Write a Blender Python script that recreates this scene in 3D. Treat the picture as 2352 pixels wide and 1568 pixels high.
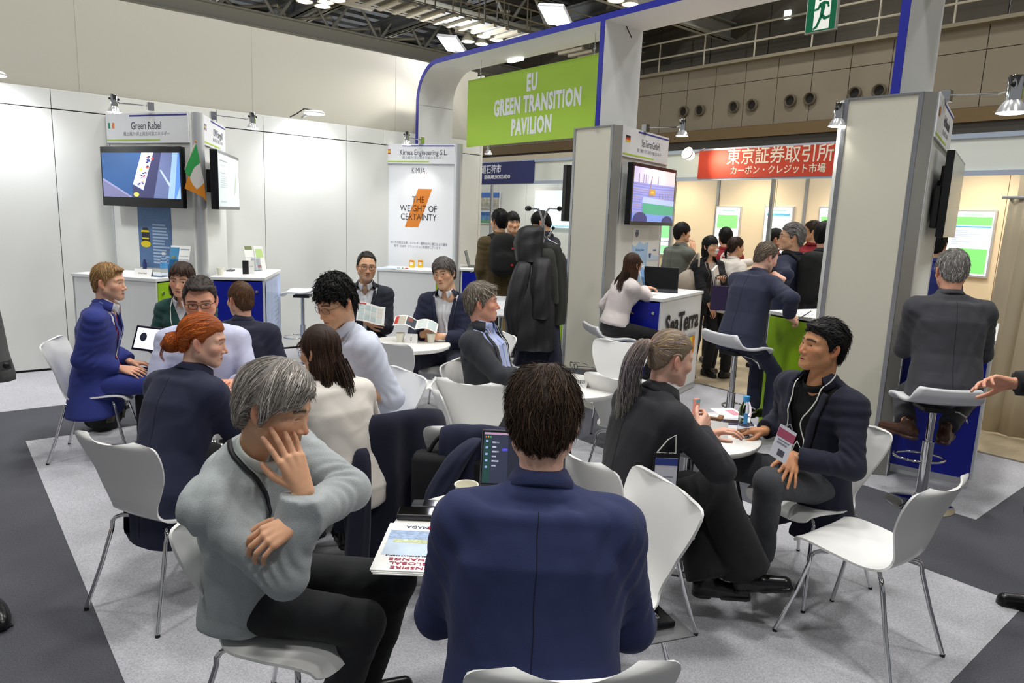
import bpy, bmesh, math, random
import numpy as np
from mathutils import Matrix, Vector, Euler
for o in list(bpy.data.objects): bpy.data.objects.remove(o)
SC = bpy.context.scene; COL = SC.collection
rnd = random.Random(7); RS = np.random.RandomState(11)
# ---------------------------------------------------------------- camera (solved from the vanishing points of the stand)
CF, CPITCH, CROLL, CAZ, CH = 1603.72, .174825, .0390994, .874403, 1.73
def _basis():
    cp, sp = math.cos(CPITCH), math.sin(CPITCH)
    F = np.array([0, cp, -sp]); U = np.array([0, sp, cp]); r = np.array([1., 0, 0])
    c, s = math.cos(CROLL), math.sin(CROLL)
    M = np.array([[math.sin(CAZ), math.cos(CAZ), 0], [-math.cos(CAZ), math.sin(CAZ), 0], [0, 0, 1]])
    return M @ (c*r + s*U), M @ (-s*r + c*U), M @ F
RV, UV, FV = _basis()
CAMP = np.array([0, 0, CH])
cam = bpy.data.cameras.new('camera'); cam.sensor_width = 36; cam.lens = 36*CF/2352; cam.clip_end = 200
cam_ob = bpy.data.objects.new('camera', cam); COL.objects.link(cam_ob)
cam_ob.matrix_world = Matrix(((RV[0], UV[0], -FV[0], 0), (RV[1], UV[1], -FV[1], 0), (RV[2], UV[2], -FV[2], CH), (0, 0, 0, 1)))
SC.camera = cam_ob
# ---------------------------------------------------------------- light of the hall
vs = SC.view_settings; vs.view_transform = 'Standard'; vs.look = 'None'; vs.gamma = 1; vs.use_curve_mapping = False
vs.exposure = .18
w = bpy.data.worlds.new('hall'); SC.world = w; w.use_nodes = True
w.node_tree.nodes['Background'].inputs[0].default_value = (.93, .97, 1.0, 1)
w.node_tree.nodes['Background'].inputs[1].default_value = .22
def area(name, loc, size, power, col=(1, .985, .95), tgt=None, sizey=None, spread=None):
    l = bpy.data.lights.new(name, 'AREA'); l.energy = power; l.color = col; l.size = size
    if sizey: l.shape = 'RECTANGLE'; l.size_y = sizey
    if spread: l.spread = spread
    o = bpy.data.objects.new(name, l); COL.objects.link(o); o.location = loc
    if tgt is not None:
        o.rotation_euler = (Vector(tgt)-Vector(loc)).to_track_quat('-Z', 'Y').to_euler()
    return o
def spot(name, loc, tgt, power, ang=70, col=(1, .96, .9), r=.04, blend=.6):
    l = bpy.data.lights.new(name, 'SPOT'); l.energy = power; l.color = col; l.spot_size = math.radians(ang); l.spot_blend = blend; l.shadow_soft_size = r
    o = bpy.data.objects.new(name, l); COL.objects.link(o); o.location = loc
    o.rotation_euler = (Vector(tgt)-Vector(loc)).to_track_quat('-Z', 'Y').to_euler()
    return o
for i, (x, y) in enumerate(((1, -3), (6, -3), (11, -1), (-3, 3), (2.5, 2.5), (7.5, 3.5), (-2, 9), (3, 6.8), (9, 8), (13, 5), (18, 12), (18, 3))):  # last two are unseen extras added to brighten the far hall wall
    area('hall_lamp', (x, y, 10.5), 1., 210 if i != 4 else 250, (1, .985, .955))
# ================================================================ helpers
def ray(px, py): return FV + RV*(px-1176)/CF - UV*(py-784)/CF
def gp(px, py, z=0.):
    """the point of the world at height z seen at a pixel of the photograph"""
    d = ray(px, py); return CAMP + d*((z-CH)/d[2])
def onx(px, py, X): d = ray(px, py); return CAMP + d*(X/d[0])
def ony(px, py, Y): d = ray(px, py); return CAMP + d*(Y/d[1])
def onplane(px, py, P, n):
    d = ray(px, py); n = np.asarray(n, float); return CAMP + d*(((np.asarray(P)-CAMP) @ n)/(d @ n))
def proj(p):
    v = np.asarray(p, float)-CAMP; z = v @ FV
    return (1176+CF*(v @ RV)/z, 784-CF*(v @ UV)/z)
def gdir(phi):
    """ground direction: 0 away from the camera, 90 to the right of the picture, 180 towards the camera"""
    a = math.radians(phi); f = np.array([FV[0], FV[1]]); f /= np.hypot(*f); r = np.array([f[1], -f[0]])
    v = math.cos(a)*f + math.sin(a)*r; return np.array([v[0], v[1], 0.])
def gang(phi): v = gdir(phi); return math.atan2(v[1], v[0])
def lin(c):
    if isinstance(c, str): c = [int(c[i:i+2], 16)/255 for i in (0, 2, 4)]
    return tuple(x/12.92 if x <= .04045 else ((x+.055)/1.055)**2.4 for x in c[:3])+(1,)
MATS = {}
def mat(name, col, rough=.6, metal=0., bump=0., bscale=200., var=0., vscale=8., emit=0., trans=0., ior=1.45, spec=.5, attr=None, sheen=0., sss=0., stretch=None, coat=0., alpha=1, wrk=0.):
    if name in MATS: return MATS[name]
    m = bpy.data.materials.new(name); m.use_nodes = True; nt = m.node_tree; b = nt.nodes['Principled BSDF']; MATS[name] = m
    c = lin(col)
    b.inputs['Base Color'].default_value = c; b.inputs['Roughness'].default_value = rough; b.inputs['Metallic'].default_value = metal
    b.inputs['IOR'].default_value = ior; b.inputs['Specular IOR Level'].default_value = spec
    if trans: b.inputs['Transmission Weight'].default_value = trans
    if alpha < 1: b.inputs['Alpha'].default_value = alpha
    if sheen: b.inputs['Sheen Weight'].default_value = sheen; b.inputs['Sheen Roughness'].default_value = .5
    if coat: b.inputs['Coat Weight'].default_value = coat
    if sss:
        b.inputs['Subsurface Weight'].default_value = sss; b.inputs['Subsurface Radius'].default_value = (1, .35, .2); b.inputs['Subsurface Scale'].default_value = .006
    if emit:
        b.inputs['Emission Color'].default_value = c; b.inputs['Emission Strength'].default_value = emit
    src = None
    if attr:
        a = nt.nodes.new('ShaderNodeAttribute'); a.attribute_name = attr; src = a.outputs['Color']
        if emit: nt.links.new(src, b.inputs['Emission Color'])
    if var:
        tc = nt.nodes.new('ShaderNodeTexCoord'); n = nt.nodes.new('ShaderNodeTexNoise'); n.inputs['Scale'].default_value = vscale; n.inputs['Detail'].default_value = 5
        if stretch:
            mp = nt.nodes.new('ShaderNodeMapping'); mp.inputs['Scale'].default_value = stretch; nt.links.new(tc.outputs['Object'], mp.inputs['Vector']); nt.links.new(mp.outputs[0], n.inputs['Vector'])
        else: nt.links.new(tc.outputs['Object'], n.inputs['Vector'])
        mr = nt.nodes.new('ShaderNodeMapRange'); mr.inputs[1].default_value = .3; mr.inputs[2].default_value = .7; mr.inputs[3].default_value = 1-var; mr.inputs[4].default_value = 1+var
        nt.links.new(n.outputs['Fac'], mr.inputs[0])
        mx = nt.nodes.new('ShaderNodeMix'); mx.data_type = 'RGBA'; mx.blend_type = 'MULTIPLY'; mx.inputs[0].default_value = 1
        if src: nt.links.new(src, mx.inputs[6])
        else: mx.inputs[6].default_value = c
        nt.links.new(mr.outputs[0], mx.inputs[7]); src = mx.outputs[2]
    if src: nt.links.new(src, b.inputs['Base Color'])
    if bump:
        tc = nt.nodes.new('ShaderNodeTexCoord'); n = nt.nodes.new('ShaderNodeTexNoise'); n.inputs['Scale'].default_value = bscale; n.inputs['Detail'].default_value = 3
        nt.links.new(tc.outputs['Object'], n.inputs['Vector'])
        bp = nt.nodes.new('ShaderNodeBump'); bp.inputs['Strength'].default_value = bump; bp.inputs['Distance'].default_value = .002
        nt.links.new(n.outputs['Fac'], bp.inputs['Height']); nt.links.new(bp.outputs[0], b.inputs['Normal'])
        if wrk:   # soft creases of worn cloth
            mp = nt.nodes.new('ShaderNodeMapping'); mp.inputs['Scale'].default_value = (1, 1, 1.9); mp.inputs['Rotation'].default_value = (.35, .5, .2); nt.links.new(tc.outputs['Object'], mp.inputs['Vector'])
            n2 = nt.nodes.new('ShaderNodeTexNoise'); n2.noise_type = 'RIDGED_MULTIFRACTAL'; n2.inputs['Scale'].default_value = 5.5; n2.inputs['Detail'].default_value = 1.5; n2.inputs['Distortion'].default_value = .8; nt.links.new(mp.outputs[0], n2.inputs['Vector'])
            b2 = nt.nodes.new('ShaderNodeBump'); b2.inputs['Strength'].default_value = wrk; b2.inputs['Distance'].default_value = .012; nt.links.new(n2.outputs['Fac'], b2.inputs['Height']); nt.links.new(b2.outputs[0], bp.inputs['Normal'])
    return m
def mesh_np(name, V, Fs, smooth=True, mats=(), midx=None, col=None):
    """V (n,3); Fs: list of arrays of quads or triangles"""
    me = bpy.data.meshes.new(name); V = np.asarray(V, np.float32)
    Fs = [np.asarray(f, np.int32) for f in (Fs if isinstance(Fs, list) else [Fs]) if len(f)]
    me.vertices.add(len(V)); me.vertices.foreach_set('co', V.ravel())
    if Fs:
        loops = np.concatenate([f.ravel() for f in Fs]); tot = np.concatenate([np.full(len(f), f.shape[1], np.int32) for f in Fs])
        me.loops.add(len(loops)); me.loops.foreach_set('vertex_index', loops)
        me.polygons.add(len(tot)); me.polygons.foreach_set('loop_start', np.concatenate([[0], np.cumsum(tot)[:-1]]).astype(np.int32))
        if midx is not None: me.polygons.foreach_set('material_index', np.asarray(midx, np.int32))
    for m in mats: me.materials.append(m)
    me.update(calc_edges=True)
    if smooth: me.shade_smooth()
    if col is not None:
        a = me.color_attributes.new('tint', 'FLOAT_COLOR', 'POINT'); c4 = np.ones((len(V), 4), np.float32); c4[:, :3] = np.where(np.asarray(col) <= .04045, np.asarray(col)/12.92, ((np.clip(col, 0, 1)+.055)/1.055)**2.4); a.data.foreach_set('color', c4.ravel())
    return me
def link(name, data, parent=None, loc=(0, 0, 0), M=None):
    o = bpy.data.objects.new(name, data); COL.objects.link(o)
    if parent is not None: o.parent = parent
    if M is not None: o.matrix_local = M
    else: o.location = loc
    return o
def T(o, label=None, cat=None, group=None, kind=None):
    if label: o['label'] = label
    if cat: o['category'] = cat
    if group: o['group'] = group
    if kind: o['kind'] = kind
    return o
def emp(name, loc, rz=0., label=None, cat=None, group=None, kind=None):
    o = bpy.data.objects.new(name, None); COL.objects.link(o); o.empty_display_size = .1
    o.location = loc; o.rotation_euler = (0, 0, rz); return T(o, label, cat, group, kind)
class MB:
    """collects simple shapes into one mesh; every vertex may be moved by a matrix"""
    def __init__(s): s.v = []; s.f = []; s.m = []; s.cur = 0
    def add(s, V, F, M=None):
        n = len(s.v)
        for p in V:
            p = Vector(p); s.v.append(tuple(M @ p) if M is not None else tuple(p))
        for f in F: s.f.append([i+n for i in f]); s.m.append(s.cur)
        return s
    def box(s, x0, x1, y0, y1, z0, z1, M=None, b=0.):
        if b <= 0:
            V = [(x, y, z) for z in (z0, z1) for y in (y0, y1) for x in (x0, x1)]
            return s.add(V, [(0, 2, 3, 1), (4, 5, 7, 6), (0, 1, 5, 4), (2, 6, 7, 3), (0, 4, 6, 2), (1, 3, 7, 5)], M)
        bm = bmesh.new(); bmesh.ops.create_cube(bm, size=1, matrix=Matrix.LocRotScale(((x0+x1)/2, (y0+y1)/2, (z0+z1)/2), None, (x1-x0, y1-y0, z1-z0)))
        bmesh.ops.bevel(bm, geom=list(bm.edges), offset=b, segments=2, affect='EDGES', profile=.5)
        bm.verts.index_update(); V = [tuple(v.co) for v in bm.verts]; F = [[v.index for v in f.verts] for f in bm.faces]; bm.free()
        return s.add(V, F, M)
    def prism(s, pts, z0, z1, M=None):
        n = len(pts); V = [(x, y, z0) for x, y in pts]+[(x, y, z1) for x, y in pts]
        F = [list(range(n))[::-1], list(range(n, 2*n))]+[(i, (i+1) % n, n+(i+1) % n, n+i) for i in range(n)]
        return s.add(V, F, M)
    def tube(s, pts, r, n=8, M=None, cap=True, closed=False):
        P = [Vector(p) for p in pts]; k = len(P); R = r if isinstance(r, (list, tuple)) else [r]*k; V = []; F = []
        up = None
        for i in range(k):
            if closed: t = P[(i+1) % k]-P[i-1]
            else: t = P[min(i+1, k-1)]-P[max(i-1, 0)]
            t.normalize()
            if up is None:
                up = Vector((0, 0, 1)) if abs(t.z) < .9 else Vector((1, 0, 0))
            a = t.cross(up)
            if a.length < 1e-5: a = t.orthogonal()
            a.normalize(); bb = a.cross(t); up = bb
            for j in range(n):
                q = 2*math.pi*j/n; V.append(P[i]+a*(R[i]*math.cos(q))+bb*(R[i]*math.sin(q)))
        for i in range(k if closed else k-1):
            i2 = (i+1) % k
            for j in range(n): F.append((i*n+j, i*n+(j+1) % n, i2*n+(j+1) % n, i2*n+j))
        if cap and not closed: F += [list(range(n))[::-1], list(range((k-1)*n, k*n))]
        return s.add(V, F, M)
    def lathe(s, prof, n=24, M=None, ang=2*math.pi):
        V = []; F = []; k = len(prof)
        for i in range(n):
            a = ang*i/n
            for r, z in prof: V.append((r*math.cos(a), r*math.sin(a), z))
        for i in range(n):
            i2 = (i+1) % n
            for j in range(k-1): F.append((i*k+j, i2*k+j, i2*k+j+1, i*k+j+1))
        return s.add(V, F, M)
    def ball(s, c, r, n=12, M=None):
        prof = [(math.sin(math.pi*j/(n//2))*1., -math.cos(math.pi*j/(n//2))) for j in range(n//2+1)]
        rr = r if isinstance(r, (tuple, list)) else (r, r, r)
        L = Matrix.LocRotScale(Vector(c), None, Vector(rr)); return s.lathe([(max(a, 1e-4), z) for a, z in prof], n, (M @ L) if M is not None else L)
    def quad(s, a, b, c, d, M=None): return s.add([a, b, c, d], [(0, 1, 2, 3)], M)
    def build(s, name, mats, parent=None, smooth=None, loc=(0, 0, 0), M=None):
        me = bpy.data.meshes.new(name); me.from_pydata(s.v, [], s.f)
        for m in (mats if isinstance(mats, (list, tuple)) else [mats]): me.materials.append(m)
        if len(set(s.m)) > 1: me.polygons.foreach_set('material_index', s.m)
        me.update()
        if smooth is not None:
            me.shade_smooth()
            if smooth > 0 and smooth < 3: me.set_sharp_from_angle(angle=smooth)
        return link(name, me, parent, loc, M)
def boardM(A, B, z0):
    """frame of an upright board: x from A to B, y up, z towards the viewer (A is the left end)"""
    A = np.array(A[:2], float); B = np.array(B[:2], float); d = B-A; L = np.hypot(*d); d /= L
    return Matrix(((d[0], 0, d[1], A[0]), (d[1], 0, -d[0], A[1]), (0, 1, 0, z0), (0, 0, 0, 1))), L
def lettering(s, size, m, M, parent, u, v, align='CENTER', sx=1., bold=0., dz=.0015, name='lettering', sp=1., rotz=0., shear=0.):
    c = bpy.data.curves.new(name, 'FONT'); c.body = s; c.size = size; c.align_x = align; c.align_y = 'CENTER'; c.extrude = .0006; c.offset = bold; c.resolution_u = 2
    c.space_character = sp; c.materials.append(m); c.shear = shear
    o = link(name, c, parent); MM = M @ Matrix.Translation((u, v, dz)) @ Matrix.Rotation(rotz, 4, 'Z') @ Matrix.Diagonal((sx, 1, 1, 1))
    o.matrix_local = (parent.matrix_basis.inverted() @ MM) if parent is not None else MM
    return o
def flat(u0, u1, v0, v1, mb, M, z0=.0005, z1=.001): return mb.box(u0, u1, v0, v1, z0, z1, M)
def copytree(o, parent=None):
    c = o.copy(); COL.objects.link(c)
    if parent is not None: c.parent = parent
    for ch in o.children: copytree(ch, c)
    return c
# ================================================================ implicit surfaces
F32 = np.float32
def nrm(v): v = np.asarray(v, float); return v/(np.linalg.norm(v)+1e-12)
def smin(a, b, k): h = np.clip(.5+.5*(b-a)/k, 0, 1); return b*(1-h)+a*h-k*h*(1-h)
def smax(a, b, k): return -smin(-a, -b, k)
def cap(P, a, b, ra, rb):
    a = np.asarray(a, F32); ab = np.asarray(b, F32)-a; L = float(ab @ ab)+1e-9; q = P-a
    h = np.clip((q @ ab)/L, 0, 1); d = q-h[:, None]*ab
    return np.sqrt((d*d).sum(1))-(ra+(rb-ra)*h)
def ell(P, c, r, R=None):
    q = P-np.asarray(c, F32)
    if R is not None: q = q @ np.asarray(R, F32)
    r = np.asarray(r, F32); q1 = q/r; k0 = np.sqrt((q1*q1).sum(1)); q2 = q1/r; k1 = np.sqrt((q2*q2).sum(1))+1e-9
    return k0*(k0-1)/k1
def loft(P, pts, X, Y, w, d, p=2.4, cap_r=.02):
    """tube of super-elliptic section through pts; X, Y axes, w, d half sizes at every point"""
    best = None; n = len(pts)
    for i in range(n-1):
        a = np.asarray(pts[i], F32); ab = np.asarray(pts[i+1], F32)-a; L = float(ab @ ab)+1e-9; q = P-a; hr = (q @ ab)/L; h = np.clip(hr, 0, 1)
        c = q-h[:, None]*ab; l = math.sqrt(L)
        x = np.asarray(X[i], F32)+(np.asarray(X[i+1], F32)-np.asarray(X[i], F32))*h[:, None]; y = np.asarray(Y[i], F32)+(np.asarray(Y[i+1], F32)-np.asarray(Y[i], F32))*h[:, None]
        ww = w[i]+(w[i+1]-w[i])*h; dd = d[i]+(d[i+1]-d[i])*h
        u = np.abs((c*x).sum(1))/ww; v = np.abs((c*y).sum(1))/dd
        nn = (u**p+v**p)**(1/p); r = (nn-1)*np.minimum(ww, dd)*1.1
        e = np.zeros_like(r)
        if i == 0: e = np.where(hr < 0, -hr*l, e)
        if i == n-2: e = np.where(hr > 1, (hr-1)*l, e)
        if i > 0: e = np.where(hr < 0, -hr*l*.6, e)
        if i < n-2: e = np.where(hr > 1, (hr-1)*l*.6, e)
        r = np.where(e > 0, np.sqrt(np.maximum(r+cap_r, 0)**2+e*e)-cap_r, r)
        best = r if best is None else np.minimum(best, r)
    return best
def wob(P, f, seed=0, st=(1, 1, 1)):
    """smooth folds: warped sines"""
    r = np.random.RandomState(seed); Q = P*np.asarray(st, F32)*f; o = np.zeros(len(P), F32)
    for i in range(3):
        k = r.normal(size=3); k /= np.linalg.norm(k); k2 = r.normal(size=3); k2 /= np.linalg.norm(k2); ph = r.rand(2)*6.28; m = 1.6**i
        q = np.sin(m*(Q @ k.astype(F32))+ph[0]+1.4*np.sin(.7*m*(Q @ k2.astype(F32))+ph[1])); o += (.55*q+.45*(1-2.2*np.sqrt(q*q+.01)))/m
    return o/1.7
def mesh_sdf(fn, lo, hi, vox):
    lo = np.asarray(lo, float); hi = np.asarray(hi, float); B = 6
    nb = np.maximum(1, np.ceil((hi-lo)/(vox*B)).astype(int)); n = nb*B
    g = [lo[a]+(np.arange(nb[a])*B+(B-1)/2)*vox for a in range(3)]
    C = np.stack(np.meshgrid(*g, indexing='ij'), -1).reshape(-1, 3).astype(F32)
    dc = fn(C); act = np.where(np.abs(dc) < vox*B*1.05)[0]
    V = np.repeat(np.repeat(np.repeat(dc.reshape(nb), B, 0), B, 1), B, 2).astype(F32)
    bi = np.stack(np.unravel_index(act, nb), -1)*B
    off = np.stack(np.meshgrid(*[np.arange(B)]*3, indexing='ij'), -1).reshape(-1, 3)
    CH_ = 1500
    for s in range(0, len(bi), CH_):
        I = (bi[s:s+CH_, None, :]+off[None]).reshape(-1, 3)
        V[I[:, 0], I[:, 1], I[:, 2]] = fn((lo+I*vox).astype(F32))
    return nets(V, lo, vox)
def nets(V, lo, vox):
    s = V < 0; c = np.zeros(tuple(x-1 for x in V.shape), np.int8); co = [(i, j, k) for i in (0, 1) for j in (0, 1) for k in (0, 1)]
    sl = lambda A, o: A[o[0]:A.shape[0]-1+o[0], o[1]:A.shape[1]-1+o[1], o[2]:A.shape[2]-1+o[2]]
    for o in co: c += sl(s, o)
    I = np.argwhere((c > 0) & (c < 8))
    if not len(I): return np.zeros((0, 3)), np.zeros((0, 4), int)
    val = np.stack([V[I[:, 0]+o[0], I[:, 1]+o[1], I[:, 2]+o[2]] for o in co], 1); cof = np.array(co, float)
    acc = np.zeros((len(I), 3)); cnt = np.zeros(len(I))
    for a in range(8):
        for b in range(a+1, 8):
            if abs(cof[a]-cof[b]).sum() == 1:
                m = (val[:, a] < 0) != (val[:, b] < 0); t = val[:, a]/(val[:, a]-val[:, b]+1e-12); t = np.clip(t, 0, 1)
                p = cof[a]+(cof[b]-cof[a])*t[:, None]; acc[m] += p[m]; cnt[m] += 1
    P = lo+(I+acc/np.maximum(cnt, 1)[:, None])*vox
    idx = -np.ones(c.shape, int); idx[I[:, 0], I[:, 1], I[:, 2]] = np.arange(len(I)); Q = []
    for ax in range(3):
        o = [0, 0, 0]; o[ax] = 1; u, v = [(1, 2), (2, 0), (0, 1)][ax]
        A = s[tuple(slice(0, V.shape[i]-o[i]) for i in range(3))]; Bm = s[tuple(slice(o[i], None) for i in range(3))]
        E = np.argwhere(A != Bm); E = E[(E[:, u] > 0) & (E[:, v] > 0) & (E[:, u] < V.shape[u]-1) & (E[:, v] < V.shape[v]-1)]
        if not len(E): continue
        fl = A[E[:, 0], E[:, 1], E[:, 2]]
        def cell(du, dv): W = E.copy(); W[:, u] += du; W[:, v] += dv; return idx[W[:, 0], W[:, 1], W[:, 2]]
        q = np.stack([cell(-1, -1), cell(0, -1), cell(0, 0), cell(-1, 0)], 1); q[~fl] = q[~fl][:, ::-1]; Q.append(q)
    Q = np.concatenate(Q); return P, Q[(Q >= 0).all(1)]
def grad(fn, P, e=.003):
    P = P.astype(F32); G = np.zeros_like(P)
    for a in range(3):
        d = np.zeros(3, F32); d[a] = e; G[:, a] = fn(P+d)-fn(P-d)
    return G/(np.linalg.norm(G, axis=1)[:, None]+1e-9)
def project(fn, P, off=0., it=4):
    P = np.asarray(P, F32).copy()
    for _ in range(it):
        d = fn(P)-off; P -= (d*.9)[:, None]*grad(fn, P)
    return P
def smooth_poly(pts, n):
    """Catmull-Rom through the points, n samples"""
    P = np.asarray(pts, float); k = len(P); t = np.linspace(0, k-1-1e-6, n); i = t.astype(int); f = (t-i)[:, None]
    g = lambda j: P[np.clip(j, 0, k-1)]
    p0, p1, p2, p3 = g(i-1), g(i), g(i+1), g(i+2)
    return .5*((2*p1)+(-p0+p2)*f+(2*p0-5*p1+4*p2-p3)*f*f+(-p0+3*p1-3*p2+p3)*f**3)
def ribbon(fn, pts, width, thick=.003, off=.002, n=24, up=None, prj=True, wid2=None):
    """a band laid on the surface fn along pts (centre line); width may be a list; returns V, F"""
    C = smooth_poly(pts, n)
    if prj: C = project(fn, C, off)
    N = grad(fn, C) if up is None else np.repeat(np.asarray(up, float)[None], n, 0)
    t = np.gradient(C, axis=0); t /= np.linalg.norm(t, axis=1)[:, None]+1e-9
    S = np.cross(t, N); S /= np.linalg.norm(S, axis=1)[:, None]+1e-9
    wl = np.interp(np.linspace(0, 1, n), np.linspace(0, 1, len(np.atleast_1d(width))), np.atleast_1d(width))
    wr = wl if wid2 is None else np.interp(np.linspace(0, 1, n), np.linspace(0, 1, len(wid2)), wid2)
    L = C-S*wl[:, None]/2; R_ = C+S*wr[:, None]/2; Mi = C.copy()
    if prj: L = project(fn, L, off); R_ = project(fn, R_, off)
    V = []; rows = [L, Mi, R_, R_+N*thick, Mi+N*thick, L+N*thick]
    V = np.stack(rows, 1).reshape(-1, 3); F = []
    for i in range(n-1):
        for j in range(6):
            j2 = (j+1) % 6; F.append((i*6+j, i*6+j2, (i+1)*6+j2, (i+1)*6+j))
    F += [(5, 4, 1, 0), (4, 3, 2, 1)]; e = (n-1)*6; F += [(e, e+1, e+4, e+5), (e+1, e+2, e+3, e+4)]
    return V, np.array(F)
def join(parts):
    """[(V,F),...] -> V, [F]"""
    Vs = []; Fs = []; n = 0
    for V, F in parts:
        if len(V) == 0: continue
        Vs.append(np.asarray(V)); F = np.asarray(F)
        Fs.append(F+n); n += len(V)
    return np.concatenate(Vs), Fs
# ================================================================ materials
M_white = mat('white laminate', 'e6e8e8', .45, spec=.4)
M_panel = mat('white system panel', 'e4e5e0', .6, var=.015, vscale=2)
M_fabric = mat('cream cloth wall', 'c6c3b6', .9, bump=.1, bscale=900)
M_cream = mat('cream panel', 'd9d6c6', .65, var=.02, vscale=1.5)
M_alu = mat('anodised aluminium', 'a9abb0', .32, .85)
M_aluw = mat('pale aluminium post', 'd4d6da', .35, .55)
M_chrome = mat('chrome', 'd8d8da', .08, 1.)
M_steel = mat('brushed steel', 'b9bbbf', .25, .9)
M_black = mat('black plastic', '17171a', .38)
M_bezel = mat('black bezel', '101114', .22)
M_rubber = mat('dark rubber', '1b1b1d', .8)
M_blue = mat('blue panel', '0a1c9c', .35)
M_ublue = mat('ultramarine edge', '2a2f9e', .35)
M_green = mat('lime panel', '97c31b', .45)
M_limetx = mat('lime print', 'b4d240', .7)
M_purple = mat('violet blue print', '413f96', .7)
M_grey = mat('grey lettering', '5b5a66', .7)
M_lgrey = mat('pale grey lettering', '9b9aa6', .7)
M_ink = mat('black ink', '1e1b20', .7)
M_print = mat('print white', 'eef0f4', .55)
M_navy = mat('navy sign', '2b3168', .6)
M_red = mat('red sign', 'c5402a', .5)
M_signtext = mat('sign white lettering', 'eef0f8', .6)
M_concrete = mat('hall concrete', 'b3a489', .55, var=.22, vscale=2.2, bump=.15, bscale=30, stretch=(1, 2.2, 1))
def carpet(name, col, v):
    m = mat(name, col, .97, var=v, vscale=1.3, bump=.55, bscale=420, spec=.1); nt = m.node_tree; b = nt.nodes['Principled BSDF']; src = b.inputs['Base Color'].links[0].from_socket
    tc = nt.nodes.new('ShaderNodeTexCoord'); n = nt.nodes.new('ShaderNodeTexNoise'); n.inputs['Scale'].default_value = 170; n.inputs['Detail'].default_value = 4; nt.links.new(tc.outputs['Object'], n.inputs['Vector'])
    mr = nt.nodes.new('ShaderNodeMapRange'); mr.inputs[1].default_value = .35; mr.inputs[2].default_value = .65; mr.inputs[3].default_value = .80; mr.inputs[4].default_value = 1.14; nt.links.new(n.outputs['Fac'], mr.inputs[0])
    mx = nt.nodes.new('ShaderNodeMix'); mx.data_type = 'RGBA'; mx.blend_type = 'MULTIPLY'; mx.inputs[0].default_value = 1; nt.links.new(src, mx.inputs[6]); nt.links.new(mr.outputs[0], mx.inputs[7]); nt.links.new(mx.outputs[2], b.inputs['Base Color']); return m
M_cl = carpet('light grey felt carpet', 'b7b7bd', .07); M_cd = carpet('charcoal felt carpet', '55565c', .08)
def emis(name, col, k, rough=.3, attr=None): return mat(name, col, rough, emit=k, attr=attr)
# ================================================================ floor
def slab(name, rects, z0, z1, m):
    b = MB()
    for x0, x1, y0, y1 in rects: b.box(x0, x1, y0, y1, z0, z1)
    o = b.build(name, m); return T(o, kind='structure')
slab('floor', [(-14, 30, -8, 62)], -.06, -.006, M_concrete)
slab('floor_dark_carpet', [(-4, 6.45, -5, 8.42)], -.006, .0, M_cd)
slab('floor_light_carpet', [(.42, 3.89, .765, 5.95)], .0, .003, M_cl)
slab('floor_light_carpet', [(-1.2, 6.45, 6.9, 8.42), (4.86, 6.45, 1.266, 6.9)], .0, .003, M_cl)
MB().box(6.43, 6.47, -5, 8.4, -.005, .006).build('trim_1', M_alu)['kind'] = 'structure'
# ================================================================ the white wall on the left
WY = 8.42
wl = MB().box(-3, 6.30, WY+.03, WY+.10, 0, 2.80).build('wall_left', mat('panel gap', '35363a', .8)); T(wl, kind='structure')
for a, b_ in zip([-3, -1.05, -.02, 1.03, 2.08, 3.12, 4.177, 5.23], [-1.05, -.02, 1.03, 2.08, 3.12, 4.177, 5.23, 6.30]):
    MB().box(a+.003, b_-.003, WY, WY+.032, .025, 2.607, b=.002).build('panel', M_panel, wl)
for a, b_ in zip([-3, -1.05, -.02, 1.03, 1.566, 2.596, 3.119, 4.177, 4.70, 5.23], [-1.05, -.02, 1.03, 1.566, 2.596, 3.119, 4.177, 4.70, 5.23, 6.30]):
    MB().box(a+.003, b_-.003, WY, WY+.032, 2.618, 2.80, b=.002).build('panel', M_panel, wl)
wu = MB().box(-3, 6.30, WY+.12, WY+.20, 2.5, 3.775).build('wall_left_upper', M_fabric); T(wu, kind='structure')
for a in (-1.2, 1.3, 3.05, 4.95): MB().box(a, a+.004, WY+.117, WY+.121, 2.8, 3.775).build('seam', mat('cloth seam', 'c3c0b2', .9), wu)
T(MB().box(6.30, 6.34, WY, WY+.20, 0, 3.72).build('trim_2', M_panel), kind='structure')
# ================================================================ hall: far wall, gallery rail, vents, roof steel
XW = 22.
M_hall = mat('taupe hall panel', '847b6a', .75, var=.05, vscale=.6); M_halld = mat('dark hall wall', '5b564c', .8); M_rail = mat('pale rail paint', 'b9b3a0', .5)
wb = MB().box(XW+.06, XW+.4, -14, 60, 0, 7.3).build('wall_back', mat('hall joint', '5c564a', .8)); T(wb, kind='structure')
for iy in range(-11, 48):
    for z0, z1 in ((5.15, 6.6), (6.62, 7.28)):
        MB().box(XW, XW+.07, iy*1.2+.012, iy*1.2+1.188, z0, z1).build('panel', M_hall, wb)
for iy in range(-6, 25): MB().box(XW+1.2, XW+1.3, iy*2.4+.02, iy*2.4+2.38, 7.3, 11.).build('panel', M_halld, wb)
T(MB().box(XW-.3, XW+1.3, -14, 60, 7.24, 7.34).build('trim_3', mat('gallery slab', '8a826f', .8)), kind='structure')
T(MB().box(XW-.15, XW+.1, -14, 60, 4.75, 5.12).build('trim_4', mat('brown hall band', '6d5a3c', .7)), kind='structure')
T(MB().box(XW-.05, XW+.1, -14, 60, 3.6, 4.75).build('trim_5', mat('dark band', '3f3c38', .7)), kind='structure')
gr = emp('gallery_railing', (XW-.25, 10, 7.34), 0, 'pale painted steel railing along the high gallery of the hall wall', 'railing')
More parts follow.
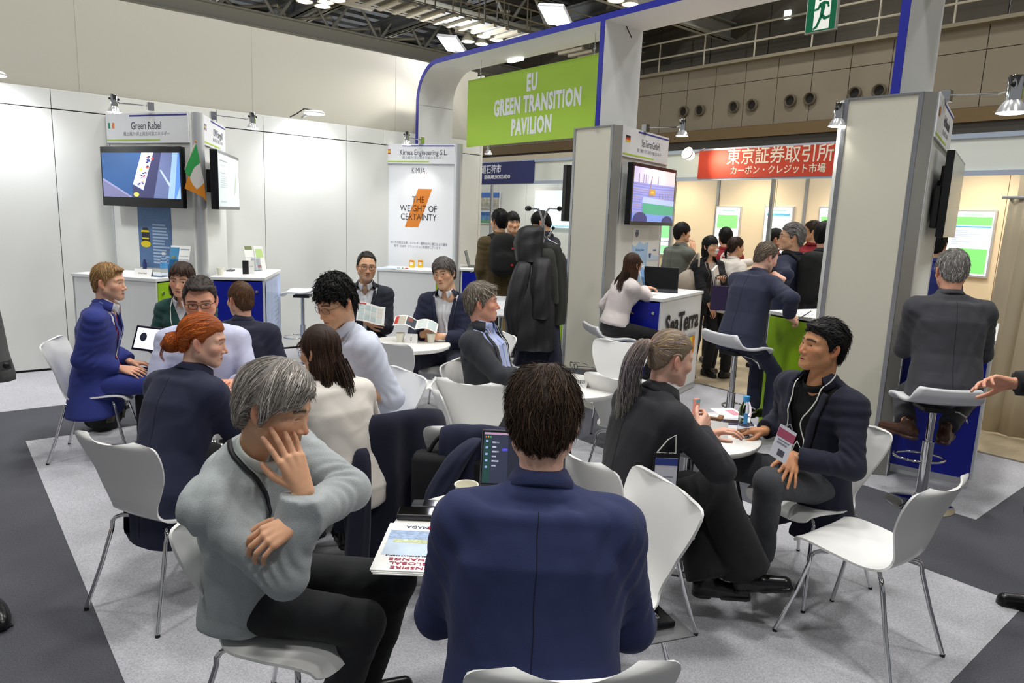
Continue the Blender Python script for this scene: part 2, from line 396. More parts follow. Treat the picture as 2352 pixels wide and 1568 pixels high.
for z in (.5, 1.05): MB().tube([(0, -22, z), (0, 22, z)], .035, 6).build('rail', M_rail, gr)
for i in range(23): MB().tube([(0, -22+i*2, 0), (0, -22+i*2, 1.05)], .03, 6).build('post', M_rail, gr)
M_vent = mat('vent throat', '1f1c18', .8); M_ventr = mat('vent rim', '6b6353', .5)
for k, (px, py) in enumerate(((1572, 257), (1609, 254), (1687, 246), (1729, 242), (1817, 232), (1862, 227), (1965, 215), (2021, 209))):
    p = onx(px, py, XW); v = emp('air_vent', p, 0, ['round air jet vent, %s from the left in the hall wall row' % n for n in ('first', 'second', 'third', 'fourth', 'fifth', 'sixth', 'seventh', 'eighth')][k], 'vent', 'round vents in the hall wall')
    Mr = Matrix.Rotation(-math.pi/2, 4, 'Y')
    MB().lathe([(.20, 0), (.205, .10), (.175, .13), (.15, .10), (.145, 0)], 20, Mr).build('rim', M_ventr, v, smooth=1)
    MB().lathe([(.001, .02), (.08, .025), (.15, .04)], 20, Mr).build('throat', M_vent, v, smooth=1)
# exit sign
p0 = onx(1850, 3, 19.); ez = emp('exit_sign', (19., p0[1], 0), 0, 'large green and white running man emergency exit sign', 'sign')
A = onx(1847, 82, 19.); B_ = onx(1918, 68, 19.); Ct = onx(1856, -6, 19.)
Me, Lw = boardM((19., A[1]), (19., B_[1]), (A[2]+B_[2])/2+.02); Hh = Ct[2]-A[2]; base = ez.matrix_basis.inverted()
me_ = base @ Me
MB().box(0, Lw, 0, Hh, -.12, 0, me_).build('housing', mat('sign housing', '9fa39c', .5), ez)
M_eg = emis('exit green', '0d5a3c', .25); M_ew = emis('exit white', 'd9ddd6', .35)
fc = MB().box(.03, Lw-.03, .03, Hh-.03, 0, .01, me_).build('face', M_eg, ez)
def poly(name, pts, m, par, Mx, z=.012, t=.003): return MB().prism(pts, z, z+t, Mx).build(name, m, par)
poly('pictogram', [(Lw*.27, .06), (Lw*.79, .06), (Lw*.79, Hh-.06), (Lw*.27, Hh-.06)], M_ew, ez, me_)
q = lambda pts: [(Lw*a, Hh*b) for a, b in pts]
b = MB()
b.prism([(Lw*.43+.05*Lw*math.cos(a*.52), Hh*.85+.05*Lw*math.sin(a*.52)) for a in range(12)], .016, .02, me_)
for pts in ([(.42, .74), (.58, .79), (.62, .66), (.58, .45), (.47, .42), (.48, .6)], [(.47, .42), (.58, .45), (.42, .12), (.29, .06), (.27, .11), (.37, .18)], [(.52, .48), (.6, .42), (.66, .38), (.79, .40), (.79, .33), (.62, .29), (.5, .38)],
            [(.42, .74), (.48, .66), (.4, .57), (.27, .56), (.27, .61), (.37, .63)], [(.58, .79), (.72, .74), (.75, .62), (.70, .60), (.67, .69), (.6, .70)]): b.prism(q(pts), .016, .02, me_)
b.build('pictogram', M_eg, ez)
for u in (.2, Lw-.2): MB().tube([tuple(me_ @ Vector((u, Hh, -.06))), tuple(me_ @ Vector((u, 11.0-A[2], -.06)))], .02, 6).build('hanger', M_halld, ez)
sg = onx(1807, 33, XW+1.1); T(MB().box(sg[0], sg[0]+.1, sg[1]-.12, sg[1]+.12, sg[2]-.14, sg[2]+.14, b=.02).build('lit_exit_lamp', emis('lit lamp', 'dfeee9', 1.2)), 'small lit white exit lamp high on the dark hall wall', 'lamp')
# roof
for x, y in ((-6, 20), (4, 20), (14, 20), (-2, 33), (10, 33), (18, 33), (4, 48)): l_ = bpy.data.lights.new('roof_fill', 'POINT'); l_.energy = 330; l_.shadow_soft_size = .2; o_ = bpy.data.objects.new('roof_fill', l_); COL.objects.link(o_); o_.location = (x, y, 6.6)  # unseen point lights added to brighten the roof steel
M_roof = mat('roof deck', '6a6a66', .8, var=.1); M_steelb = mat('roof steel', 'a3a298', .6); M_steeld = mat('roof steel dark', '7c8083', .6)
T(MB().box(-12, 30, -16, 62, 11.0, 11.2).build('ceiling', M_roof), kind='structure')
ce = bpy.data.objects['ceiling']
T(MB().box(-14, 30, 60, 60.3, 0, 11).build('wall_far', M_halld), kind='structure')
for i in range(44): MB().box(-12, 30, 14+i*1.05, 14.5+i*1.05, 10.85, 11.0).build('deck_rib', M_steeld, ce)
def beam(name, a, b_, w_, h, m):
    a = Vector(a); b_ = Vector(b_); d = (b_-a); L = d.length; M_ = Matrix.Translation(a) @ d.to_track_quat('X', 'Z').to_matrix().to_4x4()
    bb = MB(); bb.box(0, L, -w_/2, w_/2, -h/2, -h/2+.06, M_); bb.box(0, L, -w_/2, w_/2, h/2-.06, h/2, M_); bb.box(0, L, -.04, .04, -h/2, h/2, M_); return bb.build(name, m, ce)
for y in (16, 22, 28, 35, 43, 52): beam('beam', (-12, y, 8.7), (28, y, 8.7), .45, .6, M_steelb); beam('beam', (-12, y, 10.5), (28, y, 10.5), .4, .5, M_steeld)
for x in (-8, -4, 0, 4, 8, 12, 16, 20): beam('beam', (x, 12, 9.6), (x, 58, 9.6), .4, .55, M_steeld); beam('beam', (x+1.8, 12, 10.2), (x+1.8, 58, 10.2), .3, .35, M_steelb)
for k in range(17):
    for y in (16, 22, 28, 35, 43):
        x = -11+k*2.2; bb = MB(); bb.tube([(x, y, 8.9), (x+1.1, y, 10.4), (x+2.2, y, 8.9)], .07, 6); bb.build('strut', M_steelb, ce)
        bb = MB(); bb.tube([(x, y, 9.4), (x+2.2, y+3, 9.4)], .06, 6); bb.tube([(x+2.2, y, 9.4), (x, y+3, 9.4)], .06, 6); bb.build('strut', M_steelb if k % 2 else M_rail, ce)
for k, y in enumerate((19.5, 31.0)):
    c = emp('catwalk', (6, y, 7.9), 0, ['steel roof catwalk with railings, nearer of the two', 'steel roof catwalk with railings, farther of the two'][k], 'catwalk', 'roof catwalks')
    MB().box(-18, 16, -.5, .5, -.06, 0).build('deck', M_steeld, c)
    for i in range(68): MB().box(-18+i*.5, -17.86+i*.5, -.62, .62, -.16, -.06).build('bearer', M_rail, c)
    for s_ in (-.5, .5):
        for z in (.35, .7, 1.05): MB().tube([(-18, s_, z), (16, s_, z)], .022, 6).build('rail', M_rail, c)
        for i in range(34): MB().tube([(-18+i, s_, -.0), (-18+i, s_, 1.05)], .022, 6).build('post', M_rail, c)
M_lamp = emis('hall lamp glow', 'fff6e4', 14.)
for k, (px, py) in enumerate(((700, 4), (741, 15), (748, 6), (775, 1), (1075, 96), (1107, 102), (1111, 84), (1140, 92), (1415, 2), (1447, 11))):
    p = gp(px, py, 8.2); h = emp('hall_lamp', p, 0, 'glowing high bay lamp %s of the roof' % ('number %s counted rightwards among the lamps' % ('one', 'two', 'three', 'four', 'five', 'six', 'seven', 'eight', 'nine', 'ten')[k]), 'lamp', 'high bay lamps')
    MB().lathe([(.03, .34), (.10, .30), (.26, .04), (.28, 0), (.25, 0), (.08, .2)], 16).build('reflector', M_rail, h, smooth=1); MB().lathe([(.001, -.03), (.15, -.02), (.24, .02)], 16).build('lens', M_lamp, h, smooth=1)
    MB().tube([(0, 0, .3), (0, 0, 2.8)], .02, 6).build('rod', M_steeld, h)
for k, (px, py) in enumerate(((770, 8), (1115, 92))):
    p = gp(px, py, 8.6); t_ = MB().box(p[0]-1.4, p[0]+1.4, p[1]-.12, p[1]+.12, 8.65, 8.8).build('lamp_track', M_rail); T(t_, 'pale steel bar carrying hall lamps, %s' % ('left one of the pair' if k == 0 else 'right one of the pair'), 'bar')
# ================================================================ stand structure
ZB = 2.615
ANG = math.radians
def uv(M, px, py, off=0.):
    n = np.array(M.col[2][:3]); o = np.array(M.col[3][:3])+n*off; p = onplane(px, py, o, n); l = M.inverted() @ Vector(p); return l.x, l.y
def boothpanel(parent, name, A, B, z0, z1, m, t=.04):
    M, L = boardM(A, B, 0); return MB().box(0, L, z0, z1, -t, 0, M).build(name, m, parent)
# --- Green Rebel / IOWN wedge
GA, GB, GC, GD = [gp(x, y, ZB)[:2] for x, y in ((245, 262.2), (434.1, 256.6), (461.4, 260.9), (516.7, 294.1))]
ga = emp('booth_wall', (0, 0, 0), 0, 'white wedge shaped booth wall headed Green Rebel with rounded post', 'booth')
M1, L1 = boardM(GA, GB, 0); M2, L2 = boardM(GC, GD, 0)
boothpanel(ga, 'panel', GA, GB, 0, ZB, M_panel); boothpanel(ga, 'panel', GC, GD, 0, ZB, M_panel)
pc = (np.array(GB)+np.array(GC))/2; rP = np.linalg.norm(np.array(GC)-np.array(GB))/2
MB().lathe([(rP, 0), (rP, ZB), (.001, ZB)], 24, Matrix.Translation((pc[0]+.02, pc[1]+.02, 0))).build('post', M_aluw, ga, smooth=1)
MB().box(0, .02, 0, ZB, 0, .006, M1).build('post', M_aluw, ga); MB().box(L2-.02, L2, 0, ZB, 0, .006, M2).build('post', M_aluw, ga)
def header(parent, M, L, title, size, sub, flag, h=.24, sx=.8, u_t=.56, ssize=.033, top=ZB, f0=(.055, .115), sx2=1., tsp=1.):
    hp_ = MB().box(.0, L-.004, top-h, top, .002, .014, M).build('header', M_print, parent)
    MB().box(.0, L, top-h-.006, top-h, .002, .016, M).build('rail', M_alu, parent)
    b = MB(); b.box(L*.3, L*.985, top-.033, top-.018, .0145, .0155, M); b.build('stripe', M_purple, hp_)
    b = MB(); b.box(L*.005, L*.66, top-h+.018, top-h+.033, .0145, .0155, M); b.build('stripe', M_limetx, hp_)
    lettering(title, size, M_grey, M, hp_, L*u_t, top-h*.44, sx=sx, dz=.0148, bold=.0006, sp=tsp)
    lettering(sub, ssize, M_lgrey, M, hp_, L*u_t, top-h*.71, sx=sx2, dz=.0148)
    fu, fw = f0; fv = top-h*.40-.03; fh = fw*.62
    for i, (r_, c) in enumerate(flag):
        u0, u1, v0, v1 = r_; MB().box(fu+fw*u0, fu+fw*u1, fv+fh*v0, fv+fh*v1, .0145, .0152+.0002*i, M).build('flag_print', mat('flag '+c, c, .7), hp_)
    return hp_
JP = '陸上風力·洋上再生可能エネルギー'
IE = [((0, .33, 0, 1), '3f9167'), ((.33, .67, 0, 1), 'f0f0f0'), ((.67, 1, 0, 1), 'ea8f5a')]
SE = [((0, 1, 0, 1), '4a55a8'), ((.28, .45, 0, 1), 'e8cf6a'), ((0, 1, .4, .6), 'e8cf6a')]
ES = [((0, 1, 0, 1), 'c2423c'), ((0, 1, .25, .75), 'edc84a'), ((.2, .38, .36, .64), 'a8564a')]
DE = [((0, 1, .66, 1), '231f20'), ((0, 1, .33, .66), 'd5402f'), ((0, 1, 0, .33), 'f0c531')]
BE = [((0, .33, 0, 1), '2a2420'), ((.33, .67, 0, 1), 'c9a83c'), ((.67, 1, 0, 1), 'c0432f')]
header(ga, M1, L1, 'Green Rebel', .105, JP, IE, .285, .78, .50, .042, f0=(.03, .09))
header(ga, M2, L2, 'IOWN Energy AB', .105, '風力·洋上再生可能エネルギー', SE, .285, .62, .6, .042, f0=(.06, .10))
# --- Kimua panel
KA, KB, KC = [gp(x, y, 2.63)[:2] for x, y in ((876, 330.6), (1047, 330.6), (1063, 331))]
ka = emp('booth_wall', (0, 0, 0), 0, 'white booth wall panel headed Kimua Engineering with orange slash', 'booth')
M3, L3 = boardM(KA, KB, 0)
MB().box(0, L3, 0, 2.63, -.04, 0, M3).build('panel', M_print, ka)
kp = np.array(KB)*.5+np.array(KC)*.5; MB().lathe([(.052, 0), (.052, 2.63), (.001, 2.63)], 20, Matrix.Translation((kp[0], kp[1]+.01, 0))).build('post', M_aluw, ka, smooth=1)
MB().box(-.05, .0, 0, 2.63, -.04, .004, M3).build('post', M_aluw, ka)
k2 = np.array(KC)+np.array([math.cos(ANG(60)), math.sin(ANG(60))])*.55
M3b, L3b = boardM(KC, k2, 0); MB().box(0, L3b, 0, 2.63, -.04, 0, M3b).build('panel', M_panel, ka)
header(ka, M3, L3, 'Kimua Engineering S.L.', .098, JP, ES, .25, .78, .58, .040, top=2.63, f0=(.05, .10))
hk = [c for c in ka.children if c.name.startswith('panel')][0]
u0, v0 = uv(M3, 1030, 432); 
par = [uv(M3, x, y) for x, y in ((960.5, 433.3), (992.6, 434.2), (960.5, 521.8), (930, 520.8))]; poly('slash', par, mat('orange print', 'd5802f', .7), hk, M3, .001, .001)
for t_, (x, y), sz, sx in (('KIMUA', (961, 392.5), .105, .62),): u_, v_ = uv(M3, x, y); lettering(t_, sz, M_ink, M3, hk, u_, v_, sx=sx, bold=-.001)
u_, v_ = uv(M3, 979.5, 397.5); MB().box(u_-.006, u_+.006, v_-.006, v_+.006, .0015, .0025, M3).build('dot', M_red, hk)
for t_, (x, y) in (('THE', (960.8, 459)), ('WEIGHT OF', (961, 479.5)), ('CERTAINTY', (961, 499))): u_, v_ = uv(M3, x, y); lettering(t_, .118, M_ink, M3, hk, u_, v_, sx=.86, dz=.003, bold=-.001)
for t_, (x, y) in (('2011年の創立以来、エネルギー業界向けに施工および運用', (961, 559)), ('保守（O&M）ソリューションを提供しています', (958, 567))): u_, v_ = uv(M3, x, y); lettering(t_, .040, M_lgrey, M3, hk, u_, v_, sx=.82)
# --- SeaTerra pillar and right pillar: blunt wedges of the same plan
def wedge(label, face_l, face_r, head_l, head_r, z, title, flag, subs):
    e = emp('booth_pillar', (0, 0, 0), 0, label, 'pillar')
    a, b_, c, d = [gp(p[0], p[1], z)[:2] for p in (face_l, face_r, head_l, head_r)]
    m0, l0 = boardM(a, b_, 0); MB().box(.012, l0-.012, .03, z-.004, -.03, 0, m0).build('panel', M_cream, e)
    for u in (0, l0-.03): MB().box(u, u+.03, .0, z, -.034, .008, m0).build('post', M_alu, e)
    MB().box(0, l0, z-.012, z, -.03, .009, m0).build('rail', M_alu, e)
    mp, lp = boardM(b_, c, 0); MB().box(0, lp, .0, z, -.05, 0, mp).build('post', mat('grey post', '9c9b94', .5, .3), e)
    m1, l1 = boardM(c, d, 0); MB().box(0, l1, .0, z, -.03, 0, m1).build('panel', M_panel, e)
    for u in (0, l1-.025): MB().box(u, u+.025, 0, z, -.03, .006, m1).build('post', M_aluw, e)
    # hidden far side closes the wedge
    m2, l2 = boardM(d, (a[0]+.05, a[1]+.03), 0); MB().box(0, l2, 0, z, 0, .03, m2).build('panel', M_panel, e)
    header(e, m1, l1, title, .105, subs, flag, .285, .62, .58, .04, top=z, f0=(.05, .10))
    return e, m0, l0, m1, l1, a, b_, c, d
ZP = 2.655
sp, MS0, LS0, MS1, LS1, sa, sb, sc_, sd = wedge('cream and white wedge pillar headed SeaTerra carrying a screen', (1319.6, 295.1), (1410.7, 286.1), (1431, 288), (1534.5, 317.3), ZP, 'SeaTerra GmbH', DE, '陸上風力·洋上再生可能エネルギー')
rp, MR0, LR0, MR1, LR1, ra_, rb_, rc_, rd_ = wedge('tall cream wedge pillar at the right with a screen seen edge on', (1941.4, 226.6), (2124, 210), (2156, 210), (2187, 268), ZP, 'deltaWindtechnik', BE, '陸上風力·洋上エネルギー')
# --- the white arch with blue edges and its hanging sign
XA = 5.17; AD = .55; ar = emp('archway', (XA, 5, 0), 0, 'white stand archway with ultramarine front edges and curved corner', 'archway')
def arcpts(r, y0, z1, n=14): return [(y0-r+r*math.cos(a), z1-r+r*math.sin(a)) for a in [math.pi/2*i/n for i in range(n+1)]]
YL, ZT, TH, RC = 8.372, 3.69, .058, .50
out = [(YL, 0)]+arcpts(RC, YL, ZT)+[(-3., ZT)]; inn = [(YL-TH, 0)]+arcpts(RC-TH, YL-TH, ZT-TH)+[(-3., ZT-TH)]
n = len(out); V_ = [(0, y-5, z) for y, z in out]+[(0, y-5, z) for y, z in inn]+[(AD, y-5, z) for y, z in out]+[(AD, y-5, z) for y, z in inn]
F_ = []
for i in range(n-1): F_ += [(i, i+1, 2*n+i+1, 2*n+i), (n+i, 3*n+i, 3*n+i+1, n+i+1), (2*n+i, 2*n+i+1, 3*n+i+1, 3*n+i)]
o = MB().add(V_, F_).build('arch_shell', M_white, ar, smooth=.6)
Fb = [(i, n+i, n+i+1, i+1) for i in range(n-1)]; bb = MB(); Vb = [(-.004, y-5, z) for y, z in out]+[(-.004, y-5, z) for y, z in inn]; Vb2 = [(.002, y, z) for _, y, z in Vb]
bb.add(Vb+Vb2, Fb+[(i, i+1, 2*n+i+1, 2*n+i) for i in range(n-1)]+[(n+i, 3*n+i, 3*n+i+1, n+i+1) for i in range(n-1)]); bb.build('blue_edge', M_ublue, ar)
bb = MB(); bb.box(.0, AD, YL-TH-.001-5, YL-TH+.001-5, 3.165, 3.171); bb.build('joint', M_lgrey, ar)
for y0 in (4.975, 2.18):
    MB().box(.0, AD, y0-5, y0+TH-5, ZP, ZT-TH).build('leg', M_white, ar); MB().box(-.005, .001, y0-5-.001, y0+TH-5+.001, ZP, ZT-TH).build('blue_edge', M_ublue, ar)
XS = 5.42
sTL, sTR, sBL = onx(1075.2, 185.4, XS), onx(1376.9, 122.4, XS), onx(1073.2, 337.8, XS)
sg_ = emp('hanging_sign', (XS, (sTL[1]+sTR[1])/2, sTL[2]), 0, 'lime green hanging sign reading EU GREEN TRANSITION PAVILION', 'sign')
MG, LG = boardM(sTL, (XS, sTR[1]), 0); z1 = (sTL[2]+sTR[2])/2; z0 = sBL[2]; inv = sg_.matrix_basis.inverted(); MGi = inv @ MG
MB().box(0, LG, z0, z1, -.02, 0, MGi).build('board', mat('lime sign board', 'a9d046', .55), sg_)
for t_, (x, y), s_ in (('EU', (1222, 190), .25), ('GREEN TRANSITION', (1228, 238), .25), ('PAVILION', (1219, 290), .25)):
    u_, v_ = uv(MG, x, y); lettering(t_, s_, M_signtext, MG, sg_, u_, v_, sx=.60, bold=.011, sp=1.1)
for u in (.25, LG-.08): MB().tube([(u, z1, -.01), (u, ZT-TH, -.01)], .004, 6, MGi).build('wire', M_steel, sg_); MB().ball((u, z1+.06, -.01), .015, 8, MGi).build('hook', M_steel, sg_)
# small lamp strip under the beam
p = onx(1184, 142, XA+AD*.9); T(MB().box(p[0]-.03, p[0]+.03, p[1]-.12, p[1]+.12, ZT-TH-.03, ZT-TH).build('strip_lamp', emis('strip lamp', 'ffffff', 3.)), 'short lit strip lamp under the arch beam above the green sign', 'lamp')
p = onx(1438, 75, XA+.3); T(MB().tube([(p[0], p[1], p[2]+.06), (p[0]+.01, p[1]-.03, p[2]), (p[0]+.03, p[1]-.05, p[2]-.05)], .005, 6).build('cable', M_black), 'short black cable end dangling at the top of the middle arch leg', 'cable')
# --- flood lamps standing on the arch
M_flood = emis('flood glow', 'f4f2ff', 30.)
for k, (px, py) in enumerate(((1037, 101), (1275, 35))):
    p = onx(px, py, XA+.30); f_ = emp('flood_lamp', p, 0, ['square flood lamp glaring on the arch above the green sign, left of two', 'square flood lamp glaring on the arch above the green sign, right of two'][k], 'lamp', 'arch flood lamps')
    Mx = Matrix.Rotation(ANG(28), 4, 'Y') @ Matrix.Rotation(ANG(20), 4, 'Z')
    MB().box(-.15, .15, -.16, .16, -.01, .03, Mx, b=.008).build('housing', M_aluw, f_); MB().box(-.13, .13, -.14, .14, -.016, -.011, Mx).build('lens', M_flood, f_)
    MB().box(.05, .12, -.05, .05, -.09, -.01, b=.01).build('driver', M_alu, f_); MB().tube([(.08, 0, -.09), (.08, 0, ZT-p[2])], .012, 6).build('bracket', M_alu, f_)
    spot('flood_light', (p[0]-.05, p[1], p[2]-.05), (p[0]-2.2, p[1]-.4, 0), 60, 110)
# --- arm spot lamps
M_bulb = emis('bulb glow', 'fffaf0', 9.); M_glassw = mat('reflector glass', 'd9dbdd', .2, .5)
def armlamp(base, tip, label, power=12, tgt=None):
    """bracket on a header, thin arm, cylinder lamp head"""
    base = np.asarray(base, float); tip = np.asarray(tip, float); e = emp('arm_spotlight', base, 0, label, 'lamp', 'arm spotlights on the booth headers'); d = tip-base
    MB().box(-.03, .03, -.03, .03, -.05, .03, b=.004).build('bracket', M_chrome, e)
    MB().tube([(0, 0, .0), tuple(d*.85), tuple(d+np.array([0, 0, .02]))], .006, 8).build('arm', M_chrome, e)
    MB().lathe([(.001, .075), (.03, .075), (.032, .07), (.032, -.03), (.001, -.03)], 16, Matrix.Translation(Vector(d))).build('lamp_head', M_chrome, e, smooth=.6)
    s = MB(); s.lathe([(.03, -.03), (.05, -.055), (.062, -.085)], 18, Matrix.Translation(Vector(d))); s.build('reflector', M_glassw, e, smooth=1)
    MB().lathe([(.001, -.088), (.05, -.088), (.058, -.083)], 18, Matrix.Translation(Vector(d))).build('bulb', M_bulb, e, smooth=1)
    for sx in (-.036, .036): MB().ball(tuple(d+np.array([sx, 0, .035])), .012, 8).build('knob', M_black, e)
    q = tip-np.array([0, 0, .10]); t_ = np.array(tgt) if tgt is not None else q-np.array([d[0]*.9, d[1]*.9, 1.2])
    spot('arm_spot', q, t_, power, 95, r=.05)
n1 = np.array(M1.col[2][:3]); n2 = np.array(M2.col[2][:3]); n3 = np.array(M3.col[2][:3]); ns = np.array(MS1.col[2][:3]); nr_ = np.array(MR1.col[2][:3])
def lampat(M, n_, bpx, tpx, reach, label, power=12):
    o_ = np.array(M.col[3][:3]); b_ = onplane(*bpx, o_+n_*.02, n_); t_ = onplane(*tpx, o_+n_*reach, n_); armlamp(b_, t_, label, power)
lampat(M1, n1, (345, 243), (262, 236), .42, 'chrome arm spotlight over the Green Rebel header')
lampat(M2, n2, (489, 264), (580, 276), .45, 'chrome arm spotlight over the Swedish IOWN header')
lampat(M3, n3, (968, 321), (934, 316), .4, 'chrome arm spotlight over the Kimua header')
lampat(MS1, ns, (1483, 293), (1568, 292), .42, 'chrome arm spotlight over the SeaTerra header')
lampat(MR1, nr_, (2175, 218), (2330, 214), .45, 'chrome arm spotlight reaching right from the tall right pillar')
p = onx(1122, 340, 6.6); armlamp(np.array([6.32, WY+.02, p[2]+.06]), p, 'arm spotlight hanging below the corner of the green sign', 14)
p = gp(1926, 262, 2.55); armlamp(np.array([p[0]+.12, p[1]-.1, 2.6]), p, 'arm spotlight half hidden behind the left edge of the right pillar', 8)
# --- round LED wall flood lamps on the white wall
for k, (px, py) in enumerate(((722, 262), (-22, 172))):
    p = ony(px, py, WY-.28); f_ = emp('wall_flood_lamp', p, 0, ['round white LED flood lamp lighting the white wall beside the Swedish booth', 'round white LED flood lamp lighting the white wall at the far left edge'][k], 'lamp', 'round wall flood lamps')
    MB().lathe([(.001, .05), (.10, .035), (.125, .012), (.12, 0)], 24).build('housing', M_white, f_, smooth=1); MB().lathe([(.001, -.004), (.11, 0), (.12, 0)], 24).build('lens', emis('led disc', 'f2f6ff', 25.), f_, smooth=1)
    MB().tube([(0, .08, .02), (-.02, .2, .0), (-.03, .28, -.02)], .014, 8).build('bracket', M_alu, f_); MB().tube([(0, .05, .05), (-.08, .1, .06), (-.14, .2, .0), (-.18, .28, -.03)], .007, 6).build('cable', M_black, f_)
    spot('wall_flood', p-np.array([0, .03, .05]), (p[0], WY+.1, 1.55), 42, 135, (.93, .96, 1.), .08, .9)
# ================================================================ screens
def screenbox(label, M, px4, off, tilt=0., thick=.05, name='television'):
    """flat screen whose front corners (tl, tr, br, bl) are given; returns root, frame matrix at its lower left, width, height"""
    c = [uv(M, x, y, off) for x, y in px4]; u0 = (c[0][0]+c[3][0])/2; u1 = (c[1][0]+c[2][0])/2; v0 = (c[2][1]+c[3][1])/2; v1 = (c[0][1]+c[1][1])/2; w_, h = u1-u0, v1-v0
    Mt = M @ Matrix.Translation((u0, v0, off)); r = emp(name, tuple(Mt.translation), 0, label, 'television'); Mi = r.matrix_basis.inverted() @ Mt
    MB().box(0, w_, 0, h, -thick, 0, Mi, b=.004).build('bezel', M_bezel, r)
    MB().box(w_*.18, w_*.82, h*.15, h*.85, -thick-.035, -thick, Mi, b=.008).build('back_housing', M_black, r)
    MB().box(w_*.4, w_*.6, h*.3, h*.7, -off+.0, -thick-.035, Mi).build('wall_mount', M_black, r)
    return r, Mi, w_, h
def picture(r, Mi, w_, h, b0, b1, bands, name='picture', e=.7, bt=None):
    """screen contents: list of (polygon in 0..1, colour)"""
    bt = b1 if bt is None else bt
    W_, H_ = w_-2*b0, h-b1-bt
    for i, (pts, c) in enumerate(bands):
        MB().prism([(b0+min(max(x, 0), 1)*W_, b1+min(max(y, 0), 1)*H_) for x, y in pts], .0004+.0003*i, .0006+.0003*i, Mi).build(name if i == 0 else 'picture_patch', emis('screen '+c, c, e), r)
SQ = [(0, 0), (1, 0), (1, 1), (0, 1)]
def circ(cx, cy, rx, ry, n=14): return [(cx+rx*math.cos(2*math.pi*i/n), cy+ry*math.sin(2*math.pi*i/n)) for i in range(n)]
r, Mi, w_, h = screenbox('wall screen showing a ship moored at a quay from above, on the Green Rebel booth', M1, ((226.5, 336.5), (412, 335.5), (423.5, 477.5), (239.5, 473)), .16)
fx = [(SQ, '2f5488'), ([(.0, 0), (.37, 0), (.0, .42)], '6f6f93'), ([(.0, .38), (.0, .43), (.38, .02), (.36, 0)], '8d8db0'), ([(.53, 1), (.68, 1), (.53, .17), (.40, .30)], 'cfd3ec'), ([(.68, 1), (.78, 1), (.66, 0), (.38, 0), (.40, .28), (.53, .15)], '3c3d63'),
      ([(.78, 1), (1, 1), (1, 0), (.66, 0)], '68749f'), ([(.92, 1), (1, 1), (1, 0), (.84, 0)], '9fc0ee'), ([(.98, 1), (1, 1), (1, .3), (.94, .0), (.92, 0)], '5f8fd8'), ([(.75, .62), (.77, .63), (.89, .28), (.86, .27)], 'b9c6e4'), (circ(.44, .07, .035, .05), 'dfe066'), (circ(.515, .63, .017, .03), 'd8cf3a'), (circ(.60, .68, .022, .026), 'b5424a'), ([(.60, .80), (.645, .80), (.63, .86), (.59, .86)], '3b4684'), ([(.655, .84), (.685, .85), (.68, .9), (.65, .89)], 'c2484d')]
rr = random.Random(5)
for i in range(26):
    t = rr.random(); x = .42+.18*t+rr.uniform(.02, .09); y = .26+.68*t+rr.uniform(-.03, .03); s_ = rr.uniform(.006, .014); fx.append(([(x-s_, y-s_), (x+s_, y-s_), (x+s_, y+s_), (x-s_, y+s_)], rr.choice(['2c3059', '54598a', 'b44a52', 'c9b43c', '20254a'])))
picture(r, Mi, w_, h, .02, .09, fx, bt=.06)
r, Mi, w_, h = screenbox('screen with a pale slide of text turned to the right on the Swedish booth', M2, ((504.8, 344.3), (553.3, 366), (545.7, 485), (497, 477)), .20, thick=.07)
fx = [(SQ, 'c3cfd0')]+[([(.08, .86), (.42, .86), (.42, .89), (.08, .89)], '6d7d84'), ([(.10, .78), (.6, .78), (.6, .795), (.10, .795)], '9aa9ac'), ([(.08, .63), (.3, .63), (.3, .65), (.08, .65)], '8d9ca0')]+[([(.08, .57-.04*i), (.40, .57-.04*i), (.40, .582-.04*i), (.08, .582-.04*i)], '98a6aa') for i in range(6)]+[([(.82, .72), (.86, .74), (.78, .3), (.72, .22), (.74, .4)], 'a3b09c'), ([(.06, .08), (.32, .08), (.32, .11), (.06, .11)], '9fb0b2')]
picture(r, Mi, w_, h, .02, .03, fx, e=.42)
r, Mi, w_, h = screenbox('screen showing a rippled sea with drilling rig on the SeaTerra pillar', MS1, ((1459.5, 371.8), (1556, 391.5), (1543, 519.5), (1442, 515)), .14, thick=.06)
fx = [(SQ, '8f93d8'), ([(0, .72), (1, .72), (1, 1), (0, 1)], 'cfc7e6'), ([(.3, .8), (1, .75), (1, 1), (.4, 1)], 'ead9dc')]
for i in range(14): y = .70-.047*i; fx.append(([(0, y), (.5, y-.012), (1, y+.008), (1, y-.006), (.5, y-.026), (0, y-.014)], ['8a7aa0', '7478b8', 'a08a96'][i % 3]))
fx += [([(.22, .13), (1, .13), (1, .34), (.22, .36)], '3f9a7c'), ([(.2, .35), (1, .33), (1, .43), (.22, .46)], 'a8b6e6'), ([(0, 0), (1, 0), (1, .14), (.2, .14), (0, .16)], '6f8ad0'), (circ(.18, .02, .17, .16), '2e3170'), (circ(.85, .0, .15, .13), '262a66'), ([(.34, .48), (.37, .48), (.42, .86), (.40, .87)], '8a7a86'), ([(.36, .5), (.5, .5), (.5, .62), (.36, .62)], 'b08a4c'), ([(.4, .54), (.46, .54), (.46, .58), (.4, .58)], 'e2b22e')]
for x in (.10, .2, .25, .3, .55): fx.append(([(x, .72), (x+.012, .72), (x+.012, .88), (x, .88)], '6d6480'))
for x in (.6, .68, .76, .82): fx.append(([(x, .46), (x+.012, .46), (x+.012, .54), (x, .54)], '7d6c74'))
picture(r, Mi, w_, h, .03, .035, fx, e=.62)
r, Mi, w_, h = screenbox('slim dark screen seen edge on at the right pillar', MR1, ((2189, 337), (2215, 370), (2196, 545), (2172, 545)), .12, thick=.05)
picture(r, Mi, w_, h, .012, .02, [(SQ, '8b8f84')], e=.25)
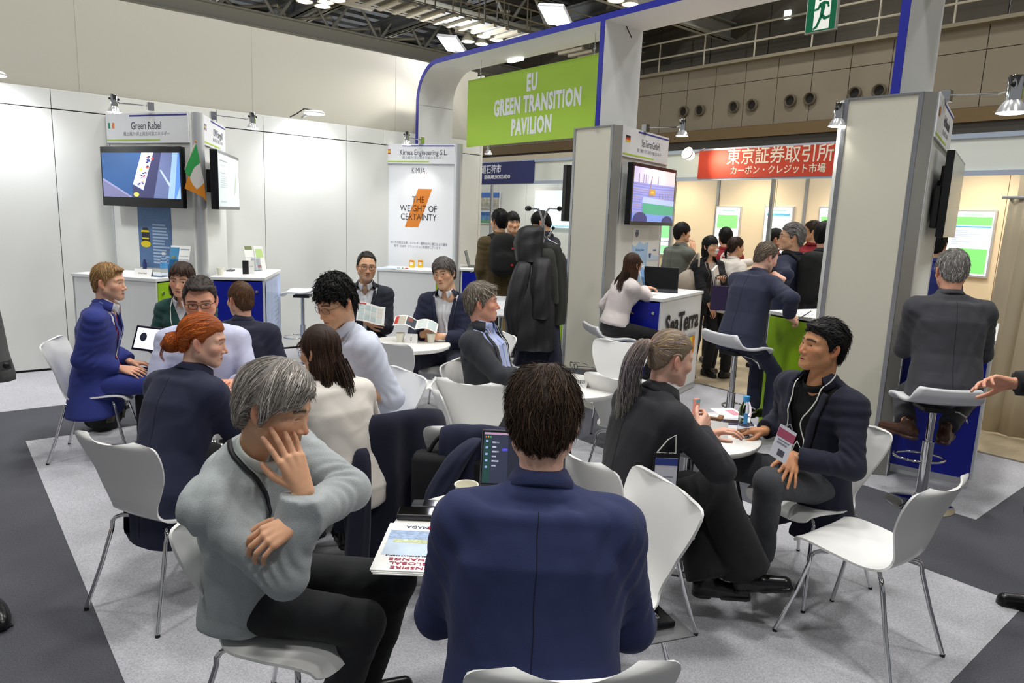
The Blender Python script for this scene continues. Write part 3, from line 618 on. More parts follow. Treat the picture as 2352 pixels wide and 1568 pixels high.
MB().box(w_*.05, w_*.3, h*.1, h*.6, -.10, -.05, Mi, b=.01).build('mount_arm', M_black, r)
# screen on the hidden side of the SeaTerra pillar, seen edge on
a = onx(1306, 378, 5.42); b_ = onx(1301, 508, 5.42)
T(MB().box(5.40, 6.1, a[1]+.0, a[1]+.06, b_[2], a[2], b=.006).build('television', M_bezel), 'thin black screen edge sticking out left of the SeaTerra pillar', 'television')
# --- wall poster and flag of the Green Rebel booth
ps = [uv(M1, x, y) for x, y in ((316.5, 477), (394.5, 478), (396, 618), (323, 617))]
po = emp('wall_poster', (0, 0, 0), 0, 'blue sea poster with a yellow buoy and lines of text below the ship screen', 'poster')
u0, u1, v0, v1 = (ps[0][0]+ps[3][0])/2, (ps[1][0]+ps[2][0])/2, ps[2][1], ps[0][1]+.1
MB().box(u0, u1, v0, v1, .001, .004, M1).build('sheet', mat('sea blue print', '56759f', .5, var=.12, vscale=30, stretch=(1, 1, 4)), po)
rt = random.Random(3)
for i in range(13):
    y = uv(M1, 370, 517+i*7.2)[1]; b = MB(); b.box(u0+(u1-u0)*.43, u0+(u1-u0)*rt.uniform(.78, .96), y-.008, y+.008, .0045, .005, M1); b.build('text_line', mat('pale print', 'a9bdd3', .6), po)
bx, by = uv(M1, 336.5, 560)
poly('buoy', [(bx+.07*math.cos(a)*1.0, by+.035*math.sin(a)) for a in [math.pi*2*i/16 for i in range(16)]], mat('buoy yellow', 'e6d021', .5), po, M1, .005, .002)
poly('buoy_cage', [(bx-.055, by+.01), (bx+.055, by+.01), (bx+.05, by+.13), (bx+.03, by+.165), (bx-.03, by+.165), (bx-.05, by+.13)], mat('buoy cage', '2b2c2e', .5), po, M1, .0045, .002)
poly('buoy_cage', [(bx-.06, by+.12), (bx+.06, by+.12), (bx+.05, by+.14), (bx-.05, by+.14)], mat('buoy yellow', '', .5), po, M1, .0075, .001)
poly('buoy_cage', [(bx-.05, by+.05), (bx+.05, by+.05), (bx+.05, by+.065), (bx-.05, by+.065)], mat('buoy yellow', '', .5), po, M1, .0075, .001)
fl = emp('flag', (0, 0, 0), 0, 'small Irish tricolour hanging from a stick on the booth post', 'flag')
nf = nrm(n1+n2); po_ = np.array([pc[0], pc[1], 0])+nf*(rP+.10)
def fpt(x, y, o_=0.): return tuple(onplane(x, y, po_+nf*o_, nf))
def cloth(name, pts, m, par, th=.004):
    k = len(pts); V_ = [fpt(x, y, o_) for x, y, o_ in pts]; V2 = [tuple(np.array(v)-nf*th) for v in V_]; MB().add(V_+V2, [list(range(k)), list(range(k, 2*k))[::-1]]+[(i, k+i, k+(i+1) % k, (i+1) % k) for i in range(k)]).build(name, m, par, smooth=.7)
cloth('green_band', [(451, 331, 0), (455.5, 352, .02), (459.8, 374, .03), (447, 384, .035), (440, 397, .02), (436.5, 407, .0), (432, 402, -.01), (424.8, 395, -.02), (432, 372, .0), (442, 350, .01)], mat('flag green', '2f9a4d', .8), fl)
cloth('white_band', [(459.8, 374, .03), (464, 396, .04), (469, 419, .03), (461, 428, .03), (452, 434.5, .02), (443, 424, .01), (438, 414, .0), (436.5, 407, 0), (440, 397, .02), (447, 384, .035)], mat('flag white', 'e9e4df', .8), fl)
cloth('orange_band', [(469, 419, .03), (471.5, 440, .03), (475, 464, .02), (467, 453, .02), (445, 442, .01), (424, 432.5, -.02), (428, 418, -.01), (432.5, 404, -.01), (436.5, 407, 0), (438, 414, 0), (443, 424, .01), (452, 434.5, .02), (461, 428, .03)], mat('flag orange', 'e7912a', .8), fl)
MB().tube([fpt(418, 405, -.06), fpt(449.5, 326, -.0)], .006, 8).build('stick', mat('pale stick', 'e4e2d4', .5), fl); MB().ball(fpt(449.5, 325, 0), .012, 8).build('finial', mat('orange ball', 'cf8a3a', .4), fl)
# ================================================================ counters
def counter(label, O, th, L, Wd, side, h=1.05, door=None, plinth=.06, front=None):
    """O: ground corner; the long side runs along th; the body extends to the left (side=1) or right (-1); doors on the short end at O"""
    e = emp('reception_counter', (O[0], O[1], 0), th, label, 'counter', 'stand counters'); y0, y1 = (0, Wd) if side > 0 else (-Wd, 0)
    MB().box(.02, L-.02, y0+.02, y1-.02, 0, plinth).build('plinth', M_white, e)
    b = MB(); b.box(0, L, y0, y0+.02, plinth, h-.03); b.box(0, L, y1-.02, y1, plinth, h-.03); b.box(L-.02, L, y0, y1, plinth, h-.03); b.box(.01, L, y0, y1, plinth, plinth+.02); b.build('carcass', M_white, e)
    MB().box(-.01, L+.01, y0-.01, y1+.01, h-.03, h, b=.003).build('worktop', M_white, e)
    d = MB().box(-.012, .008, y0+.018, y1-.018, plinth+.01, h-.045, b=.002).build('door', door, e)
    yk = y0+.07 if side > 0 else y1-.07
    MB().lathe([(.001, .016), (.014, .014), (.016, 0)], 14, Matrix.Translation((-.012, yk, h-.14)) @ Matrix.Rotation(-math.pi/2, 4, 'Y')).build('lock', M_chrome, d, smooth=.6)
    return e
def cdir(a, b_): d = np.array(b_[:2])-np.array(a[:2]); return math.atan2(d[1], d[0])
HC = 1.05
c0 = gp(357, 640, HC); cl_ = gp(165.7, 626.5, HC); th1 = cdir(GB, GA)
cGR = counter('white counter with a lime door below the ship screen', c0, cdir(c0, cl_), float(np.linalg.norm((cl_-c0)[:2])), .55, -1, HC, M_green)
c1 = gp(607, 637.8, HC); c1b = gp(642.9, 618.4, HC)
cIW = counter('white counter with a royal blue door below the pale slide screen', c1, cdir(c1, c1b), float(np.linalg.norm((c1b-c1)[:2])), .50, 1, HC, M_blue)
pm = MB().box(.02, 1.0, -.012, -.0105, .08, 1.0).build('side_print', mat('pale blue print', 'b6c6ea', .4, var=.12, vscale=5), cIW)
for i in range(8): MB().box(.55, .55+.25*rt.random()+.1, -.0135, -.0125, .78-.05*i, .79-.05*i).build('text_line', mat('pale print2', '9fb0c9', .6), pm)
c2 = gp(1001, 622.4, HC); c2l = gp(866.7, 615.6, HC)
cKI = counter('long white counter with a lime door in front of the Kimua panel', c2, cdir(c2, c2l), float(np.linalg.norm((c2l-c2)[:2])), .5, -1, HC, M_green)
c3 = gp(1149, 619, HC); c3l = gp(1059, 617, HC); d3 = nrm(np.append((c3l-c3)[:2], 0)); 
cK2 = counter('white counter with a blue door right of the Kimua panel', c3, cdir(c3, c3l)-math.pi/2, .75, float(np.linalg.norm((c3l-c3)[:2])), 1, HC, M_blue)
c4 = gp(1521, 686, HC); c4r = gp(1613.7, 667.8, HC)
cSP = counter('white counter with a blue door and SeaTerra logo', c4, cdir(c4, c4r), float(np.linalg.norm((c4r-c4)[:2])), .52, 1, HC, M_blue)
MF = Matrix.Translation((0, -.011, 0)) @ Matrix.Rotation(math.pi/2, 4, 'X')
mF = cSP.matrix_basis @ MF; LF = float(np.linalg.norm((c4r-c4)[:2]))
def cuv(x, y): return uv(mF, x, y)
u_, v_ = cuv(1566, 741); lettering('SeaTerra', .27, M_ink, mF, cSP, u_+.03, v_, bold=.008, sx=.95)
for pts, c in (([(1572, 770), (1597, 762), (1596, 768), (1571, 776)], 'a9adb8'), ([(1573, 778), (1590, 772), (1588, 800), (1574, 812)], 'e6cf25'), ([(1590, 772), (1596, 769), (1593, 806), (1586, 818)], 'e08a1e'), ([(1574, 812), (1588, 800), (1586, 818), (1578, 832)], '2a56b0')):
    q_ = [cuv(x, y) for x, y in pts]; ob = MB().prism(q_, .001, .002, MF).build('logo', mat('logo '+c, c, .5), cSP)
c5 = gp(2034, 1083, 0); c5r = gp(2229, 1123, 0); t5 = cdir(rc_, rd_)
cR = counter('counter with a deep blue front at the far right stool', c5r, t5, 1.15, float(np.linalg.norm((c5r-c5)[:2])), 1, HC, M_blue)
g0 = gp(1733, 955, 0); 
g5 = np.array([ra_[0]+.0, ra_[1]+.02]); t6 = cdir(ra_, rd_)
cG = counter('white counter with a lime green front where the navy suited man writes', (5.28, 2.62), ANG(-14.5), 1.15, .50, 1, HC, M_green)
cSL = counter('counter with a lime green front behind the coat rack', (5.25, 5.42), ANG(-14.5), 1.1, .45, 1, HC, M_green)
# ================================================================ neighbouring stands in the back
XF = 7.62; M_warm = mat('warm stand wall', 'ead9bb', .7); M_cool = mat('cool stand wall', 'dfe6e4', .7)
fs = emp('stand_fascia', (XF, 5, 0), 0, 'white fascia with aluminium rails running along the stands behind', 'fascia')
MB().box(0, .03, -9, 7.0, 2.33, 2.65).build('board', mat('fascia board', 'dfe3dc', .6), fs)
for z in (2.31, 2.65): MB().box(-.02, .05, -9, 7.0, z-.02, z+.025).build('rail', mat('blue grey rail', 'b4bfd2', .4, .3), fs)
y0, y1 = onx(1225, 400, XF-.03)[1], 10.4
ns_ = emp('name_sign', (XF-.03, y0, 0), 0, 'navy fascia sign reading 北海道石狩市 ISHIKARI.HOKKAIDO', 'sign'); MN, LN = boardM((XF-.03, y1), (XF-.03, y0), 0); MNi = ns_.matrix_basis.inverted() @ MN
zt, zb = onx(1225, 368, XF-.03)[2], onx(1225, 420, XF-.03)[2]; MB().box(0, LN, zb, zt, -.02, 0, MNi).build('board', M_navy, ns_)
u_, v_ = uv(MN, 1127.5, 390); lettering('北海道石狩市', .158, M_signtext, MN, ns_, u_-.13, v_, bold=.0015, sx=.88); u_, v_ = uv(MN, 1141.5, 406.5); lettering('ISHIKARI.HOKKAIDO', .088, M_signtext, MN, ns_, u_, v_, bold=.003, sx=.86)
yL, yR = onx(1604, 380, XF-.03)[1], 3.2
rs_ = emp('name_sign', (XF-.03, yR, 0), 0, 'red fascia sign reading 東京証券取引所 カーボン・クレジット市場', 'sign'); MQ, LQ = boardM((XF-.03, yL), (XF-.03, yR), 0); MQi = rs_.matrix_basis.inverted() @ MQ
zt, zb = onx(1605, 347, XF-.03)[2], onx(1600, 410, XF-.03)[2]; MB().box(0, LQ, zb, zt, -.02, 0, MQi).build('board', M_red, rs_)
M_cr = mat('cream lettering', 'e9dfcb', .6)
u_, v_ = uv(MQ, 1785, 358); lettering('東京証券取引所', .205, M_cr, MQ, rs_, u_, v_, bold=.0018, sx=.93); u_, v_ = uv(MQ, 1781, 390); lettering('カーボン・クレジット市場', .105, M_cr, MQ, rs_, u_, v_, bold=.0012, sx=.95)
p = onx(1584, 356, XF-.35); bl = emp('ball_spotlight', p, 0, 'bright warm spotlight glaring beside the red sign', 'lamp'); MB().lathe([(.03, .0), (.07, .03), (.075, .06)], 18, Matrix.Rotation(-math.pi/2+.4, 4, 'Y')).build('shade', M_white, bl, smooth=1); MB().ball((0, 0, 0), .06, 14).build('bulb', emis('warm bulb', 'ffe9c4', 14.), bl, smooth=1); MB().tube([(0, 0, 0), (.3, 0, .1)], .012, 6).build('arm', M_alu, bl)
spot('sign_spot', p+np.array([.0, -.08, 0]), (XF, p[1]-.35, 2.5), 14, 90, (1, .85, .65))
# back wall of the warm stand with lit boards
XB = 9.7
wk = MB().box(XB, XB+.08, -6, 8.6, 0, 2.6).build('wall_stands', mat('stand joint', 'b7ad98', .7)); T(wk, kind='structure')
for i in range(15): MB().box(XB-.02, XB+.01, -6+.97*i+.004, -6+.97*(i+1)-.004, .02, 2.58).build('panel', M_warm, wk)
for y in (7.6, 6.63, 5.17, 4.2, 2.3): MB().box(XB-.05, XB, y-.02, y+.02, 0, 2.6).build('post', M_alu, wk)
for x, y in ((1770, 470), (1545, 460)): p = onx(x, y, XF); T(MB().box(XF-.0, XF+.04, p[1]-.02, p[1]+.02, 0, 2.33).build('post', M_alu), 'slim aluminium post under the %s' % ('red sign' if x > 1600 else 'white fascia left of the red sign'), 'post')
for y in (5.9, 4.4, 2.9, 1.6, .3, 7.3): spot('warm_spot', (XB-.75, y, 2.45), (XB, y, 1.5), 26, 120, (1, .84, .60), .05, .9)
rb = random.Random(9)
def litboard(label, px, style):
    A = onx(px[0], px[3], XB-.06); B_ = onx(px[2], px[1], XB-.06); y_l, y_r = A[1], B_[1]; z0, z1 = A[2], B_[2]
    e = emp('display_board', (XB-.06, (y_l+y_r)/2, z0), 0, label, 'display board', 'backlit boards on the warm stand wall'); M_, L_ = boardM((XB-.06, y_l), (XB-.06, y_r), z0); M_ = e.matrix_basis.inverted() @ M_; H_ = z1-z0
    MB().box(-.02, L_+.02, -.02, H_+.02, -.04, 0, M_).build('frame', M_aluw, e); f_ = MB().box(0, L_, 0, H_, 0, .003, M_).build('face', emis('backlit white', 'eefaff', .75), e)
    for u0, u1, v0, v1, c in style: MB().box(L_*u0, L_*u1, H_*v0, H_*v1, .0032, .004, M_).build('print', emis('lit '+c, c, .7), f_)
def tstyle(g0, g1, blue=False):
    o = [(.25, .78, .955, .97, '7fb7a8'), (.05, .2, .925, .932, '79c35f'), (.06, .94, g0, g1, '7fd07a' if not blue else '5a9fc4')]
    for i in range(5): v = g0+(g1-g0)*(.15+.17*i); o.append((.12, .12+.7*rb.random()+.1, v, v+.008, 'b8e8ae'))
    for i in range(9): v = g0-.06-.045*i; o.append((.08, .25+.6*rb.random(), v, v+.007, 'b9c4d4'))
    return o
litboard('backlit green and white board behind the masked woman', (1633, 477, 1700, 640), tstyle(.72, .90))
litboard('backlit board with a blue table heading behind the writing man', (1743, 477, 1820, 640), tstyle(.885, .92, True))
litboard('backlit green board cut off by the right pillar', (1867, 478, 1945, 640), tstyle(.72, .88))
litboard('large backlit green and blue board right of the right pillar', (2165, 487, 2286, 627), [(.3, .75, .94, .965, '9db7b0'), (.1, .97, .79, .92, '74cf6f'), (.08, .97, .75, .775, '4e9ac0'), (.06, .96, .46, .74, 'c4cdee'), (.06, .96, .03, .42, '74cf6f')]+[(.12, .12+.6*rb.random()+.15, .06+.04*i, .07+.04*i, 'b8e8ae') for i in range(8)]+[(.1, .2+.6*rb.random(), .49+.03*i, .497+.03*i, '8f9cc8') for i in range(8)])
litboard('small backlit green board below the SeaTerra screen', (1512, 516, 1545, 582), [(.05, .95, .55, .98, '7fd88a'), (.05, .95, .02, .3, '8fe0a0'), (.1, .8, .42, .44, '5a6a6a')])
# cool stand at the end of the aisle
wc = MB().box(9.9, 9.98, 8.62, 15, 0, 3.05).build('wall_stands_cool', mat('stand joint', '', .7)); T(wc, kind='structure')
for i in range(7): MB().box(9.88, 9.91, 8.62+.97*i+.004, 8.62+.97*(i+1)-.004, .02, 2.62).build('panel', M_cool, wc)
MB().box(9.86, 9.91, 8.62, 15, 2.62, 3.05).build('panel', mat('beige upper board', 'c9c0ab', .8), wc)
p = onx(1229, 520, 9.84); q_ = onx(1300, 437, 9.84)
e = emp('projection_screen', (9.82, (p[1]+q_[1])/2, p[2]), 0, 'bright pale blue projection screen behind the coat rack', 'screen'); MB().box(-.02, .02, q_[1]-e.location.y-.3, p[1]-e.location.y, 0, q_[2]-p[2]).build('sheet', emis('projected light', 'dceff8', .55), e); MB().box(-.03, .03, q_[1]-e.location.y-.3, p[1]-e.location.y+.02, q_[2]-p[2], q_[2]-p[2]+.06).build('case', M_white, e); MB().box(-.023, -.02, q_[1]-e.location.y-.3, p[1]-e.location.y, .02, .05).build('caption_bar', emis('screen bar', '9fd0e8', .5), e)
for k, (x0, y0_, x1, y1_, cols_) in enumerate(((1108, 440, 1150, 478, ('4a79c8', 'c4c0b2', 'a9aca5')), (1108, 486, 1150, 512, ('3c6fae', '5d8fbf', '6c9f86')))):
    p = onx(x0-26, y1_, 9.85); q_ = onx(x1, y0_, 9.85); e = emp('wall_poster', (9.85, p[1], p[2]), 0, ['aerial photograph poster on the far cool stand wall, upper one', 'sea photograph poster on the far cool stand wall, lower one'][k], 'poster'); M_, L_ = boardM((9.85, p[1]), (9.85, q_[1]), p[2]); M_ = e.matrix_basis.inverted() @ M_; H_ = q_[2]-p[2]
    MB().box(0, L_, 0, H_, 0, .006, M_).build('sheet', M_print, e)
    for i, c in enumerate(cols_): MB().box(L_*.03, L_*.97, H_*(.95-.3*(i+1)), H_*(.95-.3*i), .0062, .007, M_).build('print', mat('poster '+c, c, .6, var=.25, vscale=14), e)
p = onx(1128, 500, 8.6); T(MB().box(8.58, 8.62, p[1]-.02, p[1]+.02, 0, 2.6).build('post', M_alu), 'thin aluminium post in front of the aerial photograph posters', 'post')
for y in (9.6, 11.2): spot('stand_spot', (9.0, y, 2.5), (9.9, y, 1.6), 16, 120, (1, .95, .85), .05, .9)
p = onx(1295, 620, 8.6); e = emp('flag_stand', (8.6, p[1], 0), 0, 'navy printed stand with white PORT lettering behind the green coat', 'stand'); MB().box(-.2, .2, -.25, .25, 0, 1.05).build('body', M_navy, e); M_, L_ = boardM((8.39, p[1]+.25), (8.39, p[1]-.25), 0); lettering('PORT', .09, M_signtext, M_, e, .25, .93)
# draped table cloth and curtain at the far right
cu = emp('hanging_cloth', (7.9, 2.0, 0), 0, 'sheer beige cloth hanging in folds at the far right edge', 'cloth'); p0, p1 = gp(2318, 455, 1.9), gp(2420, 470, 1.9)
pL = onx(2320, 456, 7.2); b = MB(); Vc = []; Fc = []; N_ = 40
for i in range(N_+1):
    for j in range(7): z = pL[2]*(1-j/6.); Vc.append((7.2-cu.location.x+.025*math.sin(i*1.1)+.012*math.sin(i*2.7+j*.4), pL[1]-.03*i*1.1-cu.location.y+.05*j/6, z+.01))
for i in range(N_):
    for j in range(6): Fc.append((i*7+j, i*7+j+1, (i+1)*7+j+1, (i+1)*7+j))
o = b.add(Vc, Fc).build('cloth', mat('sheer beige', 'cfc2a8', .8, alpha=.85), cu, smooth=1)
mo = o.modifiers.new('s', 'SOLIDIFY'); mo.thickness = .004
MB().tube([(7.2-cu.location.x, pL[1]+.06-cu.location.y, pL[2]+.01), (7.2-cu.location.x, pL[1]-1.5-cu.location.y, pL[2]+.01)], .012, 8).build('rod', M_alu, cu)
T(MB().box(8.3, 8.36, pL[1]-.9, pL[1]+.25, 0, 2.4).build('partition_panel', M_warm), 'pale side panel behind the sheer cloth at the far right', 'panel')
T(MB().box(5.9, 5.96, -1.2, .93, 2.55, 2.9).build('hanging_sign', mat('lime sign board', '', .5)), 'edge of another lime green sign at the top right corner', 'sign')
# ================================================================ chairs, tables, stools
M_chair = mat('white lacquered shell', 'efefed', .32, spec=.45, coat=.15)
M_ctab = mat('white table top', 'f0efea', .35)
def chair_shell():
    """one-piece bent shell: profile (y forward, z up) and half width along it"""
    prof = smooth_poly([(.235, .415), (.215, .437), (.15, .452), (.05, .447), (-.05, .440), (-.125, .440), (-.175, .458), (-.205, .50), (-.225, .56), (-.245, .64), (-.27, .72), (-.30, .795), (-.312, .82)], 40)
    wk = np.array([[0, .105], [.03, .155], [.08, .190], [.16, .212], [.26, .220], [.36, .208], [.45, .172], [.53, .143], [.61, .152], [.70, .190], [.79, .230], [.87, .248], [.93, .240], [.97, .205], [1, .14]]); ws = smooth_poly(wk, 200); wid = np.interp(np.linspace(0, 1, 40), ws[:, 0], ws[:, 1])
    n = 17; V = []; F = []
    for i in range(40):
        t = i/39; y, z = prof[i]; bk = np.clip((t-.45)/.3, 0, 1); st = 1-np.clip((t-.3)/.2, 0, 1)
        dy, dz = prof[min(i+1, 39)]-prof[max(i-1, 0)]; l = math.hypot(dy, dz); ny, nz = dz/l*-1, dy/l*1   # normal towards the sitter
        ny, nz = (dz/l, -dy/l)
        for j in range(n):
            u = -1+2*j/(n-1); c = u*u
            off = -.045*c*bk+.0*c-.012*(1-c)*st*0
            V.append((u*wid[i], y-ny*off*1.0+.0*c, z-nz*off+ .014*c*st*(1 if t > .08 else 0)))
    for i in range(39):
        for j in range(n-1): F.append((i*n+j, i*n+j+1, (i+1)*n+j+1, (i+1)*n+j))
    V = np.array(V); N = np.zeros_like(V)
    for f in F:
        a, b, c, d = V[list(f)]; q = np.cross(c-a, d-b)
        for k in f: N[k] += q
    N /= np.linalg.norm(N, axis=1)[:, None]+1e-9; th = .0095; m = len(V); V2 = np.concatenate([V, V-N*th]); F2 = list(F)+[tuple(k+m for k in f[::-1]) for f in F]
    bd = [j for j in range(n)]+[i*n+n-1 for i in range(1, 40)]+[39*n+j for j in range(n-2, -1, -1)]+[i*n for i in range(38, 0, -1)]
    for a, b in zip(bd, bd[1:]+bd[:1]): F2.append((a, a+m, b+m, b))
    me = mesh_np('seat_shell', V2, np.array(F2), True, [M_chair]); me.set_sharp_from_angle(angle=.9); return me
CH_ME = chair_shell()
def leg_mb(sx, sy):
    b = MB(); fx, fy = (.235, .235) if sy > 0 else (.225, -.275)
    top = Vector((sx*.05, sy*.06-.02, .418)); k = Vector((sx*.155, sy*.14-.01, .414)); d = Vector((sx*fx, fy, 0))-k
    pts = [top, top.lerp(k, .55), k+Vector((sx*-.012, -sy*.01, .002)), k+Vector((sx*.006, sy*.006, -.006))+d*.0, k+Vector((sx*.016, sy*.014, -.022)), k+d*.12+Vector((sx*.004, sy*.004, 0)), k+d*.5, Vector((sx*fx, fy, .012))]
    b.tube(pts, .0095, 10); return b, Vector((sx*fx, fy, 0))
LEGS = []
for sx in (-1, 1):
    for sy in (1, -1):
        b, f = leg_mb(sx, sy); o = b.build('leg', M_chrome, smooth=1); LEGS.append((o.data, f)); bpy.data.objects.remove(o)
o = MB().lathe([(.0098, .016), (.0102, .0), (.001, 0)], 10).build('foot_cap', M_rubber); CAP_ME = o.data; bpy.data.objects.remove(o)
bm_ = MB(); bm_.box(-.07, .07, -.10, .06, .408, .432, b=.006); o = bm_.build('mount', M_rubber); MOUNT_ME = o.data; bpy.data.objects.remove(o)
def chair(x, y, phi, label, z=0, world=None, tilt=None):
    rz = (gang(phi) if world is None else world)-math.pi/2
    e = emp('side_chair', (x, y, z), rz, label, 'chair', 'white shell chairs on chrome legs')
    e.scale = (.965,)*3
    link('seat_shell', CH_ME, e); link('mount', MOUNT_ME, e)
    for me, f in LEGS: l = link('leg', me, e); link('foot_cap', CAP_ME, l, f)
    return e
def table(x, y, r, label, foot='trumpet', z=.695):
    e = emp('round_table', (x, y, 0), 0, label, 'table', 'round white tables')
    prof = [(.001, z-.036), (r-.022, z-.036), (r-.008, z-.028), (r, z-.014), (r-.002, z-.004), (r-.010, z), (.001, z)]
    MB().lathe(prof, 64).build('table_top', M_ctab, e, smooth=.8)
    MB().lathe([(.026, z-.04), (.026, .16), (.03, .11), (.045, .07), (.085, .038), (.15, .02), (.205, .010), (.21, .0), (.001, .0)], 40).build('pedestal', M_chrome, e, smooth=1)
    MB().lathe([(.001, z-.036), (.09, z-.036), (.085, z-.05), (.03, z-.07)], 24).build('top_plate', M_steel, e, smooth=.7)
    return e
TZ = .695
T1C, TRC, TSC, TFC, TBC, TAC = (2.95, 4.84), (2.91, 2.03), (3.08, 3.12), (1.39, 1.72), (1.36, 3.66), (1.45, 5.15)
table(*T1C, .34, 'round white table carrying the number 1 tent card')
table(*TRC, .34, 'round white table with water bottle between ponytail woman and lanyard man')
table(*TSC, .345, 'round white table carrying the RESERVED card and laptop sleeve')
table(*TFC, .345, 'round white table in front of the blue suited man with brochures and phones')
table(*TBC, .34, 'round white table hidden among the four people at centre left')
table(*TAC, .34, 'round white table between the blue suited man and the green sweater woman')
chair(2.915, 1.13, -36, 'empty white chair at lower right facing away')
SHELL_CHAIRS = []
def stool(x, y, phi, label, seat=.78, world=None):
    rz = (gang(phi) if world is None else world)-math.pi/2
    e = emp('bar_stool', (x, y, 0), rz, label, 'stool', 'white bar stools')
    prof = smooth_poly([(.20, -.045), (.175, -.012), (.10, .0), (0, -.006), (-.09, .004), (-.15, .03), (-.185, .075), (-.195, .12)], 22); n = 11; V = []; F = []
    for i, (y_, z_) in enumerate(prof):
        t = i/21; w_ = .205*(1-.16*max(0, (t-.75)/.25)**2-.25*max(0, (.12-t)/.12)**2)
        for j in range(n): u = -1+2*j/(n-1); V.append((u*w_, y_, seat+z_+.012*u*u))
    for i in range(21):
        for j in range(n-1): F.append((i*n+j, i*n+j+1, (i+1)*n+j+1, (i+1)*n+j))
    o = MB().add(V, F).build('seat', mat('white stool seat', 'e9eaee', .35), e, smooth=1); md = o.modifiers.new('s', 'SOLIDIFY'); md.thickness = .022; md.offset = -1
    MB().box(-.09, .09, -.09, .09, seat-.05, seat-.02, b=.006).build('seat_plate', M_black, e)
    MB().lathe([(.022, seat-.04), (.022, .42), (.001, .42)][::-1], 20).build('piston', M_chrome, e, smooth=1)
    MB().lathe([(.001, .43), (.033, .43), (.033, .09), (.036, .07), (.05, .055), (.05, .045), (.10, .03), (.17, .014), (.2, .005), (.2, 0), (.001, 0)][::-1], 40).build('column', M_chrome, e, smooth=.8)
    b = MB(); pts = [(0, .03, .29)]; R_ = .15
    b.tube([(R_*math.sin(a), .10+R_*math.cos(a)*.75, .29) for a in [2*math.pi*i/28 for i in range(28)]], .009, 8, closed=True); b.tube([(0, -.03, .29), (0, .03, .29)], .018, 8); b.build('footrest', M_chrome, e, smooth=1)
    MB().tube([(.03, 0, seat-.045), (.16, .02, seat-.06), (.21, .03, seat-.09), (.23, .04, seat-.13)], .006, 8).build('lever', M_steel, e, smooth=1)
    return e
# empty chairs and stools
chair(2.53, 3.27, 18, 'white chair seen from behind at the RESERVED table, beyond the dark haired head')
chair(2.33, 3.02, 80, 'white chair seen edge on left of the RESERVED table')
chair(2.80, 4.52, 38, 'empty white chair seen from behind in front of the number 1 table')
chair(3.32, 4.42, 0, 'white chair whose seat shows between the number 1 table and the grey suited man', world=ANG(165))
chair(3.92, 3.52, 0, 'white chair with its back up beyond the RESERVED table, behind the ponytail', world=ANG(202))
chair(3.42, 2.86, 30, 'white chair beside the RESERVED table just left of the ponytail')
coatchair = chair(1.98, 2.56, 5, 'white chair with a navy coat over it beyond the open laptop')
s2_ = chair(1.745, 1.555, 0, 'empty white chair turned left between the blue suited man and the black boots', world=ANG(160))
stool(*[float(v) for v in gp(695, 672, .80)[:2]], -95, 'white bar stool beside the royal blue counter at the far left', .80)
stool(*[float(v) for v in gp(1150, 712, .80)[:2]], 180, 'white bar stool mostly hidden behind the grey haired man and coats', .80)
# ================================================================ people
UPV = np.array([0, 0, 1.])
def rot(axis, deg):
    a = nrm(axis); t = math.radians(deg); K = np.array([[0, -a[2], a[1]], [a[2], 0, -a[0]], [-a[1], a[0], 0]]); return np.eye(3)+math.sin(t)*K+(1-math.cos(t))*(K @ K)
def ik(a, t, l1, l2, pole):
    """middle joint of a two-bone limb from a to t; the end is pulled in when out of reach"""
    a = np.asarray(a, float); t = np.asarray(t, float); d = t-a; L = np.linalg.norm(d); u = d/(L+1e-9)
    if L > (l1+l2)*.995: L = (l1+l2)*.995; t = a+u*L
    x = (l1*l1-l2*l2+L*L)/(2*L); h = math.sqrt(max(l1*l1-x*x, 0)); p = np.asarray(pole, float); p = p-u*(p @ u); return a+u*x+nrm(p)*h, t
def W(px, py, z): return gp(px, py, z)
def pose(*a_, dist=None, at=None, seat=None, **k):
    """with dist (depth of the head) the size of the figure follows from where the head is seen"""
    if dist is None: return pose_(*a_, at=at, seat=seat, **k)
    hd_ = CAMP+ray(*at)*dist; k.pop('s', None); fz = {q: k.pop(q, None) for q in ('lh', 'rh', 'la', 'ra', 'lk', 'rk')}; J = pose_(at=None, seat=seat, s=1., **k); z0 = seat or 0.
    s = (hd_[2]-z0)/(J['head'][2]-z0); k.update({q: v for q, v in fz.items() if v is not None}); print('size %.3f' % s, at); return pose_(at=at, seat=seat, s=s, **k)
def D(px, py, d): return CAMP+ray(px, py)*d
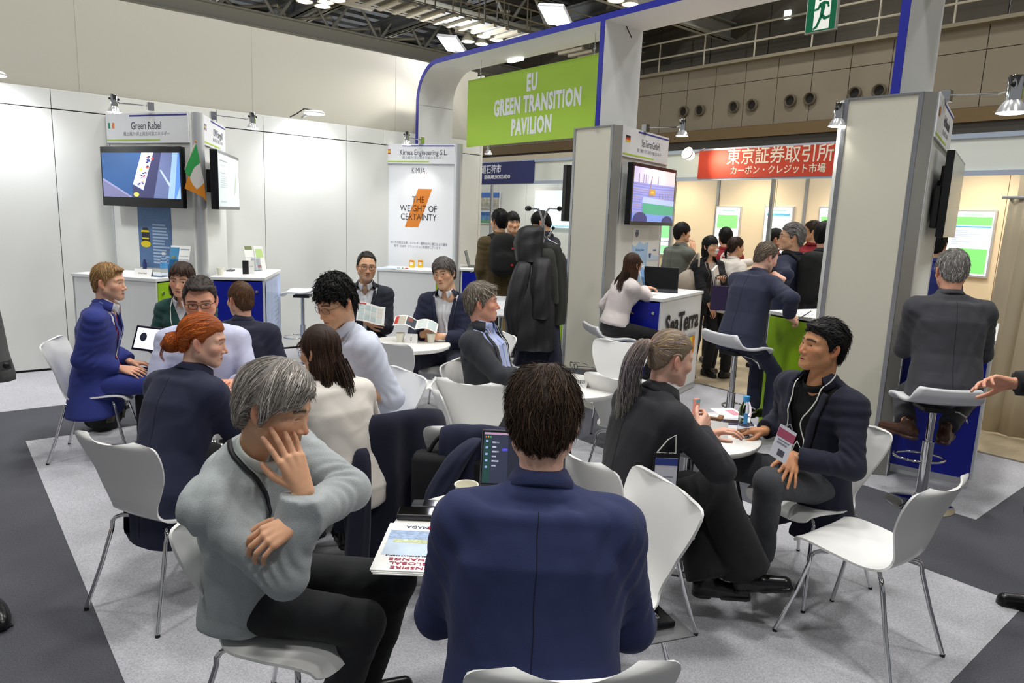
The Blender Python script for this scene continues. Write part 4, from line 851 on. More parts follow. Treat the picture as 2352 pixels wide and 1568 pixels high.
def pose_(at=None, face=0, seat=None, s=1., lean=0, side=0, twist=0, hface=None, hpitch=0, hroll=0, hfwd=.035, shw=.178, lh=None, rh=None, lpole=None, rpole=None,
         knees=(12, 12), feet=(.0, .0), kup=0, base=None, la=None, ra=None, lk=None, rk=None, lfd=None, rfd=None, shl=(0, 0, 0), shr=(0, 0, 0), neck=1., torso=1.):
    J = {'s': s}; F = gdir(face); R = np.array([F[1], -F[0], 0]); U = UPV
    hipz = (seat+.085*s) if seat is not None else .92*s
    hip = np.array([0, 0, hipz])
    def d(k, sd=1.): return nrm(rot(R, -lean*k) @ rot(F, side*k*sd) @ U)
    waist = hip+d(.55)*.18*s*torso; chest = waist+d(1.)*.20*s*torso; c7 = chest+d(1.3)*.165*s*torso
    Rs = rot(U, twist) @ R; Rs = rot(F, side) @ Rs
    Fs = nrm(np.cross(d(1.), Rs))*1.; Fs = nrm(np.cross(d(1.1), Rs)); Rs = nrm(np.cross(Fs, d(1.1)))
    hF = gdir(face if hface is None else hface); hR = np.array([hF[1], -hF[0], 0])
    Mh = rot(hF, hroll) @ rot(hR, -hpitch); hx, hy, hz = Mh @ hR, Mh @ hF, Mh @ U
    head = c7+(d(1.2)*.075*neck+hz*.088+(Fs*.5+hy*.5)*hfwd)*s
    J.update(F=F, R=R, U=U, hip=hip, waist=waist, chest=chest, c7=c7, Rs=Rs, Fs=Fs, Us=d(1.1), head=head, HM=np.stack([hx, hy, hz], 1), hd=d)
    J['ls'] = c7-Rs*shw*s-d(1.2)*.085*s+Fs*.01+Rs*shl[0]+Fs*shl[1]+U*shl[2]; J['rs'] = c7+Rs*shw*s-d(1.2)*.085*s+Fs*.01+Rs*shr[0]+Fs*shr[1]+U*shr[2]
    J['lhp'] = hip-R*.09*s; J['rhp'] = hip+R*.09*s
    off = np.zeros(3)
    if at is not None: off[:2] = (gp(at[0], at[1], head[2])-head)[:2]
    elif base is not None: off[:2] = np.asarray(base, float)[:2]
    for k in ('hip', 'waist', 'chest', 'c7', 'head', 'ls', 'rs', 'lhp', 'rhp'): J[k] = J[k]+off
    J['base'] = np.array([J['hip'][0], J['hip'][1], 0])
    th, sh = .43*s, .42*s
    for sd, q, kn, ft, A, K, fd in ((-1, 'l', knees[0], feet[0], la, lk, lfd), (1, 'r', knees[1], feet[1], ra, rk, rfd)):
        h = J[q+'hp']; kd = nrm(rot(U, -sd*kn) @ F)
        if seat is not None:
            k = h+nrm(kd+U*(kup-.03))*th if K is None else np.asarray(K, float)
            if K is not None: k = h+nrm(k-h)*th
            a = k+nrm(kd*ft-U)*sh if A is None else np.asarray(A, float)
            if A is not None: a = k+nrm(a-k)*sh
            if A is None and a[2] < .085*s: a = np.array([a[0], a[1], .085*s])
        else:
            a = (np.array([h[0], h[1], .085*s])+F*ft+R*sd*.02) if A is None else np.asarray(A, float)
            k, a = ik(h, a, th*1., sh*1., kd)
        J[q+'k'] = k; J[q+'a'] = a; J[q+'fd'] = nrm(kd*[1, 1, 0]) if fd is None else nrm(gdir(fd) if np.isscalar(fd) else fd)
    for sd, q, hd, po in ((-1, 'l', lh, lpole), (1, 'r', rh, rpole)):
        S = J[q+'s']
        if hd is None:
            t = (J[q+'hp']+J[q+'k'])*.5+U*.09*s if seat is not None else J[q+'hp']+R*sd*.07*s-U*.05*s+F*.06*s
        else: t = np.asarray(hd(J) if callable(hd) else hd, float)
        p = (R*sd*.6-F*.6-U*.6) if po is None else np.asarray(po, float)
        e, t2 = ik(S, t, .285*s, .25*s, p); J[q+'e'] = e; J[q+'w'] = t2
    return J
def toW(J, p): return J['head']+(J['HM'] @ (np.asarray(p, float)*J['s']*J.get('hs', 1.)))
def toL(J, P): return ((P-J['head'].astype(F32)) @ J['HM'].astype(F32))/(J['s']*J.get('hs', 1.))
SKIN = {'pale': (.93, .74, .65), 'light': (.90, .70, .58), 'asian': (.90, .71, .57), 'tan': (.80, .58, .42), 'ruddy': (.92, .68, .57)}
def head_fn(fp):
    fw, jl, ns, asn, fem = fp.get('fw', 1.), fp.get('jl', 1.), fp.get('nose', 1.), fp.get('asian', 0), fp.get('fem', 0)
    def fn(P):
        A = P.copy(); A[:, 0] = np.abs(A[:, 0]); x, y, z = A[:, 0], A[:, 1], A[:, 2]
        d = ell(A, (0, -.012, .032), (.075*fw, .095, .087))
        d = smin(d, ell(A, (0, .028, -.02), (.064*fw, .066, .088*jl)), .03)
        d = smin(d, cap(A, (.05*fw, .005, -.055), (.018, .068, -.096*jl), .024, .021-.003*fem), .03)
        d = smin(d, cap(A, (0, .076, -.098*jl), (.004, .076, -.098*jl), .016, .016), .02)
        d = smin(d, ell(A, (.046*fw, .058, -.024), (.024, .022, .02)), .025)
        d = smin(d, cap(A, (.008, .086-.004*asn, .024), (.05*fw, .066, .022), .0095-.003*fem, .008), .016)
        d = smax(d, -ell(A, (.033*fw, .1, -.001), (.021, .017+.0*asn, .0125)), .012)
        e = ell(A, (.032*fw, .0705, .0), (.0165, .0140, .0130)); d = smin(d, e, .006)
        d = smax(d, -ell(A, (.032*fw, .088, -.0005), (.0142, .014, .0052-.0010*asn+fp.get('eye', 0))), .0015)
        d = smin(d, cap(A, (0, .082-.006*asn, .006), (0, .107*ns-.003*asn, -.036), .0068, .0098+.0008*asn), .012)
        d = smin(d, ell(A, (.0115, .094, -.041), (.0085+.0015*asn, .010, .0075)), .007)
        d = smax(d, -ell(A, (.0065, .101, -.0475), (.0035, .006, .003)), .002)
        d = smin(d, ell(A, (0, .078, -.068), (.027, .017, .017)), .014)
        d = smin(d, cap(A, (0, .0945, -.0655), (.021, .081, -.068), .0048, .0028), .004)
        d = smin(d, cap(A, (0, .0925, -.0765), (.019, .081, -.0725), .0062, .003), .004)
        d = smax(d, -ell(A, (0, .096, -.0705), (.025, .0105, .0012+.004*fp.get('open', 0))), .002)
        c, s_ = math.cos(.32), math.sin(.32)
        R = np.array([[c, -s_, 0], [s_, c, 0], [0, 0, 1]])
        R = R @ np.array([[1, 0, 0], [0, math.cos(.22), -math.sin(.22)], [0, math.sin(.22), math.cos(.22)]])
        ear = ell(A, (.0795*fw, -.014, -.008), (.0065, .0175, .031), R)
        ear = smax(ear, -ell(A, (.088*fw, -.008, -.005), (.008, .0095, .019), R), .004)
        ear = smin(ear, ell(A, (.077*fw, -.004, -.034), (.0055, .008, .008)), .006)
        d = smin(d, ear, .006)
        nr = fp.get('neck', 1.-.14*fem)
        d = smin(d, cap(A, (0, -.03, -.04), fp['nb'], .052*nr, .057*nr), .025)
        return d
    return fn
def head_tint(Lp, fp):
    """face tints: lips, brows, cheeks, stubble, lids; shade painted into nostrils and mouth line"""
    base = np.array(SKIN[fp.get('skin', 'light')]); C = np.repeat(base[None], len(Lp), 0); fw = fp.get('fw', 1.)
    x = np.abs(Lp[:, 0]); y = Lp[:, 1]; z = Lp[:, 2]
    g = lambda cx, cy, cz, sx, sy, sz: np.exp(-(((x-cx)/sx)**2+((y-cy)/sy)**2+((z-cz)/sz)**2))
    def mixc(w_, c, k): nonlocal C; w_ = np.clip(w_*k, 0, 1)[:, None]; C = C*(1-w_)+np.array(c)*w_
    red = base*np.array([1.0, .80, .77])
    mixc(g(.044, .06, -.028, .025, .04, .022), red, .55+.3*fp.get('flush', 0)); mixc(g(0, .108, -.036, .014, .016, .016), red, .6); mixc(g(.08*fw, -.012, -.005, .014, .02, .034), red, .7)
    if fp.get('stub'): mixc(((z < -.045) & (y > .02))*np.clip((-.045-z)/.02, 0, 1)*(np.abs(z+.07) > .0), np.array([.55, .47, .42]), fp['stub'])
    lip = g(0, .092, -.071, .021, .02, .0085); mixc(np.clip(lip*1.6-.35, 0, 1), fp.get('lip', (.74, .44, .40)), .8)
    bz = .0238+.0022*np.sin(np.clip((x-.008)/.046, 0, 1)*3.1)-.0022*np.clip((x-.035)/.02, 0, 1); bw = np.exp(-((z-bz)/(.0042*fp.get('brow', 1.)))**2)*((x > .010) & (x < .054*fw) & (y > .04)); mixc(bw, fp.get('browc', (.2, .14, .1)), .85)
    mixc(g(.033*fw, .085, .007, .018, .02, .0035), base*.72, .6)
    mixc(g(.033*fw, .08, -.0135, .016, .02, .006), base*np.array([.86, .78, .78]), .5)
    mixc(g(.0065, .1, -.0475, .0045, .008, .004), (.25, .12, .1), .9)
    mixc(np.exp(-((z+.0705)/.0016)**2)*((x < .019) & (y > .078)), (.38, .17, .16), .9)
    return C
HL = {'short': [(0, .066), (35, .06), (50, .042), (62, .03), (72, -.012), (84, -.012), (92, .03), (110, .02), (124, -.04), (150, -.072), (180, -.078)],
      'reced': [(0, .085), (20, .082), (38, .085), (52, .05), (64, .03), (72, -.01), (84, -.01), (92, .03), (110, .02), (124, -.04), (150, -.07), (180, -.075)],
      'fringe': [(0, .034), (30, .032), (46, .02), (62, .006), (72, -.03), (84, -.02), (92, .01), (112, -.0), (126, -.06), (150, -.085), (180, -.09)],
      'long': [(0, .064), (35, .058), (52, .035), (64, .0), (74, -.09), (100, -.1), (180, -.1)],
      'tied': [(0, .068), (35, .062), (52, .044), (64, .03), (74, .0), (84, .01), (92, .035), (110, .02), (124, -.03), (150, -.06), (180, -.066)]}
def hair_fn(hp):
    kn = HL[hp.get('line', 'short')]; ka = [k[0] for k in kn]; kz = [k[1]+hp.get('dz', 0) for k in kn]; th = hp.get('th', .012); ts = hp.get('ths', th*.75); fw = hp.get('fw', 1.); jag = hp.get('jag', .004)
    extra = hp.get('extra', [])
    def fn(P):
        x, y, z = P[:, 0], P[:, 1], P[:, 2]
        d = ell(P, (0, -.012-hp.get('back', .0), .032+(th-ts)*.5), (.075*fw+ts, .095+ts*.9+hp.get('front', 0)*0, .087+th))
        d = smin(d, ell(P, (0, -.03, -.02), (.064*fw+ts*.8, .066+ts*.8, .08)), .02)
        if hp.get('quiff'): d = smin(d, ell(P, (hp.get('qx', 0), .055, .093), (.05, .04, .026*hp['quiff'])), .02)
        a = np.degrees(np.abs(np.arctan2(x, y+.012))); zl = np.interp(a, ka, kz).astype(F32)
        zl = zl+jag*np.sin(a*.9+x*300)*np.sin(a*.37+1)
        d = smax(d, (zl-z)*.8, .008)
        for e in extra:
            if e[0] == 'cap': d = smin(d, cap(P, *e[1:5]), e[5] if len(e) > 5 else .015)
            else: d = smin(d, ell(P, e[1], e[2]), e[3] if len(e) > 3 else .015)
        f = hp.get('freq', 90); am = hp.get('amp', .0025)
        return d+am*wob(P, f, hp.get('seed', 1), hp.get('st', (1, .35, .5)))
    return fn
def flow_fn(hp):
    k = hp.get('flow', 'crown'); cp = np.array(hp.get('cp', (.012, -.055, .11)))
    def fl(P):
        if k == 'crown': v = P-cp; v = v/(np.linalg.norm(v, axis=1)[:, None]+1e-6); v[:, 2] -= .35; return v
        if k == 'back': v = np.zeros_like(P); v[:, 1] = -1; v[:, 2] = np.where(P[:, 1] < -.03, -1.2, -.1); v[:, 0] = P[:, 0]*2; return v
        if k == 'side': v = np.zeros_like(P); sg = hp.get('sg', 1); px = hp.get('part', -.03)*sg; v[:, 0] = np.where((P[:, 0]-px)*sg > 0, 1, -1)*sg*.9; v[:, 1] = np.where(P[:, 1] < -.02, -.7, .25); v[:, 2] = -.5-8*np.abs(P[:, 0]); return v
        if k == 'tie': q = np.array(hp['tie']); v = q-P; v = v/(np.linalg.norm(v, axis=1)[:, None]+1e-6); return v
        if k == 'down': v = P-cp; v = v/(np.linalg.norm(v, axis=1)[:, None]+1e-6); v[:, 2] = np.where(np.hypot(P[:, 0], P[:, 1]) > .05, -1.6, v[:, 2]); return v
        return np.tile([0, 0, -1.], (len(P), 1))
    return fl
def strands(fn, V, n, L, r, fl, segs=6, lift=.004, jit=.25, seed=3, sides=3, cols=((.2, .15, .1),), inset=.002, tipz=0.):
    """tapered locks that follow the surface fn along the flow; returns V, F, C (head space)"""
    R = np.random.RandomState(seed); P = V[R.randint(0, len(V), n)].astype(F32)+R.normal(0, .002, (n, 3)).astype(F32); pts = [project(fn, P, -inset, 2)]
    Ls = L*(.6+.8*R.rand(n)); J = R.normal(0, jit, (n, 3)); J2 = R.normal(0, jit, (n, 3)); li = lift*(R.rand(n)**2*2.2)
    for i in range(segs):
        p = pts[-1]; g = grad(fn, p); v = fl(p)+J+J2*(i/segs); v -= g*(v*g).sum(1)[:, None]; v /= np.linalg.norm(v, axis=1)[:, None]+1e-6
        q = p+v*(Ls/segs)[:, None]
        q[:, 2] -= tipz*((i+1)/segs)**2
        tgt = -inset+(li+inset)*((i+1)/segs); dd = fn(q.astype(F32))-tgt; q = q-np.clip(dd, -.02, .02)[:, None]*grad(fn, q.astype(F32)); pts.append(q.astype(F32))
    C = np.stack(pts, 1); t = np.gradient(C, axis=1); t /= np.linalg.norm(t, axis=2)[..., None]+1e-9
    N = np.stack([grad(fn, C[:, i]) for i in (0, segs)], 1); N = np.repeat(N.mean(1)[:, None], segs+1, 1); S = np.cross(t, N); S /= np.linalg.norm(S, axis=2)[..., None]+1e-9; N2 = np.cross(S, t)
    rr = r*(.6+.8*R.rand(n))[:, None]*np.array([.7]+[1-.9*((i+1)/segs)**1.8 for i in range(segs)])[None]
    Vs = []; 
    for j in range(sides): a = 2*math.pi*j/sides+.5; Vs.append(C+(S*math.cos(a)*1.5+N2*math.sin(a))*rr[..., None])
    Vx = np.stack(Vs, 2); m = segs+1; idx = np.arange(n*m*sides).reshape(n, m, sides); F = []
    for j in range(sides): j2 = (j+1) % sides; F.append(np.stack([idx[:, :-1, j], idx[:, :-1, j2], idx[:, 1:, j2], idx[:, 1:, j]], -1).reshape(-1, 4))
    cols = np.asarray(cols, float); w_ = R.rand(n); ci = R.randint(0, len(cols), n); c = np.clip(cols[ci]*(1.05+.6*w_)[:, None], 0, 1); Cc = np.repeat(c[:, None], m*sides, 1).reshape(-1, 3)
    return Vx.reshape(-1, 3), np.concatenate(F), Cc
FINGERS = [(.036, .034, .0, .040, .024, .019, .0082), (.040, .012, .003, .045, .028, .020, .0085), (.039, -.011, .002, .042, .026, .020, .0080), (.035, -.031, -.002, .033, .020, .018, .0070)]
def bundle(curve, rad, n, r, colfn, seed=5, segs=12, jit=.15, fl=1., cut=.25):
    """a tress: locks side by side along a curve; rad = half widths along it"""
    R = np.random.RandomState(seed); C = smooth_poly(curve, segs+1); t = np.gradient(C, axis=0); t /= np.linalg.norm(t, axis=1)[:, None]; S = np.cross(t, [0.3, 1, .05]); S /= np.linalg.norm(S, axis=1)[:, None]; U = np.cross(S, t)
    rr = np.interp(np.linspace(0, 1, segs+1), np.linspace(0, 1, len(rad)), rad); a = R.rand(n)*6.283; q = np.sqrt(R.rand(n)); ends = 1-cut*R.rand(n)**2; Vs = []; sides = 3; idx = []
    da = np.cumsum(R.normal(0, jit, (n, segs+1)), 1)*.35; T_ = np.linspace(0, 1, segs+1)[None]*ends[:, None]*(segs); i0 = np.clip(T_.astype(int), 0, segs-1); f = (T_-i0)[..., None]
    g = lambda A: A[i0]*(1-f)+A[i0+1]*f
    c, s_, u = g(C), g(S), g(U); w_ = (rr[i0]*(1-f[..., 0])+rr[i0+1]*f[..., 0])*q[:, None]; an = a[:, None]+da
    P = c+s_*(w_*np.cos(an))[..., None]+u*(w_*np.sin(an)*fl)[..., None]; tt = np.gradient(P, axis=1); tt /= np.linalg.norm(tt, axis=2)[..., None]+1e-9; s2 = np.cross(tt, u); s2 /= np.linalg.norm(s2, axis=2)[..., None]+1e-9; u2 = np.cross(s2, tt)
    rw = r*(.6+.8*R.rand(n))[:, None]*(1-.85*np.linspace(0, 1, segs+1)[None]**2.5)
    V = np.stack([P+(s2*math.cos(k*2.094)*1.5+u2*math.sin(k*2.094))*rw[..., None] for k in range(3)], 2); m = segs+1; ix = np.arange(n*m*3).reshape(n, m, 3); F = []
    for j in range(3): j2 = (j+1) % 3; F.append(np.stack([ix[:, :-1, j], ix[:, :-1, j2], ix[:, 1:, j2], ix[:, 1:, j]], -1).reshape(-1, 4))
    Cc = np.stack([colfn(T_[:, k]/segs, R) for k in range(m)], 1) if False else None
    base = colfn(np.broadcast_to(np.linspace(0, 1, m)[None], (n, m)), R.rand(n)[:, None]); Cc = np.repeat(base[:, :, None], 3, 2).reshape(-1, 3)
    return V.reshape(-1, 3), np.concatenate(F), Cc
def hand_prims(curl=(20, 30, 15), spread=4, thumb=(35, 20), cl=None):
    """finger joints in hand space: x to the fingers, y to the thumb, z to the back of the hand; returns capsules"""
    out = []; tips = []
    for i, (fx, fy, fz, l1, l2, l3, r) in enumerate(FINGERS):
        c = curl if cl is None else cl[i]; p = np.array([fx+.052, fy*.92, fz]); a = 0; yaw = math.radians((1.5-i)*spread)
        for k, (l, cu) in enumerate(zip((l1, l2, l3), c)):
            a += math.radians(cu); dvec = np.array([math.cos(a)*math.cos(yaw), math.cos(a)*math.sin(yaw), -math.sin(a)]); q = p+dvec*l
            out.append((p, q, r*(1.08-.1*k), r*(1.-.1*k))); p = q
        n = np.array([math.sin(a)*math.cos(yaw), math.sin(a)*math.sin(yaw), math.cos(a)]); tips.append((p+n*r*.55, r))
    a = math.radians(thumb[0]); b = math.radians(thumb[1]); p = np.array([.022, .026, -.008]); 
    d1 = np.array([math.cos(a)*math.cos(b), math.sin(a)*math.cos(b), -math.sin(b)]); q = p+d1*.045; out.append((p, q, .0135, .0105)); a2 = a-.35; d2 = np.array([math.cos(a2)*math.cos(b), math.sin(a2)*math.cos(b), -math.sin(b)])
    q2 = q+d2*.032; out.append((q, q2, .0105, .0095)); q3 = q2+np.array([math.cos(a2-.2)*math.cos(b), math.sin(a2-.2)*math.cos(b), -math.sin(b)])*.022; out.append((q2, q3, .0095, .0075)); tips.append((q3+np.array([0, 0, .005]), .008))
    return out, tips
def hand_fn(prims, back):
    pal = [((-.012, .009, 0), (.085, .028, .003), .0185, .0118), ((-.012, .003, 0), (.09, .008, .003), .0195, .012), ((-.012, -.004, 0), (.087, -.012, .002), .0195, .0115), ((-.012, -.009, 0), (.08, -.028, -.002), .0185, .011)]
    def fn(P):
        d = None
        for a, b, r1, r2 in pal: q = cap(P, a, b, r1, r2); d = q if d is None else smin(d, q, .008)
        d = smin(d, cap(P, (.012, .014, -.008), (.045, .024, -.01), .016, .013), .01)
        f = None
        for a, b, r1, r2 in prims:
            q = cap(P, a, b, r1, r2); f = q if f is None else np.minimum(f, q)
        d = smin(d, f, .005)
        if back: 
            q = P.copy(); q[:, 1] *= .82; d = smin(d, cap(q, (-back, 0, 0), (0, 0, 0), .033 if back > .1 else .026, .0215), .012)
        return d
    return fn
def hand_mesh(J, q, spec, vox, skin):
    """hand at wrist q ('l' or 'r'); spec: dir, back (world), curl..., arm = bare forearm length"""
    w_ = J[q+'w']; fore = nrm(w_-J[q+'e']); dx = nrm(spec.get('dir', fore)); bk = np.asarray(spec.get('back', UPV), float); bk = nrm(bk-dx*(bk @ dx)); ty = np.cross(bk, dx)*(1 if q == 'l' else -1)
    ty = np.cross(bk, dx)
    sg = -1. if q == 'l' else 1.
    # right hand, palm down, fingers forward: the thumb points to the left = cross(back, dir)
    M = np.stack([dx, ty*sg, bk], 1)
    sc = J['s']*spec.get('sc', 1.)
    pr, tips = hand_prims(spec.get('curl', (20, 28, 14)), spec.get('spread', 4), spec.get('thumb', (38, 18)), spec.get('cl'))
    fn = hand_fn(pr, 0); P, Fq = mesh_sdf(fn, (-.03, -.07, -.14), (.2, .1, .05), vox)
    P = P.astype(F32); base = np.array(SKIN[skin]); C = np.repeat(base[None], len(P), 0)
    for t, r in tips:
        k = np.exp(-(((P-t)/(r*.8))**2).sum(1)); C = C*(1-.55*k[:, None])+np.array([.95, .76, .72])*.55*k[:, None]
    kn = np.zeros(len(P))
    for a, b, r1, r2 in pr: kn += np.exp(-(((P-b-[0, 0, .006])/.009)**2).sum(1))
    C *= (1-.10*np.clip(kn, 0, 1))[:, None]*np.array([1, .97, .96])
    Wp = w_+(M @ (P.T*sc)).T
    if sg < 0: Fq = Fq[:, ::-1]
    out = [(Wp, Fq, C)]
    L = np.linalg.norm(w_-J[q+'e']); bare = spec.get('arm', .05)
    e = w_-fore*bare; r0 = (.0215+.09*min(bare, .15))*J['s']
    # the forearm runs into the palm so the skin is one body
    pal0 = w_+M @ np.array([.02, 0, 0])*sc
    Y = np.stack([fore, nrm(np.cross(bk, fore)), nrm(np.cross(fore, np.cross(bk, fore)))], 1)
    def fa(Q): 
        q_ = (Q-w_.astype(F32)) @ Y.astype(F32); q_[:, 1] *= .78
        d = cap(q_, (-bare, 0, 0), (0, 0, 0), r0, .0205*J['s'])
        if bare > .2: d = smin(d, cap(q_, (-bare, 0, 0), (-bare*.45, 0, 0), r0*1.12, r0*.9), .02)
        return d
    lo = np.minimum(e, w_)-.06; hi = np.maximum(e, w_)+.06; Pa, Fa = mesh_sdf(fa, lo, hi, vox*1.6); out.append((Pa, Fa, np.repeat(base[None], len(Pa), 0)))
    return out
def person(J, label, fp, hp=None, hands=None, wear=(), vox=.004, group=None, extra_body=True):
    """the figure: one skin mesh (head, neck, trunk, limbs, hands) that parents hair and clothes"""
    J['hs'] = fp.get('hs', 1.); skin = fp.get('skin', 'light'); s = J['s']
    nb = toL(J, (J['c7']+J['Fs']*.03*s-J['Us']*.05*s)[None].astype(F32))[0]; fp = dict(fp, nb=tuple(nb)); fn = head_fn(fp)
    lo = np.minimum([-.105, -.115, -.135], nb-.065); hi = np.maximum([.105, .13, .13], nb+.065)
    P, Fq = mesh_sdf(fn, lo, hi, vox); C = head_tint(P, fp); Wp = J['head']+(J['HM'] @ (P.T*s*J['hs'])).T
    Vs = [Wp]; Fs = [Fq]; Cs = [C]; n = len(Wp); mi = [np.zeros(len(Fq), int)]
    # eyes
    if vox < .0055:
        for sx in (-1, 1):
            gz = fp.get('gaze', (0, -4)); Rg = rot([1, 0, 0], gz[1]) @ rot([0, 0, 1], -gz[0])
            loc = np.array([sx*.032*fp.get('fw', 1.), .0695, 0]); dv = Rg @ np.array([0, 1., 0])
            b2 = MB(); b2.ball((0, 0, 0), .0122, 40); Q = np.array(b2.v); c = (Q/.0122) @ dv
            col = np.where((c > .972)[:, None], (.015, .015, .015), np.where((c > .885)[:, None], fp.get('iris', (.18, .11, .07)), (.86, .84, .82)))
            Wq = J['head']+(J['HM'] @ ((Q+loc).T*s*J['hs'])).T; fa = np.array([f for f in b2.f if len(f) == 4])
            Vs.append(Wq); Fs.append(fa+n); Cs.append(col); n += len(Wq); mi.append(np.ones(len(fa), int))
    for q in ('l', 'r'):
        sp = (hands or {}).get(q)
        if sp is None: continue
        for V_, F_, C_ in hand_mesh(J, q, sp, sp.get('vox', vox*1.0), skin):
            Vs.append(V_); Fs.append(F_+n); Cs.append(C_); n += len(V_); mi.append(np.zeros(len(F_), int))
    if extra_body:
        def body(Q):
            k = .75
            d = loft(Q, [J['hip'], J['waist'], J['chest'], J['c7']-J['Us']*.06], [J['R'], J['R'], J['Rs'], J['Rs']], [J['F'], J['F'], J['Fs'], J['Fs']], [.13*s, .11*s, .125*s, .09*s], [.08*s, .075*s, .085*s, .05*s])
            d = smin(d, cap(Q, J['c7']-J['Us']*.08, J['c7']+J['Us']*.02+J['Fs']*.02, .05, .05), .03)
            for a, b, r1, r2 in (('ls', 'le', .035, .032), ('le', 'lw', .03, .02), ('rs', 're', .035, .032), ('re', 'rw', .03, .02), ('lhp', 'lk', .06, .045), ('lk', 'la', .042, .03), ('rhp', 'rk', .06, .045), ('rk', 'ra', .042, .03)):
                d = smin(d, cap(Q, J[a], J[b], r1*s, r2*s), .02)
            for a in ('l', 'r'): d = smin(d, cap(Q, J['c7']-J['Us']*.06, J[a+'s'], .04, .04), .02)
            return d
        A = np.stack([J[k] for k in ('hip', 'waist', 'c7', 'ls', 'rs', 'le', 're', 'lw', 'rw', 'lk', 'rk', 'la', 'ra')]); Pb, Fb = mesh_sdf(body, A.min(0)-.2, A.max(0)+.12, .022)
        Vs.append(Pb); Fs.append(Fb+n); Cs.append(np.repeat(np.array(SKIN[skin])[None], len(Pb), 0)); n += len(Pb); mi.append(np.zeros(len(Fb), int))
    B = J['base']; me = mesh_np('person', np.concatenate(Vs)-B, Fs, True, [MSKIN, MEYE], np.concatenate(mi), np.concatenate(Cs))
    o = link('person', me, None, B); T(o, label, 'person', group); J['ob'] = o
    if hp:
        hf = hair_fn(hp); hv = hp.get('vox', vox*1.25); ex = hp.get('box', ((-.12, -.14, -.14), (.12, .14, .16))); hV, hF = mesh_sdf(hf, ex[0], ex[1], hv)
        cols = np.asarray(hp['cols'], float); hC = np.repeat((cols.mean(0)*1.0)[None], len(hV), 0)
        parts = [(hV, hF)]; cs = [hC]
        n_ = hp.get('n', 500)
        if n_:
            sv, sf, sc = strands(hf, hV, n_, hp.get('L', .05), hp.get('r', .0016), flow_fn(hp), hp.get('segs', 6), hp.get('lift', .004), hp.get('jit', .25), hp.get('seed', 3), 3, cols, tipz=hp.get('tipz', 0)); parts.append((sv, sf)); cs.append(sc)
        for ep in hp.get('tails', []):
            sv, sf, sc = ep(cols); parts.append((sv, sf)); cs.append(sc)
        V_, F_ = join(parts); Wh = J['head']+(J['HM'] @ (V_.T*s*J['hs'])).T
        link('hair', mesh_np('hair', Wh-B, F_, True, [MHAIR], None, np.concatenate(cs)), o)
    for g in wear: g(J, o)
    return o
MSKIN = mat('skin', (.9, .7, .6), .48, attr='tint', var=.05, vscale=60, bump=.06, bscale=500, sss=.08, spec=.4)
MEYE = mat('eye', (1, 1, 1), .12, attr='tint')
MHAIR = mat('hair', (.3, .2, .1), .55, attr='tint', spec=.3, var=.12, vscale=120)
# ---------------------------------------------------------------- clothes
def part(J, o, name, V, F, m, label=None):
    me = mesh_np(name, np.asarray(V)-J['base'], F, True, [m]); p = link(name, me, o)
    if label: p['label'] = label
    return p
def torso_fn(J, g=0., hem=.12, hw=1., long=0., fem=0, belly=0., flare=0., top=1.):
    s = J['s']; R, F, Rs, Fs, Us = J['R'], J['F'], J['Rs'], J['Fs'], J['Us']; sit = J.get('sit', True)
    hd = J['hip']-UPV*(hem+long)*s-F*(.0 if sit else 0)
    pts = [hd, J['hip'], J['waist'], J['chest'], J['c7']-Us*.075*s, J['c7']-Us*.025*s]
    cw = 1-.1*fem
    w = [(.178+flare)*s*hw+g, .172*s*hw+g, (.155-.02*fem)*s*hw+g, .168*s*hw*cw+g, .158*s*hw*cw+g, .075*s+g*.5]; d = [(.122+flare*.6)*s*hw+g, .12*s*hw+g, (.108+belly)*s+g, (.118+belly*.5)*s+g, .098*s+g, .055*s+g*.5]
    X = [R, R, R, Rs, Rs, Rs]; Y = [F, F, nrm(F+Fs), Fs, Fs, Fs]
    pts = [np.asarray(p) for p in pts]; pts[2] = pts[2]+F*(.012+belly*.5)*s; pts[3] = pts[3]+Fs*(.008+belly*.3)*s
    if hem < 0: pts, X, Y, w, d = [l[:1]+l[2:] for l in (pts, X, Y, w, d)]
    def fn(P): 
        d_ = loft(P, pts, X, Y, w, d, 2.35, .02)
        for q in ('l', 'r'): d_ = smin(d_, cap(P, J['c7']-Us*.02*s+Rs*(.03 if q == 'r' else -.03)*s, J[q+'s']-Us*.0*s, (.036+g)*top, (.050+g)*top), .045)
        if fem:
            for sg in (-1, 1): d_ = smin(d_, ell(P, J['chest']+Rs*sg*.075*s+Fs*(.085+g)*s+Us*.0, (.062, .062, .062)), .05)
        return d_
    return fn
def arm_fn(J, q, ru=.056, re_=.048, rw=.038, end=.03, g=0.):
    s = J['s']; S, E, Wr = J[q+'s'], J[q+'e'], J[q+'w']; fd = nrm(Wr-E); C = Wr-fd*end
    def fn(P):
        d = cap(P, S, E, (ru+g)*s, (re_+g)*s); d2 = cap(P, E, Wr+fd*.05, (re_+g)*s, (rw+g)*s)
        d2 = np.maximum(d2, (P-C.astype(F32)) @ fd.astype(F32)); return smin(d, d2, .02)
    return fn
def half_arm_fn(J, q, ru, re_, frac, g=0.):
    """sleeve rolled to just below the elbow"""
    s = J['s']; S, E, Wr = J[q+'s'], J[q+'e'], J[q+'w']; fd = nrm(Wr-E); C = E+fd*frac
    def fn(P):
        d = cap(P, S, E, (ru+g)*s, (re_+g)*s); d2 = cap(P, E, Wr, (re_+g)*s, (re_-.004+g)*s)
        d2 = np.maximum(d2, (P-C.astype(F32)) @ fd.astype(F32)); return smin(d, d2, .015)
    return fn
